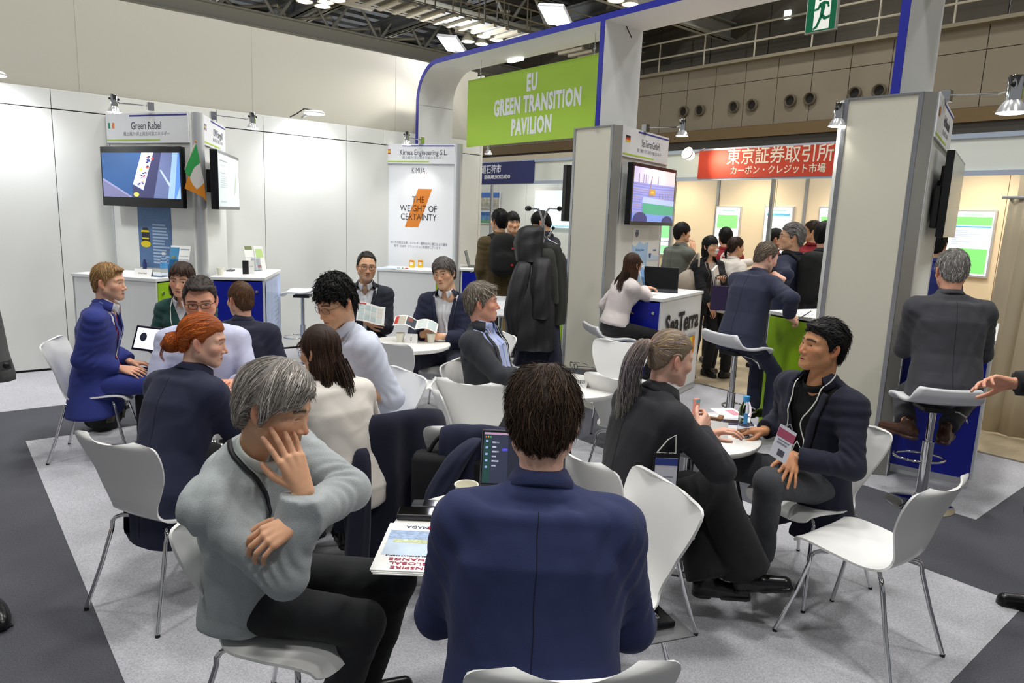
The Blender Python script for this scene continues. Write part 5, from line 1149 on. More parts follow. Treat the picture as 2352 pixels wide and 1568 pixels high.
def folds(J, amp, q):
    """crease rings on the inside of an elbow and under an armpit"""
    S, E, Wr = J[q+'s'], J[q+'e'], J[q+'w']; ud = nrm(E-S); fd = nrm(Wr-E); inn = nrm(fd-ud)
    def f(P):
        Q = P-E.astype(F32); t = Q @ nrm(ud+fd).astype(F32); r2 = (Q*Q).sum(1); side = np.clip((Q @ inn.astype(F32))/.05+.4, 0, 1)
        o = np.sin(t*190+3*np.sin(Q[:, 2]*23)+1.)*np.exp(-r2/.007)*side
        Q2 = P-(S+UPV*-.05).astype(F32); r2 = (Q2*Q2).sum(1); o = o+.5*np.sin((Q2 @ nrm(ud+np.array([.3, .2, .4])).astype(F32))*120+2)*np.exp(-r2/.012)
        return o*amp
    return f
def bounds(J, keys, m=.14): A = np.stack([J[k] for k in keys]); return A.min(0)-m, A.max(0)+m
UPK = ('hip', 'waist', 'chest', 'c7', 'ls', 'rs', 'le', 're', 'lw', 'rw')
def top_fn(J, g=.0, hem=.12, arms='long', end=.03, k=.03, amp=.0025, wf=22, seed=1, cre=.004, ru=.051, re_=.045, rw=.036, rolled=.06, **kw):
    tf = torso_fn(J, g, hem, **kw); af = {}
    for q in ('l', 'r'):
        if arms == 'long': af[q] = arm_fn(J, q, ru, re_, rw, end, g)
        elif arms == 'roll': af[q] = half_arm_fn(J, q, ru, re_+.004, rolled, g)
        elif arms == 'none': af[q] = None
    cr = [folds(J, cre, q) for q in ('l', 'r')]
    def fn(P):
        d = tf(P)
        for q in ('l', 'r'):
            if af[q] is not None: d = smin(d, af[q](P), k)
        if amp: d = d+amp*wob(P, wf, seed, (1, 1, .55))
        if cre: d = d+cr[0](P)+cr[1](P)
        return d
    return fn
def vcut(J, fn, w0, w1, lo, belly=.0, open_w=0., soft=.004):
    """a V opening in front: half width w1 at the neck, w0 at the button height lo (along the spine from the hips), open below by open_w"""
    s = J['s']; A = J['hip']; B = J['c7']; ax = nrm(B-A); L = np.linalg.norm(B-A); Rs, Fs = J['Rs'].astype(F32), J['Fs'].astype(F32); A32 = A.astype(F32); F0 = J['F'].astype(F32)
    def f2(P):
        d = fn(P); q = P-A32; h = (q @ ax.astype(F32))/L; u = np.abs(q @ Rs); y = q @ Fs
        hw = np.where(h > lo, w0+(w1-w0)*(h-lo)/(1.-lo), w0+(open_w-w0)*np.clip((lo-h)/max(lo, .2), 0, 1) if open_w > 0 else -(lo-h)*.6)
        wd = np.maximum((u-hw*s)*.9, (.02*s-y)*.9); return smax(d, -wd, soft)
    return f2
def v_edge(J, w0, w1, lo, sg, n=5, h0=None, h1=.96):
    s = J['s']; A = J['hip']; B = J['c7']; out = []
    for t in np.linspace(lo if h0 is None else h0, h1, n):
        hw = w0+(w1-w0)*(t-lo)/(1.-lo); out.append(A+(B-A)*t+J['Rs']*sg*max(hw, 0)*s+J['Fs']*.14*s)
    return out
def surf(fn, J, vox, hem=.3, keys=UPK, m=.15, lo_z=0.): lo, hi = bounds(J, keys, m); lo[2] -= hem+lo_z; return mesh_sdf(fn, lo, hi, vox)
def ring(J, prof, a0, a1, tilt=22, n=36, up=0., fwd=.042, taper=None, ell_=(1., 1.08)):
    """a collar: profile (r, z) swept round the neck; angle 0 = front, +-180 = back"""
    s = J['s']; c = J['c7']+J['Fs']*fwd*s+J['Us']*up*s; R = J['Rs']; ax = rot(R, -tilt) @ J['Us']; f = nrm(np.cross(ax, R)); f = nrm(J['Fs']-ax*(J['Fs'] @ ax)); k = len(prof); V = []; F = []
    for i in range(n):
        t = i/(n-1); a = math.radians(a0+(a1-a0)*t); sc = 1. if taper is None else taper(t)
        for r, z in prof: V.append(c+(R*math.sin(a)*r*ell_[0]+f*math.cos(a)*r*ell_[1]+ax*z*sc)*s)
    for i in range(n-1):
        for j in range(k): j2 = (j+1) % k; F.append((i*k+j, i*k+j2, (i+1)*k+j2, (i+1)*k+j))
    return np.array(V), np.array(F)
def jacket(m, vox=.011, hem=.15, V=(.0, .10, .34), open_w=0., lapel=.07, name='jacket', end=.025, amp=.006, seed=1, collar=True, k=.042, g=.012, cre=.009, seam=True, hw=1., notch=True, buttons=None, **kw):
    def w_(J, o):
        base = top_fn(J, g, hem, 'long', end, k, amp, 20, seed, cre, hw=hw, **kw); fn = vcut(J, base, *V, open_w=open_w) if V else base
        P, F = surf(fn, J, vox, hem); parts = [(P, F)]; J['out'] = base; J['outc'] = fn
        o2 = part(J, o, name, P, [F], m)
        ex = []
        if V and lapel:
            for sg in (-1, 1):
                pts = v_edge(J, *V, sg, 6, h1=.97); r = ribbon(base, pts, [.0], .004, .003, 22, wid2=None) if False else None
                a = [.008, lapel*.8, lapel, lapel*.72, lapel*.62]; z = [0.004]*5
                V_, F_ = ribbon(base, pts, z if sg > 0 else a, .005, .003, 24, wid2=a if sg > 0 else z); ex.append((V_, F_))
        if collar: ex.append(ring(J, [(.060, -.02), (.060, .030), (.066, .034), (.097, -.020), (.090, -.026)], 62, 298, 16, up=.010))
        if ex: V_, F_ = join(ex); p = link('lapel' if V else 'collar', mesh_np('lapel', V_-J['base'], F_, True, [m]), o2)
        if seam:
            sm = []
            back = [J['c7']-J['Us']*.03-J['Fs']*.1, J['chest']-J['Fs']*.16, J['waist']-J['F']*.16, J['hip']-J['F']*.18, J['hip']-UPV*hem*.8-J['F']*.18]
            sm.append(ribbon(base, back, .0018, .0006, .0004, 40))
            V_, F_ = join(sm); link('seam', mesh_np('seam', V_-J['base'], F_, True, [MSEAM]), o2)
        if buttons:
            b = MB()
            for q in ('l', 'r'):
                fd = nrm(J[q+'w']-J[q+'e']); sd = nrm(np.cross(fd, UPV))*(1 if q == 'r' else -1)
                for i in range(3):
                    c = project(base, (J[q+'w']-fd*(end+.02+.016*i)+sd*.05)[None].astype(F32), .001)[0]; b.ball(c-J['base'], (.006, .006, .006), 8)
            b.build('button', buttons, o2)
        return o2
    return w_
def shirt(m, vox=.012, hem=.02, arms='long', end=.012, collar=True, name='shirt', V=None, amp=.002, seed=4, g=-.009, neckband=None, col_up=.012, placket=True, rolled=.07, k=.03, cre=.002, **kw):
    def w_(J, o):
        base = top_fn(J, g, hem, arms, end, k, amp, 24, seed, cre, ru=.047, re_=.04, rw=.031, rolled=rolled, **kw); fn = vcut(J, base, *V) if V else base
        P, F = surf(fn, J, vox, hem); o2 = part(J, o, name, P, [F], m); J.setdefault('out', base); J['shirt'] = base
        if collar:
            ex = [ring(J, [(.054, -.02), (.054, .034), (.058, .038), (.071, .0), (.066, -.008)], 16, 344, 24, up=col_up, fwd=.04)]
            for sg in (-1, 1):   # collar points
                c = ring(J, [(.056, .032), (.068, .006)], sg*16, sg*52, 24, 6, col_up, .041)[0].reshape(6, 2, 3); tip = c[0, 1]-J['Us']*.034+J['Rs']*sg*.014+J['Fs']*.006
                Vv = [c[0, 0], c[2, 0], c[5, 0], c[5, 1]-J['Us']*.006, c[2, 1]-J['Us']*.022, tip]; Vv = np.array(Vv); N = J['Fs']*.004; Vv = np.concatenate([Vv+J['Fs']*.002, Vv+N+J['Fs']*.002])
                ex.append((Vv, np.array([[0, 1, 4, 5], [1, 2, 3, 4], [6, 11, 10, 7], [7, 10, 9, 8], [0, 5, 11, 6], [5, 4, 10, 11], [4, 3, 9, 10]])))
            V_, F_ = join(ex); link('collar', mesh_np('collar', V_-J['base'], F_, False, [m]), o2)
        if neckband: V_, F_ = ring(J, neckband, 0, 360, 24, up=.004); link('neckband', mesh_np('neckband', V_-J['base'], [F_], True, [m]), o2)
        if placket and collar:
            pts = [J['c7']+J['Fs']*.14-J['Us']*.07, J['chest']+J['Fs']*.2, J['waist']+J['F']*.2]; V_, F_ = ribbon(base, pts, .03, .0015, .001, 16); link('placket', mesh_np('placket', V_-J['base'], [F_], True, [m]), o2)
        return o2
    return w_
def trousers(m, vox=.013, r=(.088, .064, .056, .06), cut=.06, amp=.003, seed=8, name='trousers', wide=0., skirt=False):
    def w_(J, o):
        s = J['s']
        def fn(P):
            d = ell(P, J['hip']+UPV*.02, np.array([.165, .125, .12])*s, np.stack([J['R'], J['F'], UPV], 1))
            d = np.minimum(d, 9)
            L = None
            for q in ('l', 'r'):
                a = J[q+'a']; kd = nrm(a-J[q+'k']); C = a+kd*(.085-cut)*s*0+kd*.0
                q1 = cap(P, J[q+'hp'], J[q+'k'], r[0]*s, r[1]*s); q2 = cap(P, J[q+'k'], a+kd*.06, (r[1]-.002)*s, (r[3]+wide)*s)
                q2 = np.maximum(q2, (P-(a+kd*(.06-cut)).astype(F32)) @ kd.astype(F32)); x = smin(q1, q2, .02); L = x if L is None else np.minimum(L, x)
                Q = P-J[q+'k'].astype(F32); td = nrm(J[q+'k']-J[q+'hp']); bk = nrm(kd-td); L = L+.004*np.sin((Q @ nrm(kd+td).astype(F32))*150)*np.exp(-(Q*Q).sum(1)/.01)*np.clip((Q @ bk.astype(F32))/.05, 0, 1)
            d = smin(d, L, .03); return d+amp*wob(P, 19, seed, (1, 1, .7))
        A = np.stack([J[k] for k in ('hip', 'lk', 'rk', 'la', 'ra')]); P, F = mesh_sdf(fn, A.min(0)-.2, A.max(0)+.2, vox); J['legs'] = fn; return part(J, o, name, P, [F], m)
    return w_
def shoes(m, ms=None, vox=.006, boot=0., L=.27):
    def w_(J, o):
        for q in ('l', 'r'):
            s = J['s']; a = J[q+'a']; fd = J[q+'fd']; kd = nrm(J[q+'k']-a)
            pitch = J.get(q+'fp', 0); side = np.array([fd[1], -fd[0], 0]); f3 = rot(side, -pitch) @ fd; up = rot(side, -pitch) @ UPV; f3 = nrm(f3); up = nrm(np.cross(side, f3))
            M = np.stack([side, f3, up], 1); org = a-up*.085*s
            def fn(P):
                A = ((P-org.astype(F32)) @ M.astype(F32))/s
                d = cap(A, (0, -.045, .04), (0, .02, .045), .036, .036); d = smin(d, cap(A, (0, .03, .038), (0, .155, .028), .037, .031), .03); d = smin(d, cap(A, (0, -.03, .05), (0, -.012, .10+boot), .034, .035), .03)
                d = np.maximum(d, -A[:, 2]+.012)
                B = A.copy(); B[:, 0] *= .92; so = np.maximum(cap(B*np.array([1, 1, 0], F32), (0, -.045, 0), (0, .155, 0), .037, .035), np.abs(A[:, 2]-.008)-.009); so = np.where((A[:, 1] > -.0) & (A[:, 1] < .045), np.maximum(so, .006-A[:, 2]), so)
                d = np.minimum(d, so); return np.maximum(d, A[:, 2]-.125-boot)*s
            lo = np.minimum(org, org+f3*.22*s)-.1; hi = np.maximum(org, org+f3*.22*s)+.1; hi[2] += .08+boot; P, F = mesh_sdf(fn, lo, hi, vox); part(J, o, 'shoe', P, [F], m)
    return w_
def tie(m, n=20, w=(.032, .05, .08)):
    def w_(J, o):
        pts = [J['c7']+J['Fs']*.13-J['Us']*.055, J['chest']+J['Fs']*.2+J['Us']*.03, J['waist']+J['F']*.22, J['hip']*.6+J['waist']*.4+J['F']*.2]; V_, F_ = ribbon(J['shirt'], pts, list(w), .006, .003, n); part(J, o, 'tie', V_, [F_], m)
    return w_
def lanyard(m, drop=.36, w=.012, badge=None, sdf='out', spread=.075, off=.005, tilt=0., bside=0.):
    """neck ribbon; badge = function(J, o, point) that builds the card"""
    def w_(J, o):
        fn = J[sdf]; parts = []; s = J['s']; P0 = J['c7']; tip = P0-J['Us']*drop*s+J['Fs']*.2+J['Rs']*bside
        for sg in (-1, 1):
            pts = [P0-J['Fs']*.03+J['Us']*.03+J['Rs']*sg*.03, P0+J['Rs']*sg*spread*s+J['Us']*.02+J['Fs']*.02, P0+J['Rs']*sg*(spread*.9)*s-J['Us']*.08*s+J['Fs']*.12, P0+J['Rs']*sg*spread*.45*s-J['Us']*drop*.62*s+J['Fs']*.2+J['Rs']*bside*.6, tip]
            parts.append(ribbon(fn, pts, w, .0015, off, 30))
        V_, F_ = join(parts); l = link('lanyard', mesh_np('lanyard', V_-J['base'], F_, True, [m]), o)
        if badge: badge(J, o, project(fn, tip[None].astype(F32), .008)[0], grad(fn, tip[None].astype(F32))[0])
    return w_
def badge_card(w, h, bands, mcard, tilt=0, back=None):
    """bands: [(v0, v1, material)] in fractions of the height"""
    def b(J, o, p, n):
        n = nrm(n*[1, 1, .2]); x = nrm(np.cross(UPV, n)); y = np.cross(n, x); Mx = Matrix(((x[0], y[0], n[0], p[0]-J['base'][0]), (x[1], y[1], n[1], p[1]-J['base'][1]), (x[2], y[2], n[2], p[2]-J['base'][2]), (0, 0, 0, 1))) @ Matrix.Rotation(math.radians(tilt), 4, 'Z')
        c = MB().box(-w/2, w/2, -h, 0, -.001, .001).build('badge', mcard, o, M=Mx)
        for v0, v1, u0, u1, m in bands: MB().box(w*u0, w*u1, -h+h*v0, -h+h*v1, .001, .0016).build('print', m, c)
    return b
def glasses(m, mlens=None, z=.0, w=.0, half=False, r=.0014):
    def w_(J, o):
        fw = 1.; b = MB(); L = MB(); yy = .1
        for sg in (-1, 1):
            cx = sg*.033; pts = []
            for i in range(16):
                a = 2*math.pi*i/16; c_, s_ = math.cos(a), math.sin(a); ex = .62
                pts.append(toW(J, (cx+.0235*np.sign(c_)*abs(c_)**ex, yy-.35*abs(sg*.033-0)*0-.012*abs((cx+.0235*c_)/.06)**2, z-.002+.0155*np.sign(s_)*abs(s_)**ex))-J['base'])
            b.tube(pts, r, 6, closed=True); n0 = len(L.v); L.add([tuple(p) for p in pts], [list(range(16))])
            b.tube([toW(J, (sg*.056, yy-.011, z+.004))-J['base'], toW(J, (sg*.0745, yy-.03, z+.006))-J['base'], toW(J, (sg*.081, .0, z+.004))-J['base'], toW(J, (sg*.082, -.012, z-.008))-J['base']], r*1.1, 6)
        b.tube([toW(J, (-.0105, yy+.001, z+.004))-J['base'], toW(J, (0, yy+.004, z+.006))-J['base'], toW(J, (.0105, yy+.001, z+.004))-J['base']], r, 6)
        g = b.build('glasses', m, o, smooth=4)
        L.build('lens', mlens or MLENS, g)
    return w_
MSEAM = mat('seam thread', (.085, .09, .13), .9)
MLENS = mat('spectacle lens', (.96, .98, 1), .02, trans=1., ior=1.02, alpha=.25)
# ================================================================ the people
def suit(n, c, **k): return mat('cloth '+n, c, .85, bump=.35, bscale=650, sheen=.06, wrk=.30, **k)
C_royal = suit('royal blue', '2a357f'); C_navy = suit('navy', '20253f'); C_navy2 = suit('dark navy', '1b1f33'); C_blue = suit('slate blue', '27305a'); C_char = suit('charcoal', '303238'); C_ch2 = suit('charcoal blazer', '2c2c31')
C_mid = suit('midnight', '191c30'); C_grey = suit('grey wool', '404147', var=.08, vscale=300); C_ink = suit('ink suit', '2d3148'); C_black = suit('black', '17171b'); C_bk2 = suit('black trousers', '1b1d20')
C_white = mat('white cotton', 'e9eaef', .8, bump=.15, bscale=900, wrk=.28); C_sky = mat('pale blue cotton', 'b4c2ee', .8, bump=.15, bscale=900, wrk=.28); C_lil = mat('pale lilac cotton', 'cfd3ee', .8, bump=.15, bscale=900, wrk=.28); C_ice = mat('ice blue cotton', 'd3d9ea', .8, bump=.15, bscale=900, wrk=.28)
C_cream = mat('cream silk', 'e6dfd6', .5, bump=.1, bscale=300, wrk=.28, sheen=.1); C_blush = mat('blush blouse', 'e4dad8', .6, bump=.1, bscale=300, wrk=.28)
C_knit = mat('heather grey knit', 'a7aeb0', .95, bump=.6, bscale=420, wrk=.28, var=.10, vscale=260, sheen=.15); C_green = mat('bottle green knit', '1e4642', .95, bump=.4, bscale=420, sheen=.1)
C_tee = mat('black tee', '121215', .9); C_mel = suit('grey melange', '45474c', var=.22, vscale=420); C_tweed = suit('grey tweed', '6b6f68', var=.2, vscale=200); C_olive = suit('olive', '55472a', var=.1, vscale=200); C_khaki = suit('khaki', 'b09766'); C_maroon = suit('maroon happi', '8c1f2a')
C_ivory = mat('ivory knit', 'e0d9cf', .9, bump=.3, bscale=400)
S_black = mat('black leather', '141416', .28, bump=.1, bscale=120); S_brown = mat('brown leather', '4a2f22', .3, bump=.1, bscale=120); S_dbrown = mat('dark brown leather', '3a271c', .25)
C_tie = mat('red silk tie', 'a5182c', .45); L_white = mat('white cord', 'e4e6de', .7); L_black = mat('black ribbon', '1a1b22', .5); B_card = mat('badge card', 'e3e4ee', .4); B_pur = mat('badge purple', '7b5f93', .5); B_pink = mat('badge rose', 'b4536f', .5); B_blue = mat('badge blue', '3a4a9a', .5); B_bk = mat('badge black', '14151a', .4); B_yel = mat('badge yellow', 'd9de3a', .5)
G_black = mat('black frames', '121214', .3); G_gold = mat('thin gold frames', 'a58d66', .3, .8)
BR = ((.30, .20, .13), (.24, .16, .10), (.20, .13, .085)); DK = ((.085, .075, .07), (.11, .09, .08), (.06, .055, .055)); BK = ((.055, .05, .05), (.075, .068, .066), (.045, .042, .045)); GR = ((.50, .49, .47), (.36, .35, .34), (.62, .60, .58), (.27, .26, .25)); GM = ((.30, .28, .25), (.42, .39, .36), (.23, .20, .18)); BL = ((.62, .50, .34), (.52, .41, .27), (.45, .34, .22)); RED = ((.62, .31, .11), (.52, .25, .09), (.70, .38, .15), (.45, .21, .08)); DB = ((.20, .14, .11), (.26, .185, .145), (.15, .105, .085))
def H(cols, line='short', **k): return dict(cols=cols, line=line, **k)
FWD = lambda J, d, up=0.: J['Fs']*d+UPV*up
# --- P1: royal blue suit, far left, facing right
J = pose(at=(250, 648), dist=4.72, face=74, hface=84, seat=.435, lean=9, hpitch=3, rh=lambda J: J['rk']*.45+J['rhp']*.55+UPV*.105+J['R']*-.02, lh=lambda J: J['lk']*.5+J['lhp']*.5+UPV*.11, knees=(8, 4), rpole=gdir(-90)*.5-UPV+gdir(180)*.3); P1 = J
person(J, 'man in royal blue suit and red tie seated at far left with hand on thigh', dict(skin='light', stub=.25, browc=(.42, .30, .20), hs=1.02, iris=(.3, .4, .5)), H(BL, 'short', n=1500, L=.05, r=.0013, flow='side', part=.02, sg=-1, quiff=.5, th=.014, ths=.006, seed=11),
       hands={'r': dict(dir=gdir(95)+np.array([0, 0, -.12]), back=UPV+gdir(200)*.5, curl=(14, 16, 10), spread=5), 'l': dict(dir=gdir(60)-UPV*.2, back=UPV)},
       wear=[shirt(C_white), tie(C_tie), jacket(C_royal, V=(.0, .11, .30), hem=.21, hw=1.08, flare=.05, seed=5, amp=.006), trousers(C_royal), shoes(S_black), lanyard(L_white, .30, .006, badge_card(.085, .14, [(.66, .9, -.5, .5, B_pur), (.50, .62, -.4, .4, B_pur), (.2, .42, -.25, .1, mat('grey print', '8d8d9c', .6))], B_card, tilt=-14), bside=.02)], vox=.0042)
# --- P2: bottle green jumper, facing the camera
J = pose(at=(418, 642), dist=5.1, face=178, hface=172, seat=.435, lean=10, hpitch=8, hroll=-4, shw=.16, lh=lambda J: J['hip']+J['F']*.35+UPV*.2-J['R']*.05, rh=lambda J: J['hip']+J['F']*.35+UPV*.2+J['R']*.08); P2 = J
person(J, 'smiling woman in bottle green jumper with dark bob behind the glasses man', dict(skin='light', fem=1, browc=(.22, .15, .11), lip=(.72, .38, .36), flush=.5), H(DB, 'long', n=900, L=.12, r=.0016, flow='down', cp=(.02, -.01, .115), th=.016, amp=.004, vox=.006, extra=[('ell', (.06, -.03, -.08), (.035, .055, .07)), ('ell', (-.06, -.03, -.08), (.035, .055, .07)), ('ell', (0, -.075, -.07), (.06, .03, .075))], box=((-.13, -.15, -.2), (.13, .14, .16))),
       hands={'l': dict(), 'r': dict()}, wear=[shirt(C_white, placket=False, fem=1), jacket(C_green, V=(.0, .07, .72), lapel=0, collar=False, seam=False, hem=.08, fem=1, name='jumper', amp=.003), trousers(C_black), shoes(S_black), lanyard(L_white, .30, .006)], vox=.0052)
# --- P3: lilac shirt and glasses, facing the camera, half hidden by the red haired woman
J = pose(at=(460, 690), dist=3.95, face=158, hface=160, seat=.435, lean=12, hpitch=12, hroll=2, lh=lambda J: J['hip']+J['F']*.40+UPV*.25-J['R']*.16, rh=lambda J: J['hip']+J['F']*.36+UPV*.24+J['R']*.12, lpole=(.4, .2, -.6), shw=.19); P3 = J
person(J, 'heavy set man in pale lilac shirt and dark glasses facing the camera', dict(skin='ruddy', browc=(.2, .15, .12), jl=1.03, fw=1.08, flush=.6, iris=(.3, .33, .33)), H(((.19, .16, .14), (.27, .24, .22), (.14, .11, .10)), 'reced', n=1500, L=.06, r=.0014, flow='back', quiff=.9, th=.017, ths=.008, fw=1.06, amp=.004, seed=4),
       hands={'l': dict(), 'r': dict()}, wear=[shirt(C_lil, arms='long', end=.03, hw=1.08, belly=.03, amp=.005, seed=9, g=.012, cre=.006), trousers(C_black, vox=.02), glasses(G_black, half=True, r=.0016)], vox=.0038)
# --- P4: dark jacket seen from behind at the far table
J = pose(at=(553, 688), dist=4.5, face=-12, hface=-48, seat=.435, lean=12, hpitch=4); P4 = J
person(J, 'man in dark navy jacket with cropped brown hair seen from behind near blue counter', dict(skin='light', browc=(.3, .2, .14)), H(((.31, .21, .14), (.25, .17, .115), (.36, .26, .18)), 'short', n=1500, L=.03, r=.0013, th=.010, ths=.006, flow='crown', seed=21),
       hands={'l': dict(), 'r': dict()}, wear=[shirt(C_sky), jacket(C_navy2, hem=.16, hw=1.04, seed=7), trousers(C_bk2, vox=.02), shoes(S_black, vox=.012)], vox=.005)
# --- P5: red haired woman in navy blazer, back to the camera
J = pose(at=(466, 782), dist=3.12, face=24, hface=74, seat=.435, lean=18, side=0, hpitch=10, shw=.165, lh=lambda J: J['hip']+J['F']*.45+UPV*.28-J['R']*.16, rh=lambda J: J['hip']+J['F']*.42+UPV*.27+J['R']*.05, feet=(-.25, -.2)); P5 = J
def redc(t, r): c = np.array(RED)[(np.asarray(r)*3.99).astype(int)]; return c*np.ones_like(t)[..., None]
person(J, 'red haired woman with a low bun in navy blazer seen from behind', dict(skin='pale', fem=1, browc=(.5, .3, .18), flush=.5, hs=1.02, lip=(.72, .42, .40), iris=(.3, .35, .3)), H(RED, 'tied', n=2400, L=.11, r=.0011, flow='tie', tie=(0, -.125, -.02), th=.013, ths=.010, amp=.0018, jit=.08, lift=.0015, segs=8, seed=5, extra=[('ell', (.0, -.128, -.03), (.047, .04, .047), .012)], box=((-.13, -.2, -.15), (.13, .14, .16)),
       tails=[lambda c: bundle([(.03*math.cos(a), -.135+.02*math.sin(2*a), -.03+.035*math.sin(a)) for a in np.linspace(0, 6.8, 9)], [.014, .016, .014], 160, .0012, redc, 3), lambda c: bundle([(.01, -.16, -.06), (.02, -.165, -.09), (.05, -.14, -.115)], [.01, .004], 20, .0008, redc, 4), lambda c: bundle([(-.04, -.10, .0), (-.055, -.15, -.02), (-.02, -.17, -.05), (.03, -.15, -.05)], [.016, .014, .01], 90, .0012, redc, 6), lambda c: bundle([(.02*math.cos(a), -.112+.01*math.sin(a), .004+.014*math.sin(a)) for a in np.linspace(0, 6.3, 7)], [.005, .005], 50, .0014, lambda t, r: np.zeros(t.shape+(3,))+.05, 8)]),
       hands={'l': dict(), 'r': dict()}, wear=[jacket(C_navy, V=(.0, .08, .5), lapel=.05, hem=.22, fem=1, hw=1.12, amp=.006, seed=15, cre=.008, vox=.0095), trousers(C_black, r=(.10, .075, .06, .065)), shoes(S_black)], vox=.0036)
# --- P6: grey haired man, grey jumper, chin on hand
d6 = 1.98
J = pose(at=(634, 936), dist=d6, face=110, hface=99, seat=.435, lean=9, side=12, hpitch=15, hfwd=.075, hroll=-5, rh=D(695, 1120, d6-.075), lh=D(684, 1196, d6-.10), lpole=gdir(75)*1.-UPV*.3, rpole=-UPV*1.+gdir(95)*.25+gdir(180)*.15, lk=D(985, 1332, d6+.30), rk=D(895, 1440, d6+.10), feet=(-.3, -.35), lfd=60, rfd=120); P6 = J
person(J, 'grey haired man in grey jumper resting his cheek on his hand', dict(skin='asian', asian=1, browc=(.16, .14, .13), jl=1.03, flush=.3, gaze=(0, -22), stub=.12, brow=1.25, eye=-.0012, lip=(.68, .44, .40)), H(((.58, .56, .54), (.44, .42, .41), (.66, .64, .62), (.33, .32, .31), (.5, .47, .44)), 'short', n=7000, L=.085, r=.00075, flow='side', part=-.02, sg=1, th=.024, ths=.017, amp=.005, freq=70, jit=.13, lift=.007, segs=9, seed=6, st=(1, .5, .5), dz=-.006, tipz=.004, quiff=.6, qx=.01),
       hands={'r': dict(dir=UPV*1.+gdir(-90)*.42+gdir(0)*.12, back=gdir(180)*1.+gdir(90)*.75, sc=1.02, cl=[(10, 14, 8), (8, 12, 8), (10, 14, 8), (14, 18, 10)], spread=6, thumb=(40, 30), vox=.0028), 'l': dict(dir=gdir(-95)*.8-UPV*.35+gdir(180)*.55, back=UPV*.8+gdir(150)*.5, curl=(30, 40, 24), spread=6, vox=.0028)},
       wear=[shirt(mat('white mock neck', 'dfe5e0', .85), collar=False, placket=False, end=.005, neckband=[(.056, -.03), (.057, .028), (.062, .034), (.066, .028), (.068, -.03)]), jacket(C_knit, V=None, lapel=0, collar=False, seam=False, name='jumper', hem=.045, end=.03, amp=.008, cre=.011, seed=3, vox=.007, hw=1.05, re_=.05, ru=.056), trousers(C_bk2, vox=.010, amp=.006), shoes(S_black),
             lanyard(L_black, .36, .014, None, bside=.03)], vox=.0028)
# --- P7: dark bob, cream blouse, back to the camera
J = pose(at=(735, 806), dist=3.12, face=-40, hface=-62, seat=.435, lean=15, side=-4, hpitch=10, shw=.16, lh=lambda J: J['hip']+J['F']*.42+UPV*.27-J['R']*.1, rh=lambda J: J['hip']+J['F']*.38+UPV*.27+J['R']*.12); P7 = J
dbc = lambda t, r: np.array(DB)[(np.asarray(r)*2.99).astype(int)]*np.ones_like(t)[..., None]*1.05
person(J, 'woman in cream blouse with dark brown shoulder length hair seen from behind', dict(skin='asian', fem=1, asian=1, browc=(.15, .11, .1)), H(DB, 'long', n=2200, L=.20, r=.0012, flow='down', cp=(.01, -.02, .115), th=.015, amp=.002, jit=.08, lift=.003, segs=9, seed=8, extra=[('ell', (0, -.07, -.11), (.078, .05, .135)), ('ell', (.062, -.02, -.10), (.030, .055, .12)), ('ell', (-.058, -.03, -.10), (.028, .05, .12))], box=((-.13, -.16, -.27), (.13, .14, .16)),
       tails=[lambda c: bundle([(.055, -.08, -.06), (.075, -.105, -.18), (.085, -.11, -.28)], [.03, .035, .016], 180, .0012, dbc, 2), lambda c: bundle([(0, -.1, -.06), (.0, -.135, -.2), (-.005, -.135, -.29)], [.045, .05, .03], 260, .0012, dbc, 3), lambda c: bundle([(-.055, -.07, -.08), (-.07, -.085, -.18), (-.07, -.08, -.26)], [.03, .03, .014], 160, .0012, dbc, 4)]),
       hands={'l': dict(), 'r': dict()}, wear=[shirt(C_cream, collar=False, placket=False, fem=1, hw=1.06, amp=.007, cre=.007, g=.014, seed=12, hem=.05, end=.02, name='blouse', vox=.009, neckband=[(.058, -.03), (.06, .012), (.064, .014), (.07, -.03)]), trousers(C_navy2, vox=.016), shoes(S_black, vox=.01), glasses(G_black, r=.0009)], vox=.004)
# --- P8: curly black hair, pale shirt with rolled sleeves, looking down to the left
J = pose(at=(771, 694), dist=3.80, face=-128, hface=-142, seat=.435, lean=14, hpitch=22, lh=lambda J: D(800, 872, np.dot(J['chest']-CAMP, FV)-.12), rh=lambda J: J['hip']+J['F']*.40+UPV*.27+J['R']*.1, lpole=gdir(90)*1.-UPV*.8); P8 = J
person(J, 'curly haired man in pale blue shirt with rolled sleeves and glasses looking down', dict(skin='asian', asian=1, browc=(.1, .09, .09), fw=1.02, gaze=(0, -18)), H(BK, 'fringe', n=1700, L=.05, r=.0022, flow='crown', th=.026, ths=.014, amp=.008, freq=95, jit=.9, lift=.008, seed=14, st=(1, 1, 1), dz=.022),
       hands={'l': dict(arm=.24), 'r': dict(arm=.24)}, wear=[shirt(C_ice, arms='roll', rolled=.05, amp=.006, cre=.007, g=.012, seed=2, hw=1.03, hem=.08, vox=.010), trousers(C_navy2, vox=.018), shoes(S_black, vox=.01), lanyard(L_white, .4, .004), glasses(G_black, r=.0012)], vox=.004)
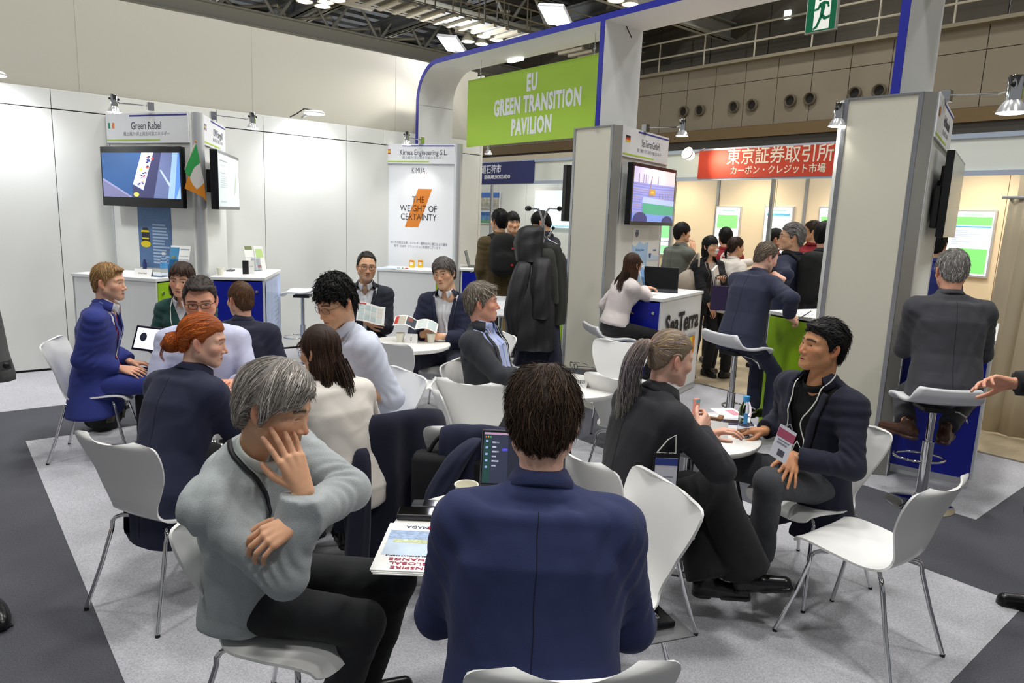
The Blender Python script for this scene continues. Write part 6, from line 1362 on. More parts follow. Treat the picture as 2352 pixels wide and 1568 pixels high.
# --- P9: dark blazer, open white collar, glasses, holding a map
J = pose(at=(842, 612), dist=6.25, face=172, hface=160, seat=.435, lean=4, hpitch=2, hroll=-3, lh=lambda J: J['hip']+J['F']*.30+UPV*.26-J['R']*.03, rh=lambda J: J['hip']+J['F']*.34+UPV*.24+J['R']*.12); P9 = J
person(J, 'man in dark blazer and round glasses holding a printed map behind curly haired man', dict(skin='asian', asian=1, browc=(.12, .1, .1), stub=.3, open=.5), H(((.14, .12, .11), (.22, .2, .19), (.09, .08, .08)), 'reced', n=900, L=.05, r=.0015, flow='back', th=.010, ths=.005, seed=4),
       hands={'l': dict(dir=gdir(100), back=UPV*.3+gdir(180), curl=(35, 45, 25)), 'r': dict(dir=gdir(-90), back=gdir(180)+UPV*.2, curl=(35, 45, 25))}, wear=[shirt(C_white, V=(.0, .06, .85)), jacket(suit('dark blazer', '272b38'), V=(.02, .11, .28), hem=.14, seed=3), trousers(C_bk2, vox=.02), shoes(S_black, vox=.01), glasses(G_black, r=.0018)], vox=.0048)
# --- P10: grey haired man in navy coat reading a brochure
J = pose(at=(1020, 628), dist=5.95, face=-172, hface=-160, seat=.435, lean=3, hpitch=4, hroll=10, rh=lambda J: D(972, 768, np.dot(J['hip']-CAMP, FV)-.34), lh=lambda J: D(1010, 772, np.dot(J['hip']-CAMP, FV)-.36), knees=(10, 14)); P10 = J
person(J, 'grey haired man in navy coat and thin glasses reading an unfolded brochure', dict(skin='asian', asian=1, browc=(.2, .18, .17), jl=1.05, open=.25, stub=.1), H(((.33, .31, .30), (.25, .23, .22), (.45, .43, .42), (.2, .18, .18)), 'fringe', n=1300, L=.075, r=.0016, flow='side', part=.02, sg=-1, th=.022, ths=.018, amp=.004, seed=9, dz=.02),
       hands={'l': dict(dir=gdir(-80)-UPV*.1, back=UPV+gdir(180)*.6, curl=(40, 50, 30)), 'r': dict(dir=gdir(70)+UPV*.1, back=gdir(180)+UPV*.3, curl=(40, 50, 30))}, wear=[shirt(C_white), jacket(C_navy, V=(.05, .11, .2), open_w=.07, hem=.12, hw=1.08, seed=13, amp=.006), trousers(C_navy2, vox=.016), shoes(S_black, vox=.008), glasses(G_gold, r=.0010)], vox=.0046)
# --- P11: grey hair, charcoal jacket, blue shirt, facing right
J = pose(at=(1106, 694), dist=4.42, face=110, hface=86, seat=.435, lean=-9, hpitch=-2, rh=lambda J: D(1212, 858, np.dot(J['hip']-CAMP, FV)-.12), lh=lambda J: J['lhp']*.4+J['lk']*.6+UPV*.14, rpole=gdir(150)-UPV*.8, knees=(8, 6), feet=(.25, .2)); P11 = J
person(J, 'grey haired man in charcoal jacket and sky blue shirt facing right at RESERVED table', dict(skin='ruddy', browc=(.35, .3, .26), flush=.5, hs=1.03, nose=1.03, iris=(.3, .4, .5)), H(((.47, .44, .40), (.37, .34, .30), (.56, .53, .49), (.29, .26, .22)), 'short', n=2000, L=.055, r=.0013, flow='crown', th=.016, ths=.012, amp=.003, lift=.006, seed=16, quiff=.4, dz=-.006),
       hands={'r': dict(dir=gdir(88)-UPV*.12, back=UPV+gdir(180)*.25, curl=(12, 18, 12), spread=3), 'l': dict()}, wear=[shirt(C_sky, belly=.05, amp=.003), jacket(C_char, V=(.06, .13, .2), open_w=.14, hem=.18, hw=1.06, belly=.02, amp=.006, seed=23, lapel=.06), trousers(C_mel, vox=.016), shoes(S_black, vox=.01), lanyard(L_white, .44, .005, badge_card(.10, .09, [(.3, .7, -.2, .2, mat('grey print', '', .6))], B_card, tilt=-25), bside=.12)], vox=.004)
# --- P12: slate blue suit from behind, in front
J = pose(at=(1247, 968), dist=1.80, face=3, hface=2, seat=.435, lean=15, hpitch=20, shw=.178, lh=lambda J: J['hip']+J['F']*.40+UPV*.20-J['R']*.14, rh=lambda J: J['hip']+J['F']*.40+UPV*.20+J['R']*.14, lpole=-gdir(90)*.3-UPV*1., rpole=gdir(90)*.3-UPV*1.); P12 = J
person(J, 'man in slate blue suit seen from behind in the centre foreground', dict(skin='pale', browc=(.15, .1, .08), flush=.4), H(((.17, .125, .10), (.21, .16, .125), (.13, .10, .08), (.26, .20, .155)), 'short', n=7500, L=.062, r=.0009, flow='crown', cp=(.012, -.035, .12), th=.022, ths=.013, amp=.005, freq=80, jit=.24, lift=.008, segs=8, seed=12, dz=.0),
       hands={'l': dict(), 'r': dict()}, wear=[shirt(C_tee, collar=False, placket=False, neckband=[(.056, -.03), (.057, .026), (.062, .03), (.066, -.03)]), jacket(C_blue, V=(.0, .1, .34), hem=.24, hw=1.2, flare=.04, amp=.007, seed=31, cre=.010, vox=.0065, end=.02, ru=.056), trousers(C_blue, vox=.014), shoes(S_black, vox=.01)], vox=.003)
# --- P13: ponytail woman in charcoal blazer
d13 = 2.95
J = pose(at=(1541, 822), dist=d13, face=62, hface=72, seat=.435, lean=13, hpitch=12, shw=.158, rh=D(1605, 985, d13+.06), lh=lambda J: J['hip']+J['F']*.42+UPV*.29-J['R']*.0, rpole=gdir(130)-UPV*.9, rk=D(1690, 1095, d13+.16), ra=D(1706, 1288, d13+.10), lk=D(1655, 1105, d13+.36), la=D(1630, 1318, d13+.14), rfd=108, lfd=95, torso=1.02); P13 = J; J['rfp'] = -14
def pony(t, r):
    a = np.array([.60, .52, .40]); b = np.array([.50, .46, .50]); c = np.array([.56, .58, .48]); t_ = np.asarray(t)[..., None]; m = np.where(t_ < .5, a+(b-a)*t_*2, b+(c-b)*(t_-.5)*2); return np.clip(m*(.8+.55*np.asarray(r))[..., None], 0, 1)
person(J, 'woman with long ash blonde ponytail in charcoal blazer at the water bottle table', dict(skin='pale', fem=1, browc=(.5, .4, .3), flush=.4, hs=1.0), H(((.52, .44, .32), (.44, .36, .26), (.58, .52, .42), (.50, .46, .50)), 'tied', n=3000, L=.13, r=.0009, flow='tie', tie=(0, -.118, .03), th=.010, ths=.007, amp=.0015, jit=.05, lift=.001, segs=9, seed=5, box=((-.12, -.16, -.14), (.12, .14, .15)), extra=[('ell', (0, -.108, .03), (.022, .02, .02), .01)],
       tails=[lambda c: bundle([(0, -.11, .03), (0, -.15, .03), (.005, -.18, -.06), (.0, -.16, -.20), (-.03, -.13, -.33), (-.06, -.10, -.43)], [.015, .036, .048, .052, .046, .026], 900, .0012, pony, 3, 16, cut=.75, jit=.25), lambda c: bundle([(.016*math.cos(a), -.122+.004*math.sin(a), .03+.016*math.sin(a)) for a in np.linspace(0, 6.4, 9)], [.005, .005], 60, .0015, lambda t, r: np.zeros(t.shape+(3,))+.03, 8)]),
       hands={'r': dict(dir=gdir(40)+UPV*.3, back=gdir(110)+UPV*.4, curl=(35, 45, 25)), 'l': dict()}, wear=[shirt(C_white, placket=False, fem=1), jacket(C_ch2, V=(.0, .09, .4), lapel=.055, hem=.20, fem=1, hw=1.10, amp=.006, seed=41, cre=.009, vox=.008, ru=.05, re_=.047), trousers(C_black, r=(.095, .085, .075, .085), wide=.03, cut=.06, vox=.012, amp=.006), shoes(S_black, boot=.07, vox=.005)], vox=.0034)
# --- P14: navy jacket with lanyard, facing left
d14 = 3.25
J = pose(at=(1890, 795), dist=d14, face=-118, hface=-98, seat=.435, lean=4, side=-3, hpitch=-6, hroll=0, lh=D(1822, 1050, d14-.08), rh=D(1752, 990, d14+.25), lpole=gdir(110)-UPV*.6+gdir(180)*.4, rpole=gdir(30)-UPV*.6, lk=D(1775, 1110, d14-.10), la=D(1748, 1262, d14+.02), rk=D(1700, 1070, d14+.28), ra=D(1690, 1230, d14+.4), lfd=-165, rfd=-120, shw=.185); P14 = J
person(J, 'man in navy jacket over black tee with white lanyard seated by water bottle table', dict(skin='tan', asian=1, browc=(.08, .07, .07), fw=1.08, brow=1.15, hs=1.02, open=.2), H(BK, 'short', n=2600, L=.05, r=.0014, flow='back', th=.014, ths=.009, amp=.004, jit=.4, lift=.007, seed=17, quiff=.2, fw=1.06),
       hands={'l': dict(dir=gdir(-150)-UPV*.5, back=UPV*.8+gdir(180)*.8, curl=(10, 14, 10), spread=11, thumb=(45, 10), vox=.0032), 'r': dict(dir=gdir(-90), back=UPV)}, wear=[shirt(C_tee, collar=False, placket=False, neckband=[(.058, -.03), (.06, .004), (.064, .006), (.07, -.03)]), jacket(C_mid, V=(.05, .12, .22), open_w=.05, hem=.22, hw=1.08, flare=.04, amp=.006, seed=51, cre=.009, vox=.008, lapel=.075), trousers(C_mel, vox=.011, amp=.006, r=(.092, .068, .058, .06)), shoes(S_dbrown, boot=.06),
             lanyard(L_white, .40, .006, None, bside=.06, off=.010)], vox=.0033)
# --- P15: woman in pale blouse on the SeaTerra stool
J = pose(at=(1453, 608), dist=6.5, face=70, hface=52, seat=.675, lean=14, hpitch=4, shw=.152, rh=lambda J: D(1478, 660, np.dot(J['hip']-CAMP, FV)+.2), lh=lambda J: J['lk']*.5+J['lhp']*.5+UPV*.2, rpole=gdir(110)-UPV*.9, feet=(-.2, -.1), kup=-.12); P15 = J
lbc = lambda t, r: np.array(((.24, .16, .115), (.19, .125, .09), (.28, .19, .14)))[(np.asarray(r)*2.99).astype(int)]*np.ones_like(t)[..., None]
person(J, 'woman in pale blouse with very long brown hair seated at SeaTerra counter', dict(skin='light', fem=1, browc=(.2, .14, .1)), H(((.24, .16, .115), (.19, .125, .09), (.28, .19, .14)), 'long', n=1500, L=.28, r=.0012, flow='down', cp=(.0, -.0, .115), th=.013, amp=.002, jit=.06, lift=.002, segs=10, extra=[('ell', (0, -.07, -.13), (.07, .045, .19)), ('ell', (.062, -.02, -.12), (.024, .045, .15))], box=((-.13, -.16, -.36), (.13, .14, .16)),
       tails=[lambda c: bundle([(.02, -.11, -.08), (.03, -.165, -.25), (.02, -.17, -.46)], [.05, .055, .03], 420, .0012, lbc, 2), lambda c: bundle([(-.03, -.10, -.1), (-.06, -.15, -.2), (-.08, -.13, -.36)], [.025, .025, .01], 120, .0012, lbc, 3)]),
       hands={'r': dict(dir=gdir(85), back=UPV, curl=(15, 25, 15)), 'l': dict()}, wear=[shirt(C_blush, collar=False, placket=False, fem=1, amp=.006, cre=.007, g=.012, hem=-.05, end=.02, name='blouse', hw=.98, neckband=[(.058, -.03), (.06, .02), (.064, .022), (.07, -.03)]), trousers(C_black, r=(.098, .07, .055, .05), vox=.014), shoes(S_black, vox=.01)], vox=.005)
# --- P16: navy suited man perched on a stool, writing
d16 = 5.55
J = pose(at=(1760, 590), dist=d16, face=52, hface=72, seat=.81, lean=17, hpitch=20, hroll=3, rh=D(1812, 728, d16-.18), lh=D(1797, 640, d16+.0), rpole=gdir(150)-UPV*.9, lpole=gdir(30)-UPV*1., rk=D(1790, 870, d16+.1), ra=D(1762, 1010, d16+.1), lk=D(1760, 850, d16+.3), la=D(1722, 1000, d16+.2), lfd=60, rfd=60); P16 = J
person(J, 'man in dark navy suit perched on a stool writing at the lime counter', dict(skin='pale', browc=(.35, .29, .24), flush=.5, stub=.5, nose=1.05, gaze=(0, -20)), H(((.36, .32, .28), (.29, .25, .21), (.44, .40, .36)), 'reced', n=1700, L=.05, r=.0013, flow='back', th=.013, ths=.009, seed=24, lift=.004),
       hands={'r': dict(dir=gdir(75)-UPV*.35, back=UPV*.7+gdir(150), curl=(45, 55, 30)), 'l': dict(dir=gdir(-60)+UPV*.5, back=gdir(150)+gdir(90)*.6, curl=(60, 70, 40))}, wear=[shirt(C_white, end=.0), jacket(C_ink, hem=.12, hw=1.06, seed=61, amp=.006, end=.03, vox=.010), trousers(C_ink, vox=.014), shoes(S_black, vox=.01), glasses(mat('steel frames', '6d6a68', .3, .8), z=.062, r=.001)], vox=.0044)
# --- P17: grey suited man from behind on a stool, right
d17 = 4.48
J = pose(at=(2186, 622), dist=d17, face=14, hface=18, seat=.705, lean=10, hpitch=10, shw=.19, lh=lambda J: J['hip']+J['F']*.40+UPV*.26-J['R']*.1, rh=lambda J: J['hip']+J['F']*.38+UPV*.26+J['R']*.12, lpole=-gdir(90)*.2-UPV, rpole=gdir(90)*.3-UPV, la=D(2085, 990, d17-.05), lk=D(2080, 905, d17+.35), ra=D(2160, 1000, d17-.02), rk=D(2225, 920, d17+.33), lfd=-25, rfd=42); P17 = J
person(J, 'man in grey wool suit with short grey hair seen from behind at far right', dict(skin='ruddy', browc=(.4, .38, .36), flush=.4, hs=1.03), H(((.50, .49, .48), (.40, .39, .38), (.58, .57, .56), (.33, .32, .31)), 'short', n=2600, L=.035, r=.0012, flow='crown', cp=(.0, -.03, .12), th=.014, ths=.010, seed=27, lift=.005, jit=.3),
       hands={'l': dict(), 'r': dict()}, wear=[shirt(C_white), jacket(C_grey, hem=.07, hw=1.12, seed=71, amp=.007, cre=.008, vox=.0085), trousers(C_grey, vox=.012, cut=.10), shoes(S_brown, vox=.006)], vox=.004)
# --- P18: gesturing hand at the right edge; the man himself stands just outside the picture
pw = D(2318, 880, 2.95)
J = pose(base=pw+gdir(92)*.42+gdir(0)*.05, face=-80, s=1., lh=pw, rh=None, lpole=gdir(90)-UPV*.7); P18 = J
person(J, 'hand of a man in dark jacket gesturing in from the right edge', dict(skin='ruddy'), H(DK, n=200, r=.003), hands={'l': dict(dir=gdir(-95)+UPV*.12, back=gdir(0)*.8+UPV*.6, cl=[(15, 18, 10), (20, 22, 12), (26, 28, 14), (32, 34, 18)], spread=6, thumb=(60, 5), vox=.003), 'r': dict()}, wear=[shirt(C_white, vox=.02), jacket(C_black, hem=.12, vox=.014), trousers(C_black, vox=.02), shoes(S_black, vox=.012)], vox=.007)
# --- visitors in the aisle behind
def stander(label, at, dist, face, hp, top, hface=None, legs=C_black, fp=None, hands=None, vox=.0065, wear=(), **k):
    J = pose(at=at, dist=dist, face=face, hface=hface, **k); J['sit'] = False
    person(J, label, dict(dict(skin='asian', asian=1, browc=(.1, .09, .09)), **(fp or {})), hp, hands={'l': dict(), 'r': dict()} if hands is None else hands, wear=list(top)+[trousers(legs, vox=.018), shoes(S_black, vox=.012)]+list(wear), vox=vox); return J
def H2(c, line='short', **k): return H(c, line, **dict(dict(n=500, L=.05, r=.002, th=.014, vox=.008), **k))
JO = stander('man in olive jacket carrying a black backpack beyond the archway', (1147, 507), 7.9, -15, H2(BK, 'fringe'), [jacket(C_olive, V=None, lapel=0, hem=.1, vox=.014)], hface=-35, legs=C_khaki)
JF = stander('dark haired man looking towards the camera beyond the olive jacket', (1177, 512), 8.5, 170, H2(BK, 'fringe', th=.018), [jacket(C_black, V=(.0, .08, .6), lapel=0, vox=.016), ], hface=160, fp=dict(brow=1.2), legs=C_black)
JC = stander('person behind the coat rack bowing over a phone', (1243, 512), 7.9, -60, H2(BK, 'fringe'), [jacket(C_mid, V=None, lapel=0, vox=.016)], hface=-70, hpitch=35)
JT = stander('man in grey tweed coat standing by the warm stand wall', (1567, 535), 8.7, 60, H2(DK, 'fringe', th=.018), [shirt(C_white, vox=.02), jacket(C_tweed, V=(.0, .09, .4), hem=.45, vox=.014)], hface=75, rh=lambda J: J['chest']+J['F']*.25+UPV*.12)
JM = stander('woman in black suit with white face mask carrying a purple paper bag', (1632, 566), 7.9, 165, H2(BK, 'fringe', th=.016, extra=[('ell', (.062, -.02, -.08), (.022, .05, .09)), ('ell', (-.062, -.02, -.08), (.022, .05, .09)), ('ell', (0, -.08, -.06), (.06, .025, .09))], box=((-.12, -.14, -.19), (.12, .14, .16))), [shirt(mat('beige top', 'cdb9a6', .8), collar=False, placket=False, fem=1, vox=.014), jacket(C_black, V=(.02, .09, .25), open_w=.02, fem=1, hem=.12, vox=.012)], hface=145, fp=dict(fem=1), shw=.155, lh=D(1662, 640, 7.65), rh=D(1630, 700, 7.75), wear=[glasses(G_gold)])
JH = stander('person in maroon happi coat with white crest seen from behind', (1666, 545), 8.7, 5, H2(BK, 'fringe'), [jacket(C_maroon, V=None, lapel=0, hem=.15, vox=.014)])
JW = stander('woman in ivory top with tied brown hair reaching to the right', (1690, 568), 8.0, 55, H2(((.2, .14, .11), (.16, .11, .09)), 'tied', tails=[lambda c: bundle([(0, -.1, 0), (-.02, -.13, -.06), (-.03, -.10, -.16)], [.015, .02, .01], 80, .0018, dbc, 2)]), [jacket(C_ivory, V=None, lapel=0, fem=1, hem=.08, vox=.012)], hface=70, fp=dict(fem=1), shw=.15, lean=10, rh=D(1712, 640, 7.95), lh=D(1735, 600, 8.35))
JG = stander('man with glasses facing left behind the writing man', (1782, 548), 8.6, -60, H2(DK, 'short'), [jacket(C_maroon, V=None, lapel=0, vox=.016)], hface=95, wear=[glasses(G_gold)])
JY = stander('grey haired man in navy coat with black backpack talking beside the right pillar', (1818, 545), 6.6, -40, H2(((.40, .39, .38), (.3, .29, .29), (.5, .49, .48)), 'short', n=1200, L=.06, r=.0016, th=.015, flow='back'), [shirt(suit('dark blue shirt', '20307a'), vox=.02), jacket(C_navy, V=(.0, .06, .7), lapel=0, hem=.35, vox=.012, hw=1.1)], hface=-72, fp=dict(hs=1.06), wear=[glasses(G_gold)], vox=.005, lh=D(1800, 650, 6.5))
JR = stander('person in maroon happi coat beyond the grey haired man', (1866, 532), 8.4, 30, H2(((.16, .12, .1), (.2, .16, .13)), 'short'), [jacket(C_maroon, V=None, lapel=0, vox=.016)], hface=-60, wear=[glasses(G_gold)])
JB = stander('young man in dark suit half hidden by the right pillar', (1897, 540), 6.9, 60, H2(BK, 'fringe', th=.018), [shirt(C_white, vox=.02), jacket(C_char, vox=.016)], hface=70)
JX = stander('dark haired man in blue jacket behind the right pillar screen', (2150, 560), 6.2, 10, H2(BK, 'fringe'), [jacket(C_royal, V=None, lapel=0, vox=.016)], hface=40)
def seatfor(J, label, dx=0., df=.02, phi=None, face=None): p = J['base']+J['R']*dx+J['F']*df; f = J['F'] if face is None else gdir(face); return chair(p[0], p[1], 0, label, world=math.atan2(f[1], f[0]))
seatfor(P1, 'white chair with grey back under the royal blue suited man at far left')
seatfor(P2, 'white chair under the woman in the green jumper')
seatfor(P3, 'white chair under the lilac shirted man')
seatfor(P4, 'white chair with its top edge showing behind the dark navy jacket')
seatfor(P5, 'white chair with broad back under the red haired woman')
seatfor(P6, 'white chair under the man in the grey jumper', df=.15)
P7chair = chair(1.60, 3.0, -36, 'white chair hung with a dark coat under the woman in the cream blouse')
seatfor(P8, 'white chair under the curly haired man')
seatfor(P9, 'white chair under the man holding the map')
seatfor(P10, 'white chair under the man reading the brochure')
seatfor(P11, 'white chair under the man in the charcoal jacket')
chair(1.12, 1.14, -8, 'white chair under the man in the slate blue suit')
seatfor(P13, 'white chair with broad back behind the woman with the ponytail')
seatfor(P14, 'white chair under the man with the white lanyard')
for k, J in (('P1', P1), ('P5', P5), ('P6', P6), ('P11', P11), ('P12', P12), ('P13', P13), ('P14', P14), ('P16', P16), ('P17', P17), ('P7', P7), ('P8', P8)):
    print(k, 'base', J['base'].round(2), {q: tuple(int(v) for v in proj(J[q])) for q in ('head', 'c7', 'ls', 'rs', 'le', 're', 'lw', 'rw', 'hip', 'lk', 'rk')})

for J, z_, ph, lb in ((P15, .66, 75, 'white bar stool under the woman in the pale blouse at the SeaTerra counter'), (P16, .79, 62, 'white bar stool under the navy suited man writing'), (P17, .685, 8, 'white bar stool under the grey suited man at the far right')):
    b_ = J['base']-J['F']*.05+(gdir(-90)*.06 if J is P17 else 0); stool(float(b_[0]), float(b_[1]), ph, lb, z_)
# ================================================================ small things
def onto(px, py, z): p = gp(px, py, z); return (float(p[0]), float(p[1]), z)
def at(name, label, cat, loc, phi=None, world=None, group=None): return emp(name, loc, (gang(phi) if phi is not None else (world or 0.)), label, cat, group)
M_paper = mat('paper', 'eeeeea', .7); M_cup = mat('paper cup', 'f1eede', .6); M_clear = mat('clear acrylic', (.97, .98, 1), .05, trans=1., ior=1.06, spec=.6); M_water = mat('water', (.95, .98, 1), .02, trans=1., ior=1.10); M_skyblue = mat('bottle cap blue', '3d9be0', .4)
M_lap = mat('silver laptop', 'c3c6cc', .3, .7); M_lapd = mat('graphite laptop', '2a2e36', .35, .3); M_key = mat('keys', '15171c', .5); M_text = mat('print grey', '9aa0aa', .7)
def cup(px, py, z, label, h=.075, r=.036):
    e = at('paper_cup', label, 'cup', onto(px, py, z), group='white paper cups'); MB().lathe([(.001, .001), (r*.74, .0), (r, h), (r+.0022, h+.001), (r+.002, h-.003), (r*.96, h-.002), (r*.72, .004), (.001, .004)], 28).build('wall', M_cup, e, smooth=.9); return e
cup(919, 785, TZ, 'white paper cup left of the number 1 tent card'); cup(990, 786, TZ, 'white paper cup right of the number 1 tent card'); cup(1070, 1163, TZ, 'white paper cup on the front table beside the blue shoulder', .085, .042)
cup(507, 632, HC, 'white paper cup on the royal blue door counter')
def tent(px, py, z, phi, label, w_=.15, h=.085, text=None, m=None, size=.03, lean=.35, sx=1.):
    e = at('tent_card', label, 'card', onto(px, py, z), phi+90); d = h*lean
    b = MB(); m = m or M_paper
    b.add([(-w_/2, -d, 0), (w_/2, -d, 0), (w_/2, 0, h), (-w_/2, 0, h), (-w_/2, d, 0), (w_/2, d, 0)], [(0, 1, 2, 3), (3, 2, 5, 4)]); o = b.build('card', m, e); mo = o.modifiers.new('s', 'SOLIDIFY'); mo.thickness = .002
    if text:
        c = bpy.data.curves.new('lettering', 'FONT'); c.body = text; c.size = size; c.align_x = 'CENTER'; c.align_y = 'CENTER'; c.extrude = .0004; c.materials.append(M_ink); t = link('lettering', c, o); t.matrix_local = Matrix.Translation((0, -d*.55-.0035, h*.45)) @ Matrix.Rotation(math.atan2(h, d), 4, 'X') @ Matrix.Diagonal((sx, 1, 1, 1))
    return e
tent(945, 787, TZ, 5, 'white tent card with a black number 1 on its table', .10, .075, '1', size=.05, lean=.25)
tent(1325, 885, TZ, 28, 'white tent card lettered RESERVED beside the black sleeve', .16, .075, 'RESERVED', size=.028, lean=.5)
tent(1638, 1006, TZ, 10, 'blank frosted tent card in front of the brown wallet', .13, .085, lean=.45)
tent(330, 634, HC, 3, 'white tent card on the lime door counter below the sea poster', .17, .07, 'Green Rebel', size=.016)
tent(1118, 615, HC, 20, 'folded white tent card beside the laptop by the Kimua panel', .12, .07)
# laptop sleeve with spectacles
p = gp(1305, 862, TZ); e = at('laptop_sleeve', 'black padded laptop sleeve on the RESERVED table under spectacles', 'sleeve', (p[0], p[1], TZ), world=gang(96)); MB().box(-.20, .19, -.125, .125, .0, .03, b=.012).build('body', mat('black neoprene', '1a1c22', .85, bump=.3, bscale=600), e, smooth=1); MB().tube([(-.2, -.127, .016), (.19, -.127, .016)], .003, 6).build('zip', M_black, e); MB().box(.10, .14, .085, .092, .03, .0306).build('logo_tag', mat('orange tag', 'c8502a', .6), e)
p = gp(1318, 838, TZ+.055); e = at('spectacles', 'black framed spectacles lying open on the black laptop sleeve', 'glasses', (p[0], p[1], TZ+.031), world=gang(160))
for s_ in (-1, 1):
    pts = [(s_*.034+.025*np.sign(math.cos(a))*abs(math.cos(a))**.6, 0, .02+.018*np.sign(math.sin(a))*abs(math.sin(a))**.6) for a in [2*math.pi*i/18 for i in range(18)]]
    MB().tube(pts, .0022, 6, closed=True).build('rim', M_black, e, smooth=1); MB().add(pts, [list(range(18))]).build('lens', MLENS, e); MB().tube([(s_*.062, 0, .028), (s_*.066, .04, .026), (s_*.066, .10, .02), (s_*.062, .14, .004)], .002, 6).build('temple', M_black, e, smooth=1)
MB().tube([(-.01, 0, .024), (0, -.003, .027), (.01, 0, .024)], .002, 6).build('bridge', M_black, e)
# water bottle table
p = gp(1706, 1003, TZ); e = at('water_bottle', 'clear water bottle with a sky blue cap on the table', 'bottle', (p[0], p[1], TZ))
MB().lathe([(.001, .0), (.026, .001), (.030, .006), (.030, .05), (.0285, .055), (.0285, .06), (.030, .065), (.030, .12), (.029, .145), (.022, .172), (.0135, .185), (.0135, .192), (.001, .192)], 32).build('bottle_body', M_clear, e, smooth=.9)
MB().lathe([(.001, .004), (.027, .004), (.0285, .01), (.0285, .105), (.001, .105)], 28).build('water', M_water, e, smooth=.9); MB().lathe([(.0158, .184), (.0158, .21), (.001, .211)], 24).build('cap', M_skyblue, e, smooth=.8)
lb = MB()
for a0 in (200,): 
    ring_ = [(.0304*math.cos(math.radians(a0+i*10)), .0304*math.sin(math.radians(a0+i*10))) for i in range(5)]; lb.add([(x, y, z) for x, y in ring_ for z in (.075, .13)], [(2*i, 2*i+2, 2*i+3, 2*i+1) for i in range(4)])
lb.build('label_stripe', mat('bottle label', '5aa7e6', .5), e, smooth=1)
p = gp(1672, 975, TZ); e = at('laptop_computer', 'closed silver laptop on the water bottle table carrying a wallet and phone', 'laptop', (p[0], p[1], TZ), world=gang(78)); MB().box(-.115, .115, -.165, .165, .003, .017, b=.004).build('case', M_lap, e, smooth=1); MB().box(-.117, .117, -.167, .167, .0175, .0195, b=.001).build('lid', mat('pale laptop lid', 'dfe1e6', .35, .3), e)
for y in (-.14, -.12, -.09): MB().box(-.1165, -.1145, y, y+.012, .007, .012).build('port', M_key, e)
p = gp(1675, 948, TZ+.02); e = at('paper_sheet', 'white sheet with a pink print lying on the silver laptop', 'paper', (p[0], p[1], TZ+.0196), world=gang(80)); MB().box(-.07, .07, -.10, .10, 0, .0008).build('sheet', M_paper, e); MB().box(.0, .05, -.05, .06, .0008, .0014).build('print', mat('pink print', 'd99aa8', .7), e)
p = gp(1636, 960, TZ+.02); e = at('wallet', 'brown leather wallet with a card on top', 'wallet', (p[0], p[1], TZ+.0205), world=gang(115)); MB().box(-.055, .055, -.04, .04, 0, .016, b=.006).build('body', mat('tan leather', '8a6038', .5, bump=.2, bscale=300), e, smooth=1); MB().box(-.045, .03, -.03, .025, .0165, .0175).build('card', M_paper, e); MB().box(-.056, .056, -.041, -.036, .004, .012).build('fold', mat('dark tan', '5d3d22', .6), e)
p = gp(1695, 972, TZ+.02); e = at('smartphone', 'dark smartphone lying on the silver laptop behind the bottle', 'phone', (p[0], p[1], TZ+.0205), world=gang(95)); MB().box(-.075, .075, -.036, .036, 0, .008, b=.003).build('body', mat('lavender phone edge', '565070', .4), e); MB().box(-.072, .072, -.033, .033, .008, .0085).build('screen', M_bezel, e)
p = gp(1610, 1022, TZ); e = at('business_card', 'small white business card on the water bottle table', 'card', (p[0], p[1], TZ+.0005), world=gang(60)); MB().box(-.045, .045, -.027, .027, 0, .0008).build('card', M_paper, e); MB().box(-.03, .01, -.01, .002, .0008, .001).build('print', M_text, e)
p = gp(1597, 955, TZ); e = at('pink_case', 'small pink case standing beside the ponytail woman hand', 'case', (p[0], p[1], TZ)); MB().box(-.02, .02, -.012, .012, 0, .10, b=.006).build('body', mat('salmon case', 'd98f80', .5), e); MB().box(-.018, .018, -.0125, .0125, .08, .095).build('band', mat('teal band', '5ab0b8', .5), e)
# front table: brochures, phones, open laptop
p = gp(925, 1265, TZ); MBR = Matrix.Rotation(0, 4, 'Z')
def sheetstack(label, px4, z, th, m, group=None, name='brochure'):
    q_ = [gp(x, y, z) for x, y in px4]; c = sum(q_)/4; ux = nrm(((q_[1]-q_[0])+(q_[2]-q_[3]))[:3]); ux[2] = 0; ux = nrm(ux); uy = np.array([-ux[1], ux[0], 0]); wd = (np.linalg.norm(q_[1]-q_[0])+np.linalg.norm(q_[2]-q_[3]))/2; hd = (np.linalg.norm(q_[3]-q_[0])+np.linalg.norm(q_[2]-q_[1]))/2
    e = at(name, label, 'brochure', (c[0], c[1], z), world=math.atan2(ux[1], ux[0]), group=group); MB().box(-wd/2, wd/2, -hd/2, hd/2, 0, th).build('pages', m, e); return e, wd, hd
px4 = [(843, 1305), (1000, 1322), (1004, 1204), (903, 1207)]
for k in range(2):
    e, wd, hd = sheetstack(['lowest brochure of the stack under the global change brochure', 'middle brochure of the stack under the global change brochure'][k], [(x+6-3*k, y+8-4*k) for x, y in px4], TZ+.001+.003*k, .003, M_paper)
e, wd, hd = sheetstack('brochure headed INSPIRE GLOBAL CHANGE lying upside down to the camera', px4, TZ+.007, .004, M_paper)
hd_ = hd
M_land = mat('painted landscape', '9fb4d4', .5, var=.35, vscale=60, stretch=(1, 3, 1)); 
MB().box(-wd*.42, wd*.5, -hd*.20, hd*.33, .0041, .0045).build('cover_picture', mat('misty blue', 'c6d6e8', .5, var=.08, vscale=20), e); MB().box(-wd*.42, wd*.5, hd*.12, hd*.33, .0046, .0049).build('cover_picture', M_land, e); MB().box(-wd*.3, wd*.5, hd*.06, hd*.13, .0047, .005).build('cover_picture', mat('meadow', 'c9cf9f', .6, var=.3, vscale=70), e)
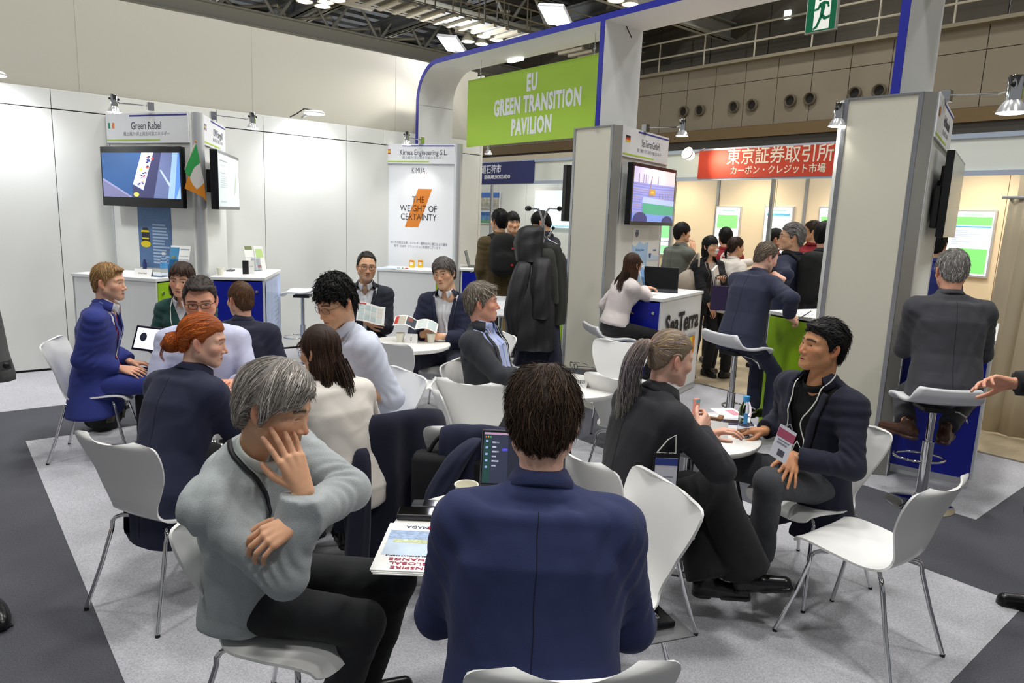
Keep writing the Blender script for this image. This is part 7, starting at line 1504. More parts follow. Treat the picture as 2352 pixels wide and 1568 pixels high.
MI = Matrix.Identity(4); M_crim = mat('crimson print', 'b03a5a', .6); M_dkb = mat('navy print', '2b3358', .6)
for t_, v_, s_, m_ in (('INSPIRE', -hd*.44, .0215, M_crim), ('GLOBAL', -hd*.36, .0215, M_crim), ('CHANGE', -hd*.28, .0215, M_crim), ('HAMADA COMPANY PROFILE', -hd*.215, .008, M_dkb)):
    c = lettering(t_, s_, m_, MI, None, 0, 0); c.parent = e; c.matrix_local = Matrix.Translation((wd*.12, v_, .0052)) @ Matrix.Rotation(math.pi, 4, 'Z') @ Matrix.Diagonal((1.5, 1, 1, 1))
c = lettering('HAMADA', .026, M_dkb, MI, None, 0, 0); c.parent = e; c.matrix_local = Matrix.Translation((wd*.15, hd*.42, .0045)) @ Matrix.Rotation(math.pi, 4, 'Z')
b = MB(); b.tube([(wd*.36+.016*math.cos(a), hd*.41+.014*math.sin(a), .005) for a in np.linspace(.6, 4.6, 9)], .004, 6); b.box(wd*.42, wd*.49, hd*.39, hd*.43, .0042, .005); b.build('logo', M_crim, e)
for nm, label, pxy, z, sz, scr in (('power_bank', 'thick black power bank on the front table', (970, 1187), TZ, (.085, .036, .022), M_bezel), ('smartphone', 'dark phone with a glossy inset behind the black power bank', (1000, 1162), TZ, (.085, .032, .012), M_bezel)):
    p = gp(*pxy, z); e = at(nm, label, 'phone' if nm == 'smartphone' else 'power bank', (p[0], p[1], z), world=gang(90)); MB().box(-sz[0], sz[0], -sz[1], sz[1], 0, sz[2], b=.006).build('body', mat('dark shell', '24262c', .35), e, smooth=1); MB().box(-sz[0]*.5 if nm == 'smartphone' else -sz[0]*.95, sz[0]*.95, -sz[1]*.85, sz[1]*.85, sz[2], sz[2]+.0006).build('glass', mat('gloss glass', '08080a', .05), e)
def openlaptop(label, loc, world, W_=.30, Dp=.21, ang=108, m=None, scr=None, key=True):
    """keyboard edge towards -y of its own frame; the screen stands at +y"""
    m = m or M_lapd; e = at('laptop_computer', label, 'laptop', loc, world=world); MB().box(-W_/2, W_/2, -Dp, 0, .003, .014, b=.003).build('base', m, e)
    if key:
        b = MB()
        for r_ in range(5):
            for c_ in range(13): b.box(-W_*.44+c_*W_*.068, -W_*.44+c_*W_*.068+W_*.058, -Dp*.42+r_*Dp*.075-.01, -Dp*.42+r_*Dp*.075+.003, .014, .0152)
        b.build('keyboard', M_key, e); MB().box(-.05, .05, -Dp*.95, -Dp*.55, .014, .0145).build('touchpad', M_key, e)
    R_ = Matrix.Translation((0, 0, .012)) @ Matrix.Rotation(math.radians(90-(ang-90)*-1-90)*0, 4, 'X')
    t = math.radians(ang-90); Mx = Matrix.Translation((0, 0, .012)) @ Matrix(((1, 0, 0, 0), (0, math.sin(t), -math.cos(t), 0), (0, math.cos(t), math.sin(t), 0), (0, 0, 0, 1)))
    lid = MB().box(-W_/2, W_/2, 0, Dp*.97, -.006, 0, Mx, b=.003).build('lid', m, e); MB().box(-W_*.485, W_*.485, .006, Dp*.94, .0003, .0008, Mx).build('bezel', M_bezel, lid)
    return e, lid, Mx
p = gp(1210, 1150, TZ); LD = nrm(np.append((np.array(TFC)-np.array([1.05, 1.1])), 0))
e, lid, Mx = openlaptop('open dark laptop showing a chat window in front of the blue suited man', (p[0]+LD[0]*.10, p[1]+LD[1]*.10, TZ), gang(2)-math.pi/2, .33, .225, 112, mat('space grey', '6b6c70', .35, .7))
scr = MB().box(-.157, .157, .010, .208, .0009, .0012, Mx).build('screen', emis('dark screen', '22252f', .9), lid)
sc_it = [((-.155, .155, .198, .206), '9a7f95'), ((-.155, -.128, .012, .197), '1f3a38'), ((-.128, -.06, .012, .197), '2c3040'), ((-.150, -.145, .186, .191), 'e0574a'), ((-.141, -.136, .186, .191), 'e3b53c'), ((-.132, -.127, .186, .191), '4fb04a'), ((-.085, -.062, .136, .146), '5550d8')]+[((-.122, -.095-.01*(i % 2), .165-.018*i, .171-.018*i), 'aeb4c4') for i in range(6)]+[((-.148, -.138, .168-.025*i, .176-.025*i), '8f9ad0') for i in range(5)]+[((.06, .15, .185, .190), '8f95a8'), ((.10, .15, .168, .175), '7f869c')]
for r_, c in sc_it: MB().box(*r_, .0012, .0015, Mx).build('picture_patch', emis('scr '+c, c, .9), scr)
lettering('Chat', .013, emis('scr white', 'e6e8f0', .9), MI, None, 0, 0).parent = scr; c = scr.children[-1]; c.matrix_local = Mx @ Matrix.Translation((-.11, .178, .0016))
# tablet on the far left table
p = gp(332, 806, TZ); e = at('tablet', 'tablet in a purple folding cover standing on the far left table', 'tablet', (p[0], p[1], TZ), world=gang(20)-math.pi/2); Mx = Matrix.Rotation(math.radians(70), 4, 'X') @ Matrix.Translation((0, .0, 0)); MB().box(-.13, .13, 0, .18, -.008, 0, Mx, b=.004).build('cover', mat('aubergine cover', '3d2b3c', .6), e); MB().box(-.12, .12, .008, .172, .0, .001, Mx).build('bezel', M_bezel, e); MB().box(-.11, .11, .016, .164, .001, .0016, Mx).build('screen', emis('tablet white', 'e8ecf2', .8), e); MB().lathe([(.001, .0018), (.03, .0018), (.032, .0016)], 20, Mx @ Matrix.Translation((-.04, .10, 0))).build('picture_patch', mat('slate disc', '3c4150', .5), e)
MB().box(-.13, .13, .0, .12, .0, .004).build('stand_flap', mat('aubergine cover', '', .6), e)
# counters: holders, bottles, leaflets
def holder(label, loc, world, sheets, W_=.11, h=.25):
    e = at('brochure_holder', label, 'brochure holder', loc, world=world); Mx = Matrix.Rotation(math.radians(72), 4, 'X'); MB().box(-W_/2-.005, W_/2+.005, 0, h*.55, .004, .006, Mx).build('pocket', M_clear, e); MB().box(-W_/2-.005, W_/2+.005, 0, h, -.008, -.006, Mx).build('back_plate', M_clear, e); MB().box(-W_/2-.005, W_/2+.005, -.0, .09, 0, .003).build('foot', M_clear, e)
    for i, (u, v, prints) in enumerate(sheets):
        s_ = MB().box(-W_/2+u, W_/2+u, .01+v, h+v, -.004-.002*i, -.003-.002*i, Mx).build('leaflet', M_paper, e)
        for u0, u1, v0, v1, c in prints: MB().box(-W_/2+u+W_*u0, -W_/2+u+W_*u1, .01+v+h*v0, .01+v+h*v1, -.003-.002*i, -.0025-.002*i, Mx).build('print', mat('leaf '+c, c, .6), s_)
    return e
pl = [(.0, .45, .0, .9, '3f86b4'), (.08, .38, .05, .35, 'e0a526'), (.1, .35, .4, .6, 'e6d021'), (.5, .95, .82, .86, '8a97a5'), (.5, .95, .6, .62, 'a5aeb8'), (.5, .95, .5, .52, 'a5aeb8'), (.5, .95, .4, .42, 'a5aeb8')]
p = gp(407, 632, HC); wGR = math.atan2(M1.col[0][1], M1.col[0][0]); wIW = math.atan2(M2.col[0][1], M2.col[0][0]); wSP = math.atan2(MS1.col[0][1], MS1.col[0][0]); wKI = math.atan2(M3.col[0][1], M3.col[0][0])
holder('clear holder with blue leaflets beside the sea poster, front one', (p[0], p[1], HC), wGR+.35, [(0, 0, pl)], .20, .30); p = gp(418, 628, HC); holder('clear holder with pale leaflets beside the sea poster, rear one', (p[0], p[1], HC), wGR+.2, [(0, .04, [(.1, .9, .8, .84, '5aa9c8'), (.05, .5, .4, .75, '9cc8dc')])], .20, .32)
p = gp(378, 632, HC); e = at('water_bottle', 'clear plastic bottle beside the leaflet holder on the lime door counter', 'bottle', (p[0], p[1], HC)); MB().lathe([(.001, 0), (.03, 0), (.032, .01), (.032, .15), (.014, .19), (.014, .205), (.001, .205)], 24).build('bottle_body', M_clear, e, smooth=.9); MB().lathe([(.016, .2), (.016, .22), (.001, .22)], 16).build('cap', M_paper, e); MB().lathe([(.0325, .07), (.0325, .12)], 24).build('label_band', mat('bottle label', '', .5), e, smooth=1)
p = gp(333, 622, HC); e = at('badge_buoy', 'small white and navy bottle top showing behind the tent card', 'bottle', (p[0], p[1], HC)); MB().lathe([(.001, 0), (.02, 0), (.02, .08), (.012, .1), (.012, .115), (.001, .12)], 16).build('body', mat('navy plastic', '2a3566', .5), e, smooth=.9)
p = gp(348, 634, HC); e = at('leaflet', 'blue folded leaflet lying on the lime door counter', 'leaflet', (p[0], p[1], HC+.0005), world=wGR+.2); MB().box(-.15, .15, -.05, .05, 0, .003).build('sheet', mat('leaf blue', '41586f', .5), e)
p = gp(592, 622, HC); holder('clear holder with two pale leaflets on the royal blue door counter', (p[0], p[1], HC), wIW-.9, [(-.06, 0, [(.08, .92, .82, .97, '7a8a5a'), (.1, .8, .5, .52, 'b5bac0')]), (.06, .0, [(.1, .9, .5, .85, 'bcd98a'), (.1, .5, .1, .2, 'c28a80')])], .105, .28)
p = gp(571, 629, HC); e = at('sign_stand', 'small black and white folded sign on the royal blue door counter', 'sign', (p[0], p[1], HC), world=wIW-1.2); MB().box(-.06, .0, -.01, .0, 0, .14).build('dark_face', M_black, e); MB().box(.0, .055, -.012, -.006, 0, .14).build('white_face', M_paper, e); MB().box(.01, .045, -.0135, -.012, .08, .084).build('text_line', M_text, e)
p = gp(530, 622, HC); e = at('smartphone', 'dark phone lying flat on the royal blue door counter', 'phone', (p[0], p[1], HC), world=wIW); MB().box(-.075, .075, -.035, .035, 0, .012, b=.004).build('body', mat('dark shell', '', .4), e); MB().box(-.07, .07, -.031, .031, .012, .0125).build('screen', M_bezel, e)
M_yel = mat('yellow pack', 'efc12b', .5)
for k, px in enumerate((946, 966)):
    p = gp(px, 614, HC); e = at('snack_box', ['small yellow snack box in front of the Kimua panel, left of two', 'small yellow snack box in front of the Kimua panel, right of two'][k], 'box', (p[0], p[1], HC), world=wKI, group='yellow snack boxes'); MB().box(-.034, .034, -.012, .012, 0, .095, b=.002).build('carton', M_yel, e); MB().box(-.02, .02, -.0135, -.012, .03, .07).build('print', M_paper, e); MB().box(-.03, .03, -.0135, -.012, .075, .09).build('print', M_red, e)
for k, (x, c) in enumerate(((915, 'c8d24a'), (925, '6a9a4a'), (934, 'c04a3a'))): p = gp(x, 616+k*.5, HC); e = at('sweet', ['yellow', 'green', 'red'][k]+' wrapped sweet on the Kimua counter', 'sweet', (p[0], p[1], HC), world=k); MB().box(-.018, .018, -.01, .01, 0, .012, b=.004).build('wrapper', mat('sweet '+c, c, .4), e); MB().prism([(.018, 0), (.03, .01), (.03, -.01)], .003, .008).build('twist', mat('sweet '+c, c, .4), e)
p = gp(880, 615, HC); e = at('paper_sheet', 'printed papers lying on the Kimua counter', 'paper', (p[0], p[1], HC+.0005), world=wKI+.1); MB().box(-.12, .2, -.08, .08, 0, .003).build('sheet', mat('pale blue print', '', .6), e)
p = gp(1078, 612, HC); openlaptop('dark laptop standing open on the blue door counter by the Kimua panel', (p[0], p[1], HC), wKI+1.9, .32, .22, 105, M_lapd, key=False)
p = gp(1125, 616, HC); e = at('laptop_computer', 'closed grey laptop and papers on the blue door counter by the Kimua panel', 'laptop', (p[0], p[1], HC), world=wKI+.2); MB().box(-.16, .16, -.11, .11, 0, .016, b=.003).build('case', M_lap, e); MB().box(-.12, .14, -.08, .1, .017, .02).build('paper', M_paper, e)
b = MB(); q0 = gp(1105, 617, HC); q1 = gp(1068, 640, .95)
T(MB().tube(smooth_poly([gp(1112, 616, HC)+np.array([0, 0, .01]), gp(1092, 622, HC)+np.array([0, 0, .005]), onplane(1078, 628, gp(1149, 619, HC), np.append(d3[:2], 0)*0+gdir(180)), onplane(1072, 650, gp(1149, 619, HC), gdir(180)), onplane(1066, 664, gp(1149, 619, HC), gdir(180))], 20), .004, 6).build('charging_cable', M_white, smooth=1), 'white charging cable hanging over the blue counter door by Kimua', 'cable')
p = gp(1512, 668, HC); openlaptop('dark laptop open on the SeaTerra counter', (p[0]+.09, p[1]+.05, HC), gang(33)-math.pi/2+.35, .36, .25, 112, M_lapd)
p = gp(1484, 668, HC); holder('clear holder with blue leaflets beside the woman on the SeaTerra counter', (p[0]+.15, p[1]+.12, HC), wSP, [(0, 0, [(.1, .9, .1, .9, '7fa8d8')]), (.02, .02, [(.1, .9, .5, .9, '9cc0e4')])], .13, .26)
# posters on the SeaTerra pillar
def pillarposter(label, px4, prints, m):
    c = [uv(MS1, x, y) for x, y in px4]; u0, u1, v0, v1 = (c[0][0]+c[3][0])/2, (c[1][0]+c[2][0])/2, (c[2][1]+c[3][1])/2, (c[0][1]+c[1][1])/2; e = emp('wall_poster', (0, 0, 0), 0, label, 'poster'); MB().box(u0, u1, v0, v1, .001, .003, MS1).build('sheet', m, e)
    for pts, cc in prints: MB().prism([(u0+(u1-u0)*x, v0+(v1-v0)*y) for x, y in pts], .003, .0036, MS1).build('print', mat('poster '+cc, cc, .6), e)
    return e, u0, u1, v0, v1
shield = lambda x, y, w_, h: [(x-w_, y+h), (x+w_, y+h), (x+w_, y), (x+w_*.7, y-h*.6), (x, y-h), (x-w_*.7, y-h*.6), (x-w_, y)]
e, u0, u1, v0, v1 = pillarposter('pale blue wave poster on UXO survey below the SeaTerra screen', [(1451, 522), (1487, 525), (1484, 650), (1449, 645)], [([(0, 0), (1, 0), (1, .74), (.7, .70), (.45, .76), (.2, .66), (0, .70)], 'b3d3f2'), (shield(.25, .88, .10, .05), '3a62b4'), (shield(.25, .87, .06, .03), 'e0c33a')], M_paper)
lettering('UXO Survey, Clearance', .034, mat('poster blue text', '4a7fc0', .6), MS1, e, (u0+u1)/2, v0+(v1-v0)*.60, sx=.62, dz=.0045); lettering('SeaTerra', .022, M_dkb, MS1, e, u0+(u1-u0)*.26, v0+(v1-v0)*.95, sx=.8, dz=.0045)
e, u0, u1, v0, v1 = pillarposter('small white sheet with shield print and LinkedIn line on the SeaTerra pillar', [(1487, 549), (1513, 553), (1511, 598), (1486, 596)], [([(0, 0), (1, 0), (1, .2), (0, .3)], 'cfe2f7'), (shield(.25, .22, .10, .13), '3a62b4'), (shield(.25, .2, .06, .07), 'e0c33a')], M_paper); lettering('LinkedIn', .032, mat('poster blue text', '', .6), MS1, e, u0+(u1-u0)*.62, v0+(v1-v0)*.5, sx=.8, dz=.0045)
# writing place of the suited man
p = gp(1842, 722, HC); e = at('paper_sheet', 'white forms on the counter where the suited man writes', 'paper', (p[0], p[1], HC+.001), world=ANG(20)); MB().box(-.18, .16, -.12, .12, 0, .002).build('sheet', M_paper, e)
for i in range(5): MB().box(-.12, .1-.03*(i % 3), -.08+.03*i, -.075+.03*i, .002, .0024).build('text_line', M_text, e)
hw = P16['rw']; T(MB().tube([hw+gdir(80)*.06-UPV*.03, hw+gdir(95)*.16+UPV*.055], .0045, 8).build('pen', M_steel), 'silver pen in the hand of the suited man', 'pen')
# map and brochure held by two seated men
def sheetmesh(label, name, cen, ux, uy, w_, h, bend, m, patches, cat):
    ux = nrm(ux); uy = nrm(uy); n_ = np.cross(ux, uy); e = at(name, label, cat, tuple(cen)); V_ = []; F_ = []
    f = lambda u, v: ux*(u-.5)*w_+uy*(v-.5)*h+n_*bend(u, v)
    def patch(nm, u0, u1, v0, v1, m_, off, N=8):
        V_ = [tuple(f(u0+(u1-u0)*i/N, v0+(v1-v0)*j/3)+n_*off) for i in range(N+1) for j in range(4)]; F_ = [(i*4+j, i*4+j+1, (i+1)*4+j+1, (i+1)*4+j) for i in range(N) for j in range(3)]; o = MB().add(V_, F_).build(nm, m_, e); mo = o.modifiers.new('s', 'SOLIDIFY'); mo.thickness = .0008; return o
    patch('sheet', 0, 1, 0, 1, m, 0, 16)
    for u0, u1, v0, v1, c in patches: patch('print', u0, u1, v0, v1, mat('map '+c, c, .6), .0015); patch('print', u0, u1, v0, v1, mat('map '+c, c, .6), -.0022)
    return e
rb2 = random.Random(2); mp = [(.06+.22*i, .06+.22*i+.19, .1+.27*j, .1+.27*j+.24, rb2.choice(['c3d3d2', 'd0d9d6', 'b9cacb', 'd8d2c9'])) for i in range(4) for j in range(3)]+[(.05, .3, .88, .96, 'b34a4a')]
w9 = D(852, 720, np.dot(P9['rw']-CAMP, FV)-.02); sheetmesh('printed floor map held by the man in the dark blazer', 'map_sheet', w9, gdir(80)-UPV*.18, UPV*.85+gdir(0)*.4, .24, .17, lambda u, v: .02*math.sin(u*6), M_paper, mp, 'map')
w10 = D(955, 746, np.dot(P10['rw']-CAMP, FV)-.05); sheetmesh('colourful folded brochure held over the number 1 table', 'brochure', w10, gdir(88)-UPV*.15, gdir(0)*1.+UPV*.42, .36, .15, lambda u, v: .03*abs(math.sin(u*6.3)), M_paper, [(.06, .26, .1, .9, 'b9b3a4'), (.28, .5, .1, .9, '3a4652'), (.30, .42, .5, .85, '8f4a3c'), (.55, .75, .1, .9, 'd3dcd8'), (.78, .97, .1, .9, 'c9d6d6'), (.02, .1, .1, .9, 'b8382e')], 'brochure')
# ---------------------------------------------------------------- garments
def drape(name, secs, X, Y, m, parent, n=56, amp=.12, k=9, ph=0., close=True):
    """rings (centre, half width, half depth) with folds that deepen downwards"""
    X = nrm(X); Y = nrm(Y); C = smooth_poly([s_[0] for s_ in secs], 26); w_ = np.interp(np.linspace(0, 1, 26), np.linspace(0, 1, len(secs)), [s_[1] for s_ in secs]); d_ = np.interp(np.linspace(0, 1, 26), np.linspace(0, 1, len(secs)), [s_[2] for s_ in secs]); V_ = []; F_ = []; r_ = random.Random(int(ph*100)+3); o1, o2 = r_.random()*6, r_.random()*6
    tp = np.interp(np.arange(26), [0, 1, 2, 4, 25], [.25, .62, .82, 1, 1])
    for i in range(26):
        t = i/25
        for j in range(n):
            a = 2*math.pi*j/n; f = 1+amp*(.25+.75*t)*(math.sin(k*a+o1+1.2*math.sin(3*t+a))*.6+math.sin((k*.5+.5)*a+o2+2*t)*.4+.35*math.sin(17*t+3*a))
            V_.append(C[i]+X*w_[i]*(tp[i]*.5+.5)*math.cos(a)*(1+(f-1)*.35)+Y*d_[i]*tp[i]*np.sign(math.sin(a))*abs(math.sin(a))**.8*f)
    for i in range(25):
        for j in range(n): j2 = (j+1) % n; F_.append((i*n+j, i*n+j2, (i+1)*n+j2, (i+1)*n+j))
    F2 = [list(range(n))[::-1], list(range(25*n, 26*n))]
    b = MB(); b.add(V_, F_+F2); o = b.build(name, m, parent, smooth=1.2); return o
dr = 6.55; rk0 = D(1243, 600, dr); rk = emp('coat_rack', (rk0[0], rk0[1], 0), 0, 'chrome coat rack with black ball knobs loaded with dark coats', 'coat rack'); o0 = np.array([rk0[0], rk0[1], 0]); zt = D(1244, 520, dr)[2]
def L_(p): return tuple(np.asarray(p)-o0)
for sx in (-.012, .012): MB().tube([L_(o0+gdir(90)*sx+UPV*.05), L_(o0+gdir(90)*sx+UPV*(zt+.02))], .011, 10).build('pole', M_chrome, rk, smooth=1)
MB().lathe([(.001, .03), (.03, .03), (.2, .012), (.21, 0), (.001, 0)], 32).build('base', M_black, rk, smooth=.8)
M_ball = mat('black ball', '151212', .15)
for k, (a, up) in enumerate(((-85, 1), (-115, 1), (85, 1), (105, 1), (80, 0), (100, 0), (-60, 0))):
    u = gdir(a); tip = D(1214 if a < 0 else 1272, 479, dr)[2] if up else D(1255, 523, dr)[2]; r_ = .15 if up else .10
    pts = [o0+UPV*zt*(1 if up else .95), o0+u*.02+UPV*(tip-.06), o0+u*.05+UPV*(tip-.005), o0+u*.09+UPV*tip, o0+u*r_+UPV*tip] if up else [o0+UPV*(zt-.02), o0+u*.03+UPV*(tip-.10), o0+u*.07+UPV*(tip-.06), o0+u*r_+UPV*tip]
    MB().tube([L_(p) for p in smooth_poly(pts, 12)], .008, 8).build('arm', M_chrome, rk, smooth=1); MB().ball(L_(pts[-1]), .024 if up else .016, 14).build('knob', M_ball, rk, smooth=1)
M_parka = mat('black parka', '17171b', .55, bump=.4, bscale=60, var=.1, vscale=20); M_gcoat = suit('dark green wool', '2a2d27'); M_ncoat = suit('navy coat cloth', '171b30')
def gsec(lst, d): return [(D(x, y, d+dd), w_*d/CF, t_) for x, y, w_, t_, dd in lst]
e = emp('hooded_coat', tuple(D(1220, 660, dr-.1)*[1, 1, 0]), 0, 'long black hooded parka hanging on the coat rack', 'coat'); e.location = (0, 0, 0)
drape('body', gsec([(1222, 600, 36, .12, -.12), (1222, 640, 44, .13, -.14), (1220, 700, 52, .15, -.16), (1218, 760, 55, .16, -.16), (1217, 800, 56, .16, -.16)], dr), gdir(90), gdir(0), M_parka, e, amp=.16)
drape('hood', gsec([(1226, 517, 16, .05, -.1), (1220, 530, 30, .10, -.1), (1214, 560, 34, .12, -.1), (1216, 600, 30, .11, -.12)], dr), gdir(90), gdir(0), M_parka, e, amp=.10, k=6, ph=.3)
drape('sleeve', gsec([(1205, 600, 18, .07, -.2), (1190, 660, 22, .08, -.24), (1180, 720, 22, .08, -.25), (1185, 765, 16, .07, -.24)], dr), gdir(90), gdir(0), M_parka, e, amp=.16, k=6, ph=.5)
drape('sleeve', gsec([(1246, 590, 20, .08, -.18), (1240, 660, 24, .09, -.24), (1240, 730, 24, .09, -.24)], dr), gdir(90), gdir(0), M_parka, e, amp=.16, k=6, ph=.7)
e = emp('green_jacket', (0, 0, 0), 0, 'dark green wool jacket on a hanger at the right of the rack', 'jacket')
drape('body', gsec([(1258, 556, 12, .05, -.02), (1262, 570, 28, .09, -.02), (1268, 620, 30, .10, 0), (1272, 690, 31, .11, 0), (1266, 742, 32, .11, 0)], dr), gdir(80), gdir(-10), M_gcoat, e, amp=.09, ph=.2)
drape('sleeve', gsec([(1256, 570, 16, .07, -.12), (1262, 630, 19, .08, -.14), (1266, 695, 17, .07, -.14)], dr), gdir(80), gdir(-10), M_gcoat, e, amp=.12, k=5, ph=.9); drape('sleeve', gsec([(1286, 580, 12, .07, .02), (1290, 640, 13, .08, .02), (1291, 695, 13, .07, .02)], dr), gdir(80), gdir(-10), M_gcoat, e, amp=.12, k=5, ph=1.1)
hh = D(1258, 548, dr); MB().tube([tuple(p) for p in smooth_poly([hh+UPV*.07, hh+UPV*.04+gdir(90)*.02, hh, hh-UPV*.05+gdir(90)*.10], 10)], .004, 6).build('hanger', M_steel, e)
e = emp('navy_coat', (0, 0, 0), 0, 'navy coat hanging lowest on the rack with its skirt near the floor', 'coat'); drape('body', gsec([(1240, 620, 30, .10, .05), (1240, 700, 40, .12, .04), (1238, 780, 50, .14, .0), (1235, 838, 56, .16, 0)], dr), gdir(90), gdir(0), M_ncoat, e, amp=.14, ph=.4); drape('tail', gsec([(1262, 730, 14, .07, -.04), (1266, 790, 19, .09, -.04), (1268, 834, 24, .10, -.05)], dr), gdir(90), gdir(0), M_ncoat, e, amp=.14, k=5, ph=1.4)
# coats over two chairs
def clothover(ch, label, m, name, hw, zl, ph=0., amp=.022, dx=0., skew=0.):
    """cloth laid over a chair back: from the sitter's side over the top edge and down the outside"""
    path = smooth_poly([(-.215, .62), (-.255, .74), (-.287, .812), (-.315, .835), (-.345, .80), (-.35, .68), (-.355, .5), (-.362, (zl+.5)/2), (-.365, zl)], 44); n = 41; V_ = []; F_ = []; r_ = random.Random(int(ph*10)); o = [r_.random()*6 for _ in range(4)]
    for i, (y, z) in enumerate(path):
        t = i/43; dn = max(0, (t-.45)/.55)
        for j in range(n):
            u = -1+2*j/(n-1); f = math.sin(u*7.5+o[0]+dn*1.2)*.6+math.sin(u*13+o[1]-dn*.9)*.35+math.sin(u*4+o[2])*.4
            V_.append((dx+u*hw*(1+.12*dn+.03*math.sin(o[3]+dn*4))+skew*dn, y-.03*u*u*0+.045*u*u*(1-dn*.6)-amp*f*(.25+1.2*dn)-.03*dn, max(.006, z-.035*abs(u)**3*(1-dn)+dn*.05*math.sin(u*3+o[3]))))
    for i in range(43):
        for j in range(n-1): F_.append((i*n+j, i*n+j+1, (i+1)*n+j+1, (i+1)*n+j))
    e = emp(name, tuple(ch.location), ch.rotation_euler.z, label, 'coat'); o_ = MB().add(V_, F_).build('body', m, e, smooth=4); md = o_.modifiers.new('s', 'SOLIDIFY'); md.thickness = .012; md.offset = 0; return e
def chairdrape(ch, label, m, name, secs, sleeves=(), amp=.12, k=8, ph=0.):
    """sections in the chair's own frame: (x, y, z, half width, half depth)"""
    Mx = ch.matrix_basis.to_3x3(); loc = np.array(ch.location); X = np.array(Mx @ Vector((1, 0, 0))); Y = np.array(Mx @ Vector((0, 1, 0))); X /= np.linalg.norm(X); Y /= np.linalg.norm(Y); f = lambda s_: (loc+X*s_[0]+Y*s_[1]+UPV*s_[2], s_[3], s_[4]); e = emp(name, tuple(loc), 0, label, 'coat'); o = drape('body', [(f(s_)[0]-loc, s_[3], s_[4]) for s_ in secs], X, Y, m, e, amp=amp, k=k, ph=ph)
    for sl in sleeves: drape('sleeve', [(f(s_)[0]-loc, s_[3], s_[4]) for s_ in sl], X, Y, m, e, amp=.14, k=5, ph=ph+.5)
    return e
M_knitn = mat('navy knit coat', '181b2e', .95, bump=.5, bscale=350, sheen=.08)
e = clothover(P7chair, 'dark navy knitted coat draped over the chair of the woman in the cream blouse', M_knitn, 'draped_coat', .25, .10, 1.2)
drape('sleeve', [(np.array([-.20, -.385, .72]), .035, .03), (np.array([-.22, -.41, .55]), .05, .04), (np.array([-.235, -.42, .3]), .055, .045), (np.array([-.24, -.42, .13]), .05, .04)], (1, 0, 0), (0, 1, 0), M_knitn, e, amp=.14, k=5, ph=.5)
M_nc2 = suit('navy coat two', '20253f'); e = clothover(coatchair, 'navy coat bundled over the white chair beyond the laptop', M_nc2, 'draped_coat', .165, .25, 3.3, .03, .02)
drape('sleeve', [(np.array([.02, -.37, .80]), .03, .03), (np.array([-.05, -.41, .72]), .05, .045), (np.array([-.12, -.43, .58]), .055, .05), (np.array([-.17, -.43, .42]), .045, .04)], (1, 0, 0), (0, 1, 0), M_nc2, e, amp=.16, k=5, ph=.9)
e = emp('shoulder_bag', tuple(coatchair.location), coatchair.rotation_euler.z, 'black bag standing behind the bundled navy coat', 'bag'); MB().box(-.27, .27, -.36, -.24, .30, .70, b=.03).build('body', mat('black canvas', '1a1b1f', .85, bump=.3, bscale=300), e, smooth=1); MB().box(-.2, .2, -.375, -.36, .36, .55, b=.006).build('pocket', mat('black canvas', '', .85), e); MB().tube(smooth_poly([(-.2, -.3, .7), (-.12, -.3, .79), (.12, -.3, .79), (.2, -.3, .7)], 14), .009, 8).build('handle', M_black, e, smooth=1)
e = emp('folder', tuple(s2_.location), s2_.rotation_euler.z, 'glossy black folder tucked under the seat of the chair turned left', 'folder'); MB().box(-.20, .12, -.20, .16, .372, .392, b=.003).build('cover', mat('gloss black', '0c0d12', .08), e); MB().box(-.26, -.12, -.24, -.06, .366, .370).build('sheet', mat('dull steel grey', '6d6e70', .35, .4), e)
# name badge of the man with the white lanyard
bq = d14-.17; bt = D(1812, 984, bq); bx_ = nrm(D(1829, 996, bq)-D(1797, 976, bq)); by_ = nrm(D(1812, 984, bq)-D(1786, 1052, bq)); bz_ = np.cross(bx_, by_); bo = P14['base']
Mb = Matrix([[bx_[i], by_[i], bz_[i], bt[i]-bo[i]] for i in range(3)]+[[0, 0, 0, 1]]); cb = MB().box(-.042, .042, -.145, 0, -.001, .001, Mb).build('badge', B_card, P14['ob'])
for u0, u1, v0, v1, m_ in ((-.042, .042, -.052, -.014, B_pink), (-.03, .02, -.08, -.072, mat('grey print', '', .6)), (-.03, .028, -.066, -.06, mat('grey print', '', .6)), (-.012, .02, -.128, -.1, mat('badge code', '55525f', .6))): MB().box(u0, u1, v0, v1, .001, .0016, Mb).build('print', m_, cb)
MB().tube([Mb @ Vector((-.02, 0, 0)), Mb @ Vector((0, .02, 0)), Mb @ Vector((.02, 0, 0))], .003, 6).build('clip', M_steel, cb)
lt = project(P14['out'], (P14['c7']-P14['Us']*.40+P14['Fs']*.2+P14['Rs']*.06)[None].astype(F32), .012)[0]; MB().tube([tuple(lt-bo), tuple(bt-bo)], .003, 6).build('lanyard', L_white, P14['ob'])
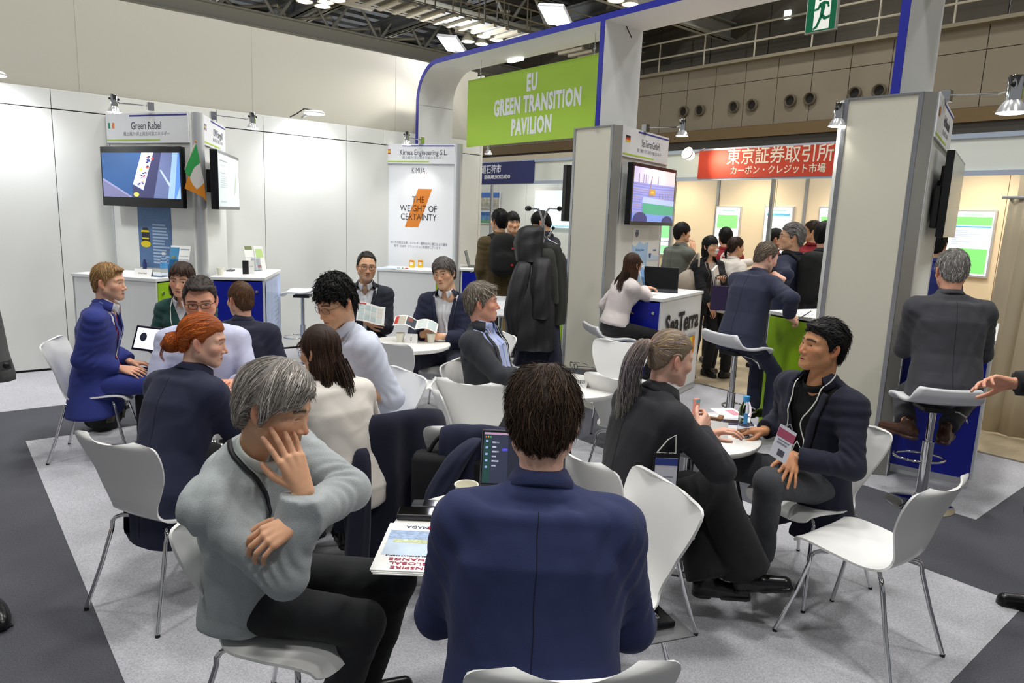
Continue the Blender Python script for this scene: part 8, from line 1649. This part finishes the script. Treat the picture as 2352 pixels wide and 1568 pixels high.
# backpack under the chair of the royal blue suited man
p = gp(245, 985, 0); e = at('backpack', 'dark backpack with olive straps under the royal blue suited man', 'backpack', (p[0], p[1], 0), 190); 
def bpk(P): d = ell(P, (0, 0, .2), (.16, .11, .23)); d = smin(d, ell(P, (0, -.08, .13), (.13, .06, .12)), .03); return np.maximum(d+.006*wob(P, 24, 5), -P[:, 2]+.003)
V_, F_ = mesh_sdf(bpk, (-.22, -.2, -.02), (.22, .2, .48), .012); link('body', mesh_np('body', V_, F_, True, [mat('pack black', '191b1a', .85, bump=.4, bscale=200)]), e)
M_olv = mat('olive webbing', '4b463a', .9)
for sx in (-1, 1): V_, F_ = ribbon(bpk, [(sx*.06, .02, .5), (sx*.07, .2, .36), (sx*.085, .2, .2), (sx*.10, .17, .06)], .055, .012, .004, 20); link('strap', mesh_np('strap', V_, F_, True, [M_olv]), e); MB().box(sx*.085-.02, sx*.085+.02, .115, .128, .15, .18).build('buckle', M_black, e)
MB().tube(smooth_poly([(-.04, .02, .42), (-.03, .02, .47), (.03, .02, .47), (.04, .02, .42)], 10), .008, 8).build('handle', M_black, e, smooth=1)
# backpacks and bags worn in the aisle
def wornpack(J, label, h=.46, w_=.155, d=.10):
    B = J['chest']-J['Fs']*(.115+d*.9)-J['Us']*.03; M_ = np.stack([J['Rs'], J['Fs'], J['Us']], 1).astype(F32); B32 = B.astype(F32)
    sq = lambda A, c, r: ((((np.abs(A-np.array(c, F32))/np.array(r, F32))**3.4).sum(1)+1e-9)**(1/3.4)-1)*min(r)
    def f(P): A = (P-B32) @ M_; return smin(sq(A, (0, 0, 0), (w_, d, h*.5)), sq(A, (0, -d*.8, -h*.17), (w_*.75, d*.5, h*.25)), .015)+.004*wob(P, 22, 6)
    V_, F_ = mesh_sdf(f, B-.36, B+.36, .016); e = emp('backpack', tuple(B), 0, label, 'backpack'); link('body', mesh_np('body', V_-B, F_, True, [mat('pack black', '', .85)]), e)
    for sg in (-1, 1):
        V_, F_ = ribbon(J['out'], [J['c7']-J['Fs']*.12-J['Us']*.12+J['Rs']*sg*.07, J['c7']+J['Rs']*sg*.10+J['Us']*.02, J['c7']+J['Rs']*sg*.11+J['Fs']*.14-J['Us']*.1, J['chest']+J['Rs']*sg*.12+J['Fs']*.18-J['Us']*.08], .05, .012, .006, 20); link('strap', mesh_np('strap', V_-B, F_, True, [mat('pack black', '', .85)]), e)
    for z_ in (.08, -.1): MB().box(-.012, .012, -.01, .0, -.01, .01, Matrix.Translation(Vector(-J['Fs']*(d+.03)+J['Us']*z_+J['Rs']*.06))).build('zip_pull', mat('red pull', 'c23a30', .5), e)
wornpack(JO, 'black backpack on the man in the olive jacket'); wornpack(JY, 'black backpack on the grey haired man beside the right pillar', .5, .15, .11)
hb = JM['lw']; e = at('paper_bag', 'dark purple paper carrier bag hanging from the masked woman arm', 'bag', tuple(D(1649, 712, 7.6)), 95); Hb = D(1649, 655, 7.6)[2]-D(1649, 712, 7.6)[2]; MB().box(-.085, .085, -.04, .04, 0, Hb, b=.004).build('body', mat('purple paper', '35284f', .6), e)
for y in (-.03, .03): MB().tube(smooth_poly([(-.05, y, Hb), (-.045, y, Hb+.10), (.045, y, Hb+.10), (.05, y, Hb)], 12), .004, 6).build('handle', M_black, e)
q_ = JM['rs']; e = at('shoulder_bag', 'pale beige shoulder bag on the masked woman', 'bag', tuple(D(1588, 648, 7.95)), 70)
def hbg(P): return ell(P, (0, 0, 0), (.20, .08, .15))+.008*wob(P, 20, 8)
V_, F_ = mesh_sdf(hbg, (-.26, -.14, -.2), (.26, .14, .2), .014); link('body', mesh_np('body', V_, F_, True, [mat('beige leather', 'b7aa9a', .6)]), e)
iv = Matrix.Rotation(-e.rotation_euler.z, 4, 'Z') @ Matrix.Translation(-Vector(e.location)); MB().tube([iv @ Vector(p) for p in smooth_poly([D(1568, 640, 7.98), D(1590, 600, 7.95), D(1603, 582, 7.9), D(1606, 592, 7.78), D(1605, 612, 7.76)], 14)], .011, 8).build('strap', mat('beige leather', '', .6), e, smooth=1)
p = D(1645, 640, 7.68); e = at('paper_sheet', 'white papers tucked under the masked woman arm', 'paper', tuple(p), 130); MB().box(-.012, .012, -.06, .06, -.16, .14, Matrix.Rotation(.5, 4, 'X')).build('sheets', M_paper, e)
def facemask(J, o):
    fn = head_fn(dict(nb=(0, -.03, -.2), fem=1, asian=1)); V_ = []; F_ = []
    for i in range(13):
        for j in range(9): V_.append(((i-6)/6*.052, .13, -.020-.062*j/8))
    V_ = project(lambda P: fn(P), np.array(V_, F32), .012, 14); F_ = [(i*9+j, i*9+j+1, (i+1)*9+j+1, (i+1)*9+j) for i in range(12) for j in range(8)]; Wm = J['head']+(J['HM'] @ (V_.T*J['s'])).T; part(J, o, 'face_mask', Wm, [np.array(F_)], mat('white mask', 'eceef0', .8))
facemask(JM, JM['ob'])
b = MB(); o_ = JH['ob']; Bk = JH['chest']-JH['Fs']*.145+JH['Us']*.06; Mc = Matrix(((JH['Rs'][0], JH['Us'][0], -JH['Fs'][0], Bk[0]-JH['base'][0]), (JH['Rs'][1], JH['Us'][1], -JH['Fs'][1], Bk[1]-JH['base'][1]), (JH['Rs'][2], JH['Us'][2], -JH['Fs'][2], Bk[2]), (0, 0, 0, 1)))
b.tube([(.07*math.cos(a), .085*math.sin(a), .012) for a in [2*math.pi*i/20 for i in range(20)]], .012, 6, Mc, closed=True); b.box(-.012, .012, -.07, .07, .004, .016, Mc); b.box(-.06, .06, -.012, .012, .004, .016, Mc); b.box(-.045, .045, .03, .048, .004, .016, Mc); b.build('crest', mat('crest white', 'e6e0da', .7), o_)
# badge of the ponytail woman, bag strap, left edge coat, shoe
d_ = np.dot(P13['hip']-CAMP, FV)-.22; p = D(1532, 1040, d_); e = at('name_badge', 'black badge wallet with blue and white VIP card hanging by the ponytail woman', 'badge', tuple(p), 90); MB().box(-.052, .052, -.003, .003, -.16, 0, b=.002).build('wallet', B_bk, e); c_ = MB().box(-.044, .044, -.005, -.003, -.15, -.02).build('card', B_card, e); MB().box(-.044, .044, -.0056, -.005, -.05, -.02).build('print', B_blue, c_); MB().box(.014, .042, -.0062, -.0056, -.046, -.03).build('print', B_yel, c_); lettering('VIP', .014, M_ink, Matrix.Identity(4), None, 0, 0).parent = c_; t_ = c_.children[-1]; t_.matrix_local = Matrix.Translation((.028, -.0068, -.038)) @ Matrix.Rotation(math.pi/2, 4, 'X'); lettering('出展社', .018, M_ink, Matrix.Identity(4), None, 0, 0).parent = c_; t_ = c_.children[-1]; t_.matrix_local = Matrix.Translation((.0, -.0062, -.075)) @ Matrix.Rotation(math.pi/2, 4, 'X')
for i in range(3): MB().box(-.03, .03-.01*i, -.0056, -.005, -.10-.014*i, -.095-.014*i).build('text_line', M_text, c_)
MB().tube([(-.04, 0, 0), (.0, 0, .055), (.03, 0, .075), (.035, 0, 0), (-.04, 0, 0)], .0025, 6).build('cord', L_white, e)
p = D(1703, 1150, 3.35); T(MB().tube([tuple(v) for v in smooth_poly([D(1694, 1105, 3.3), D(1700, 1140, 3.3), D(1706, 1172, 3.3), D(1718, 1186, 3.32), D(1732, 1184, 3.36)], 16)], .008, 6).build('bag_strap', M_black, smooth=1), 'black bag strap dangling by the ponytail woman knees', 'strap')
p = D(-2, 800, 4.6); e = emp('grey_coat', (0, 0, 0), 0, 'dark grey wool coat sleeve with buttoned cuff tab at the left edge', 'coat'); drape('sleeve', [(D(-72, 640, 4.6), .12, .10), (D(-52, 720, 4.6), .13, .11), (D(-32, 800, 4.6), .125, .10), (D(-17, 850, 4.6), .125, .10), (D(-13, 872, 4.6), .12, .10)], gdir(90), gdir(0), suit('dark grey wool', '4a4a4a'), e, amp=.08, k=4); 
pb = D(18, 840, 4.47); V_ = [D(-30, 838, 4.46), D(24, 826, 4.48), D(27, 846, 4.48), D(-30, 862, 4.46)]; MB().add([tuple(v) for v in V_]+[tuple(v+gdir(180)*-.012) for v in V_], [(0, 1, 2, 3), (7, 6, 5, 4), (0, 4, 5, 1), (1, 5, 6, 2), (2, 6, 7, 3), (3, 7, 4, 0)]).build('cuff_tab', suit('dark grey wool', ''), e); MB().ball(tuple(D(14, 839, 4.455)), (.02, .012, .02), 12).build('button', M_black, e, smooth=1)
def tip(P): return smax(ell(P, (0, 0, .03), (.05, .145, .055)), -P[:, 2]+.002, .004)
V_, F_ = mesh_sdf(tip, (-.1, -.2, -.01), (.1, .2, .12), .008); p = gp(-14, 1412, .02); e = at('shoe', 'dark shoe toe cut off by the lower left edge', 'shoe', (p[0], p[1], 0), 40); link('upper', mesh_np('upper', V_, F_, True, [S_black]), e); MB().box(-.038, .038, -.115, .115, 0, .010, b=.004).build('sole', M_rubber, e)

# all lettering becomes real mesh
bpy.context.view_layer.update(); dg = bpy.context.evaluated_depsgraph_get()
for o in [o for o in bpy.data.objects if o.type == 'FONT']:
    nm = o.name; me = bpy.data.meshes.new_from_object(o.evaluated_get(dg)); n_ = bpy.data.objects.new('tmp', me); COL.objects.link(n_); n_.parent = o.parent; n_.matrix_parent_inverse = o.matrix_parent_inverse.copy(); n_.matrix_basis = o.matrix_basis.copy(); bpy.data.objects.remove(o); n_.name = nm
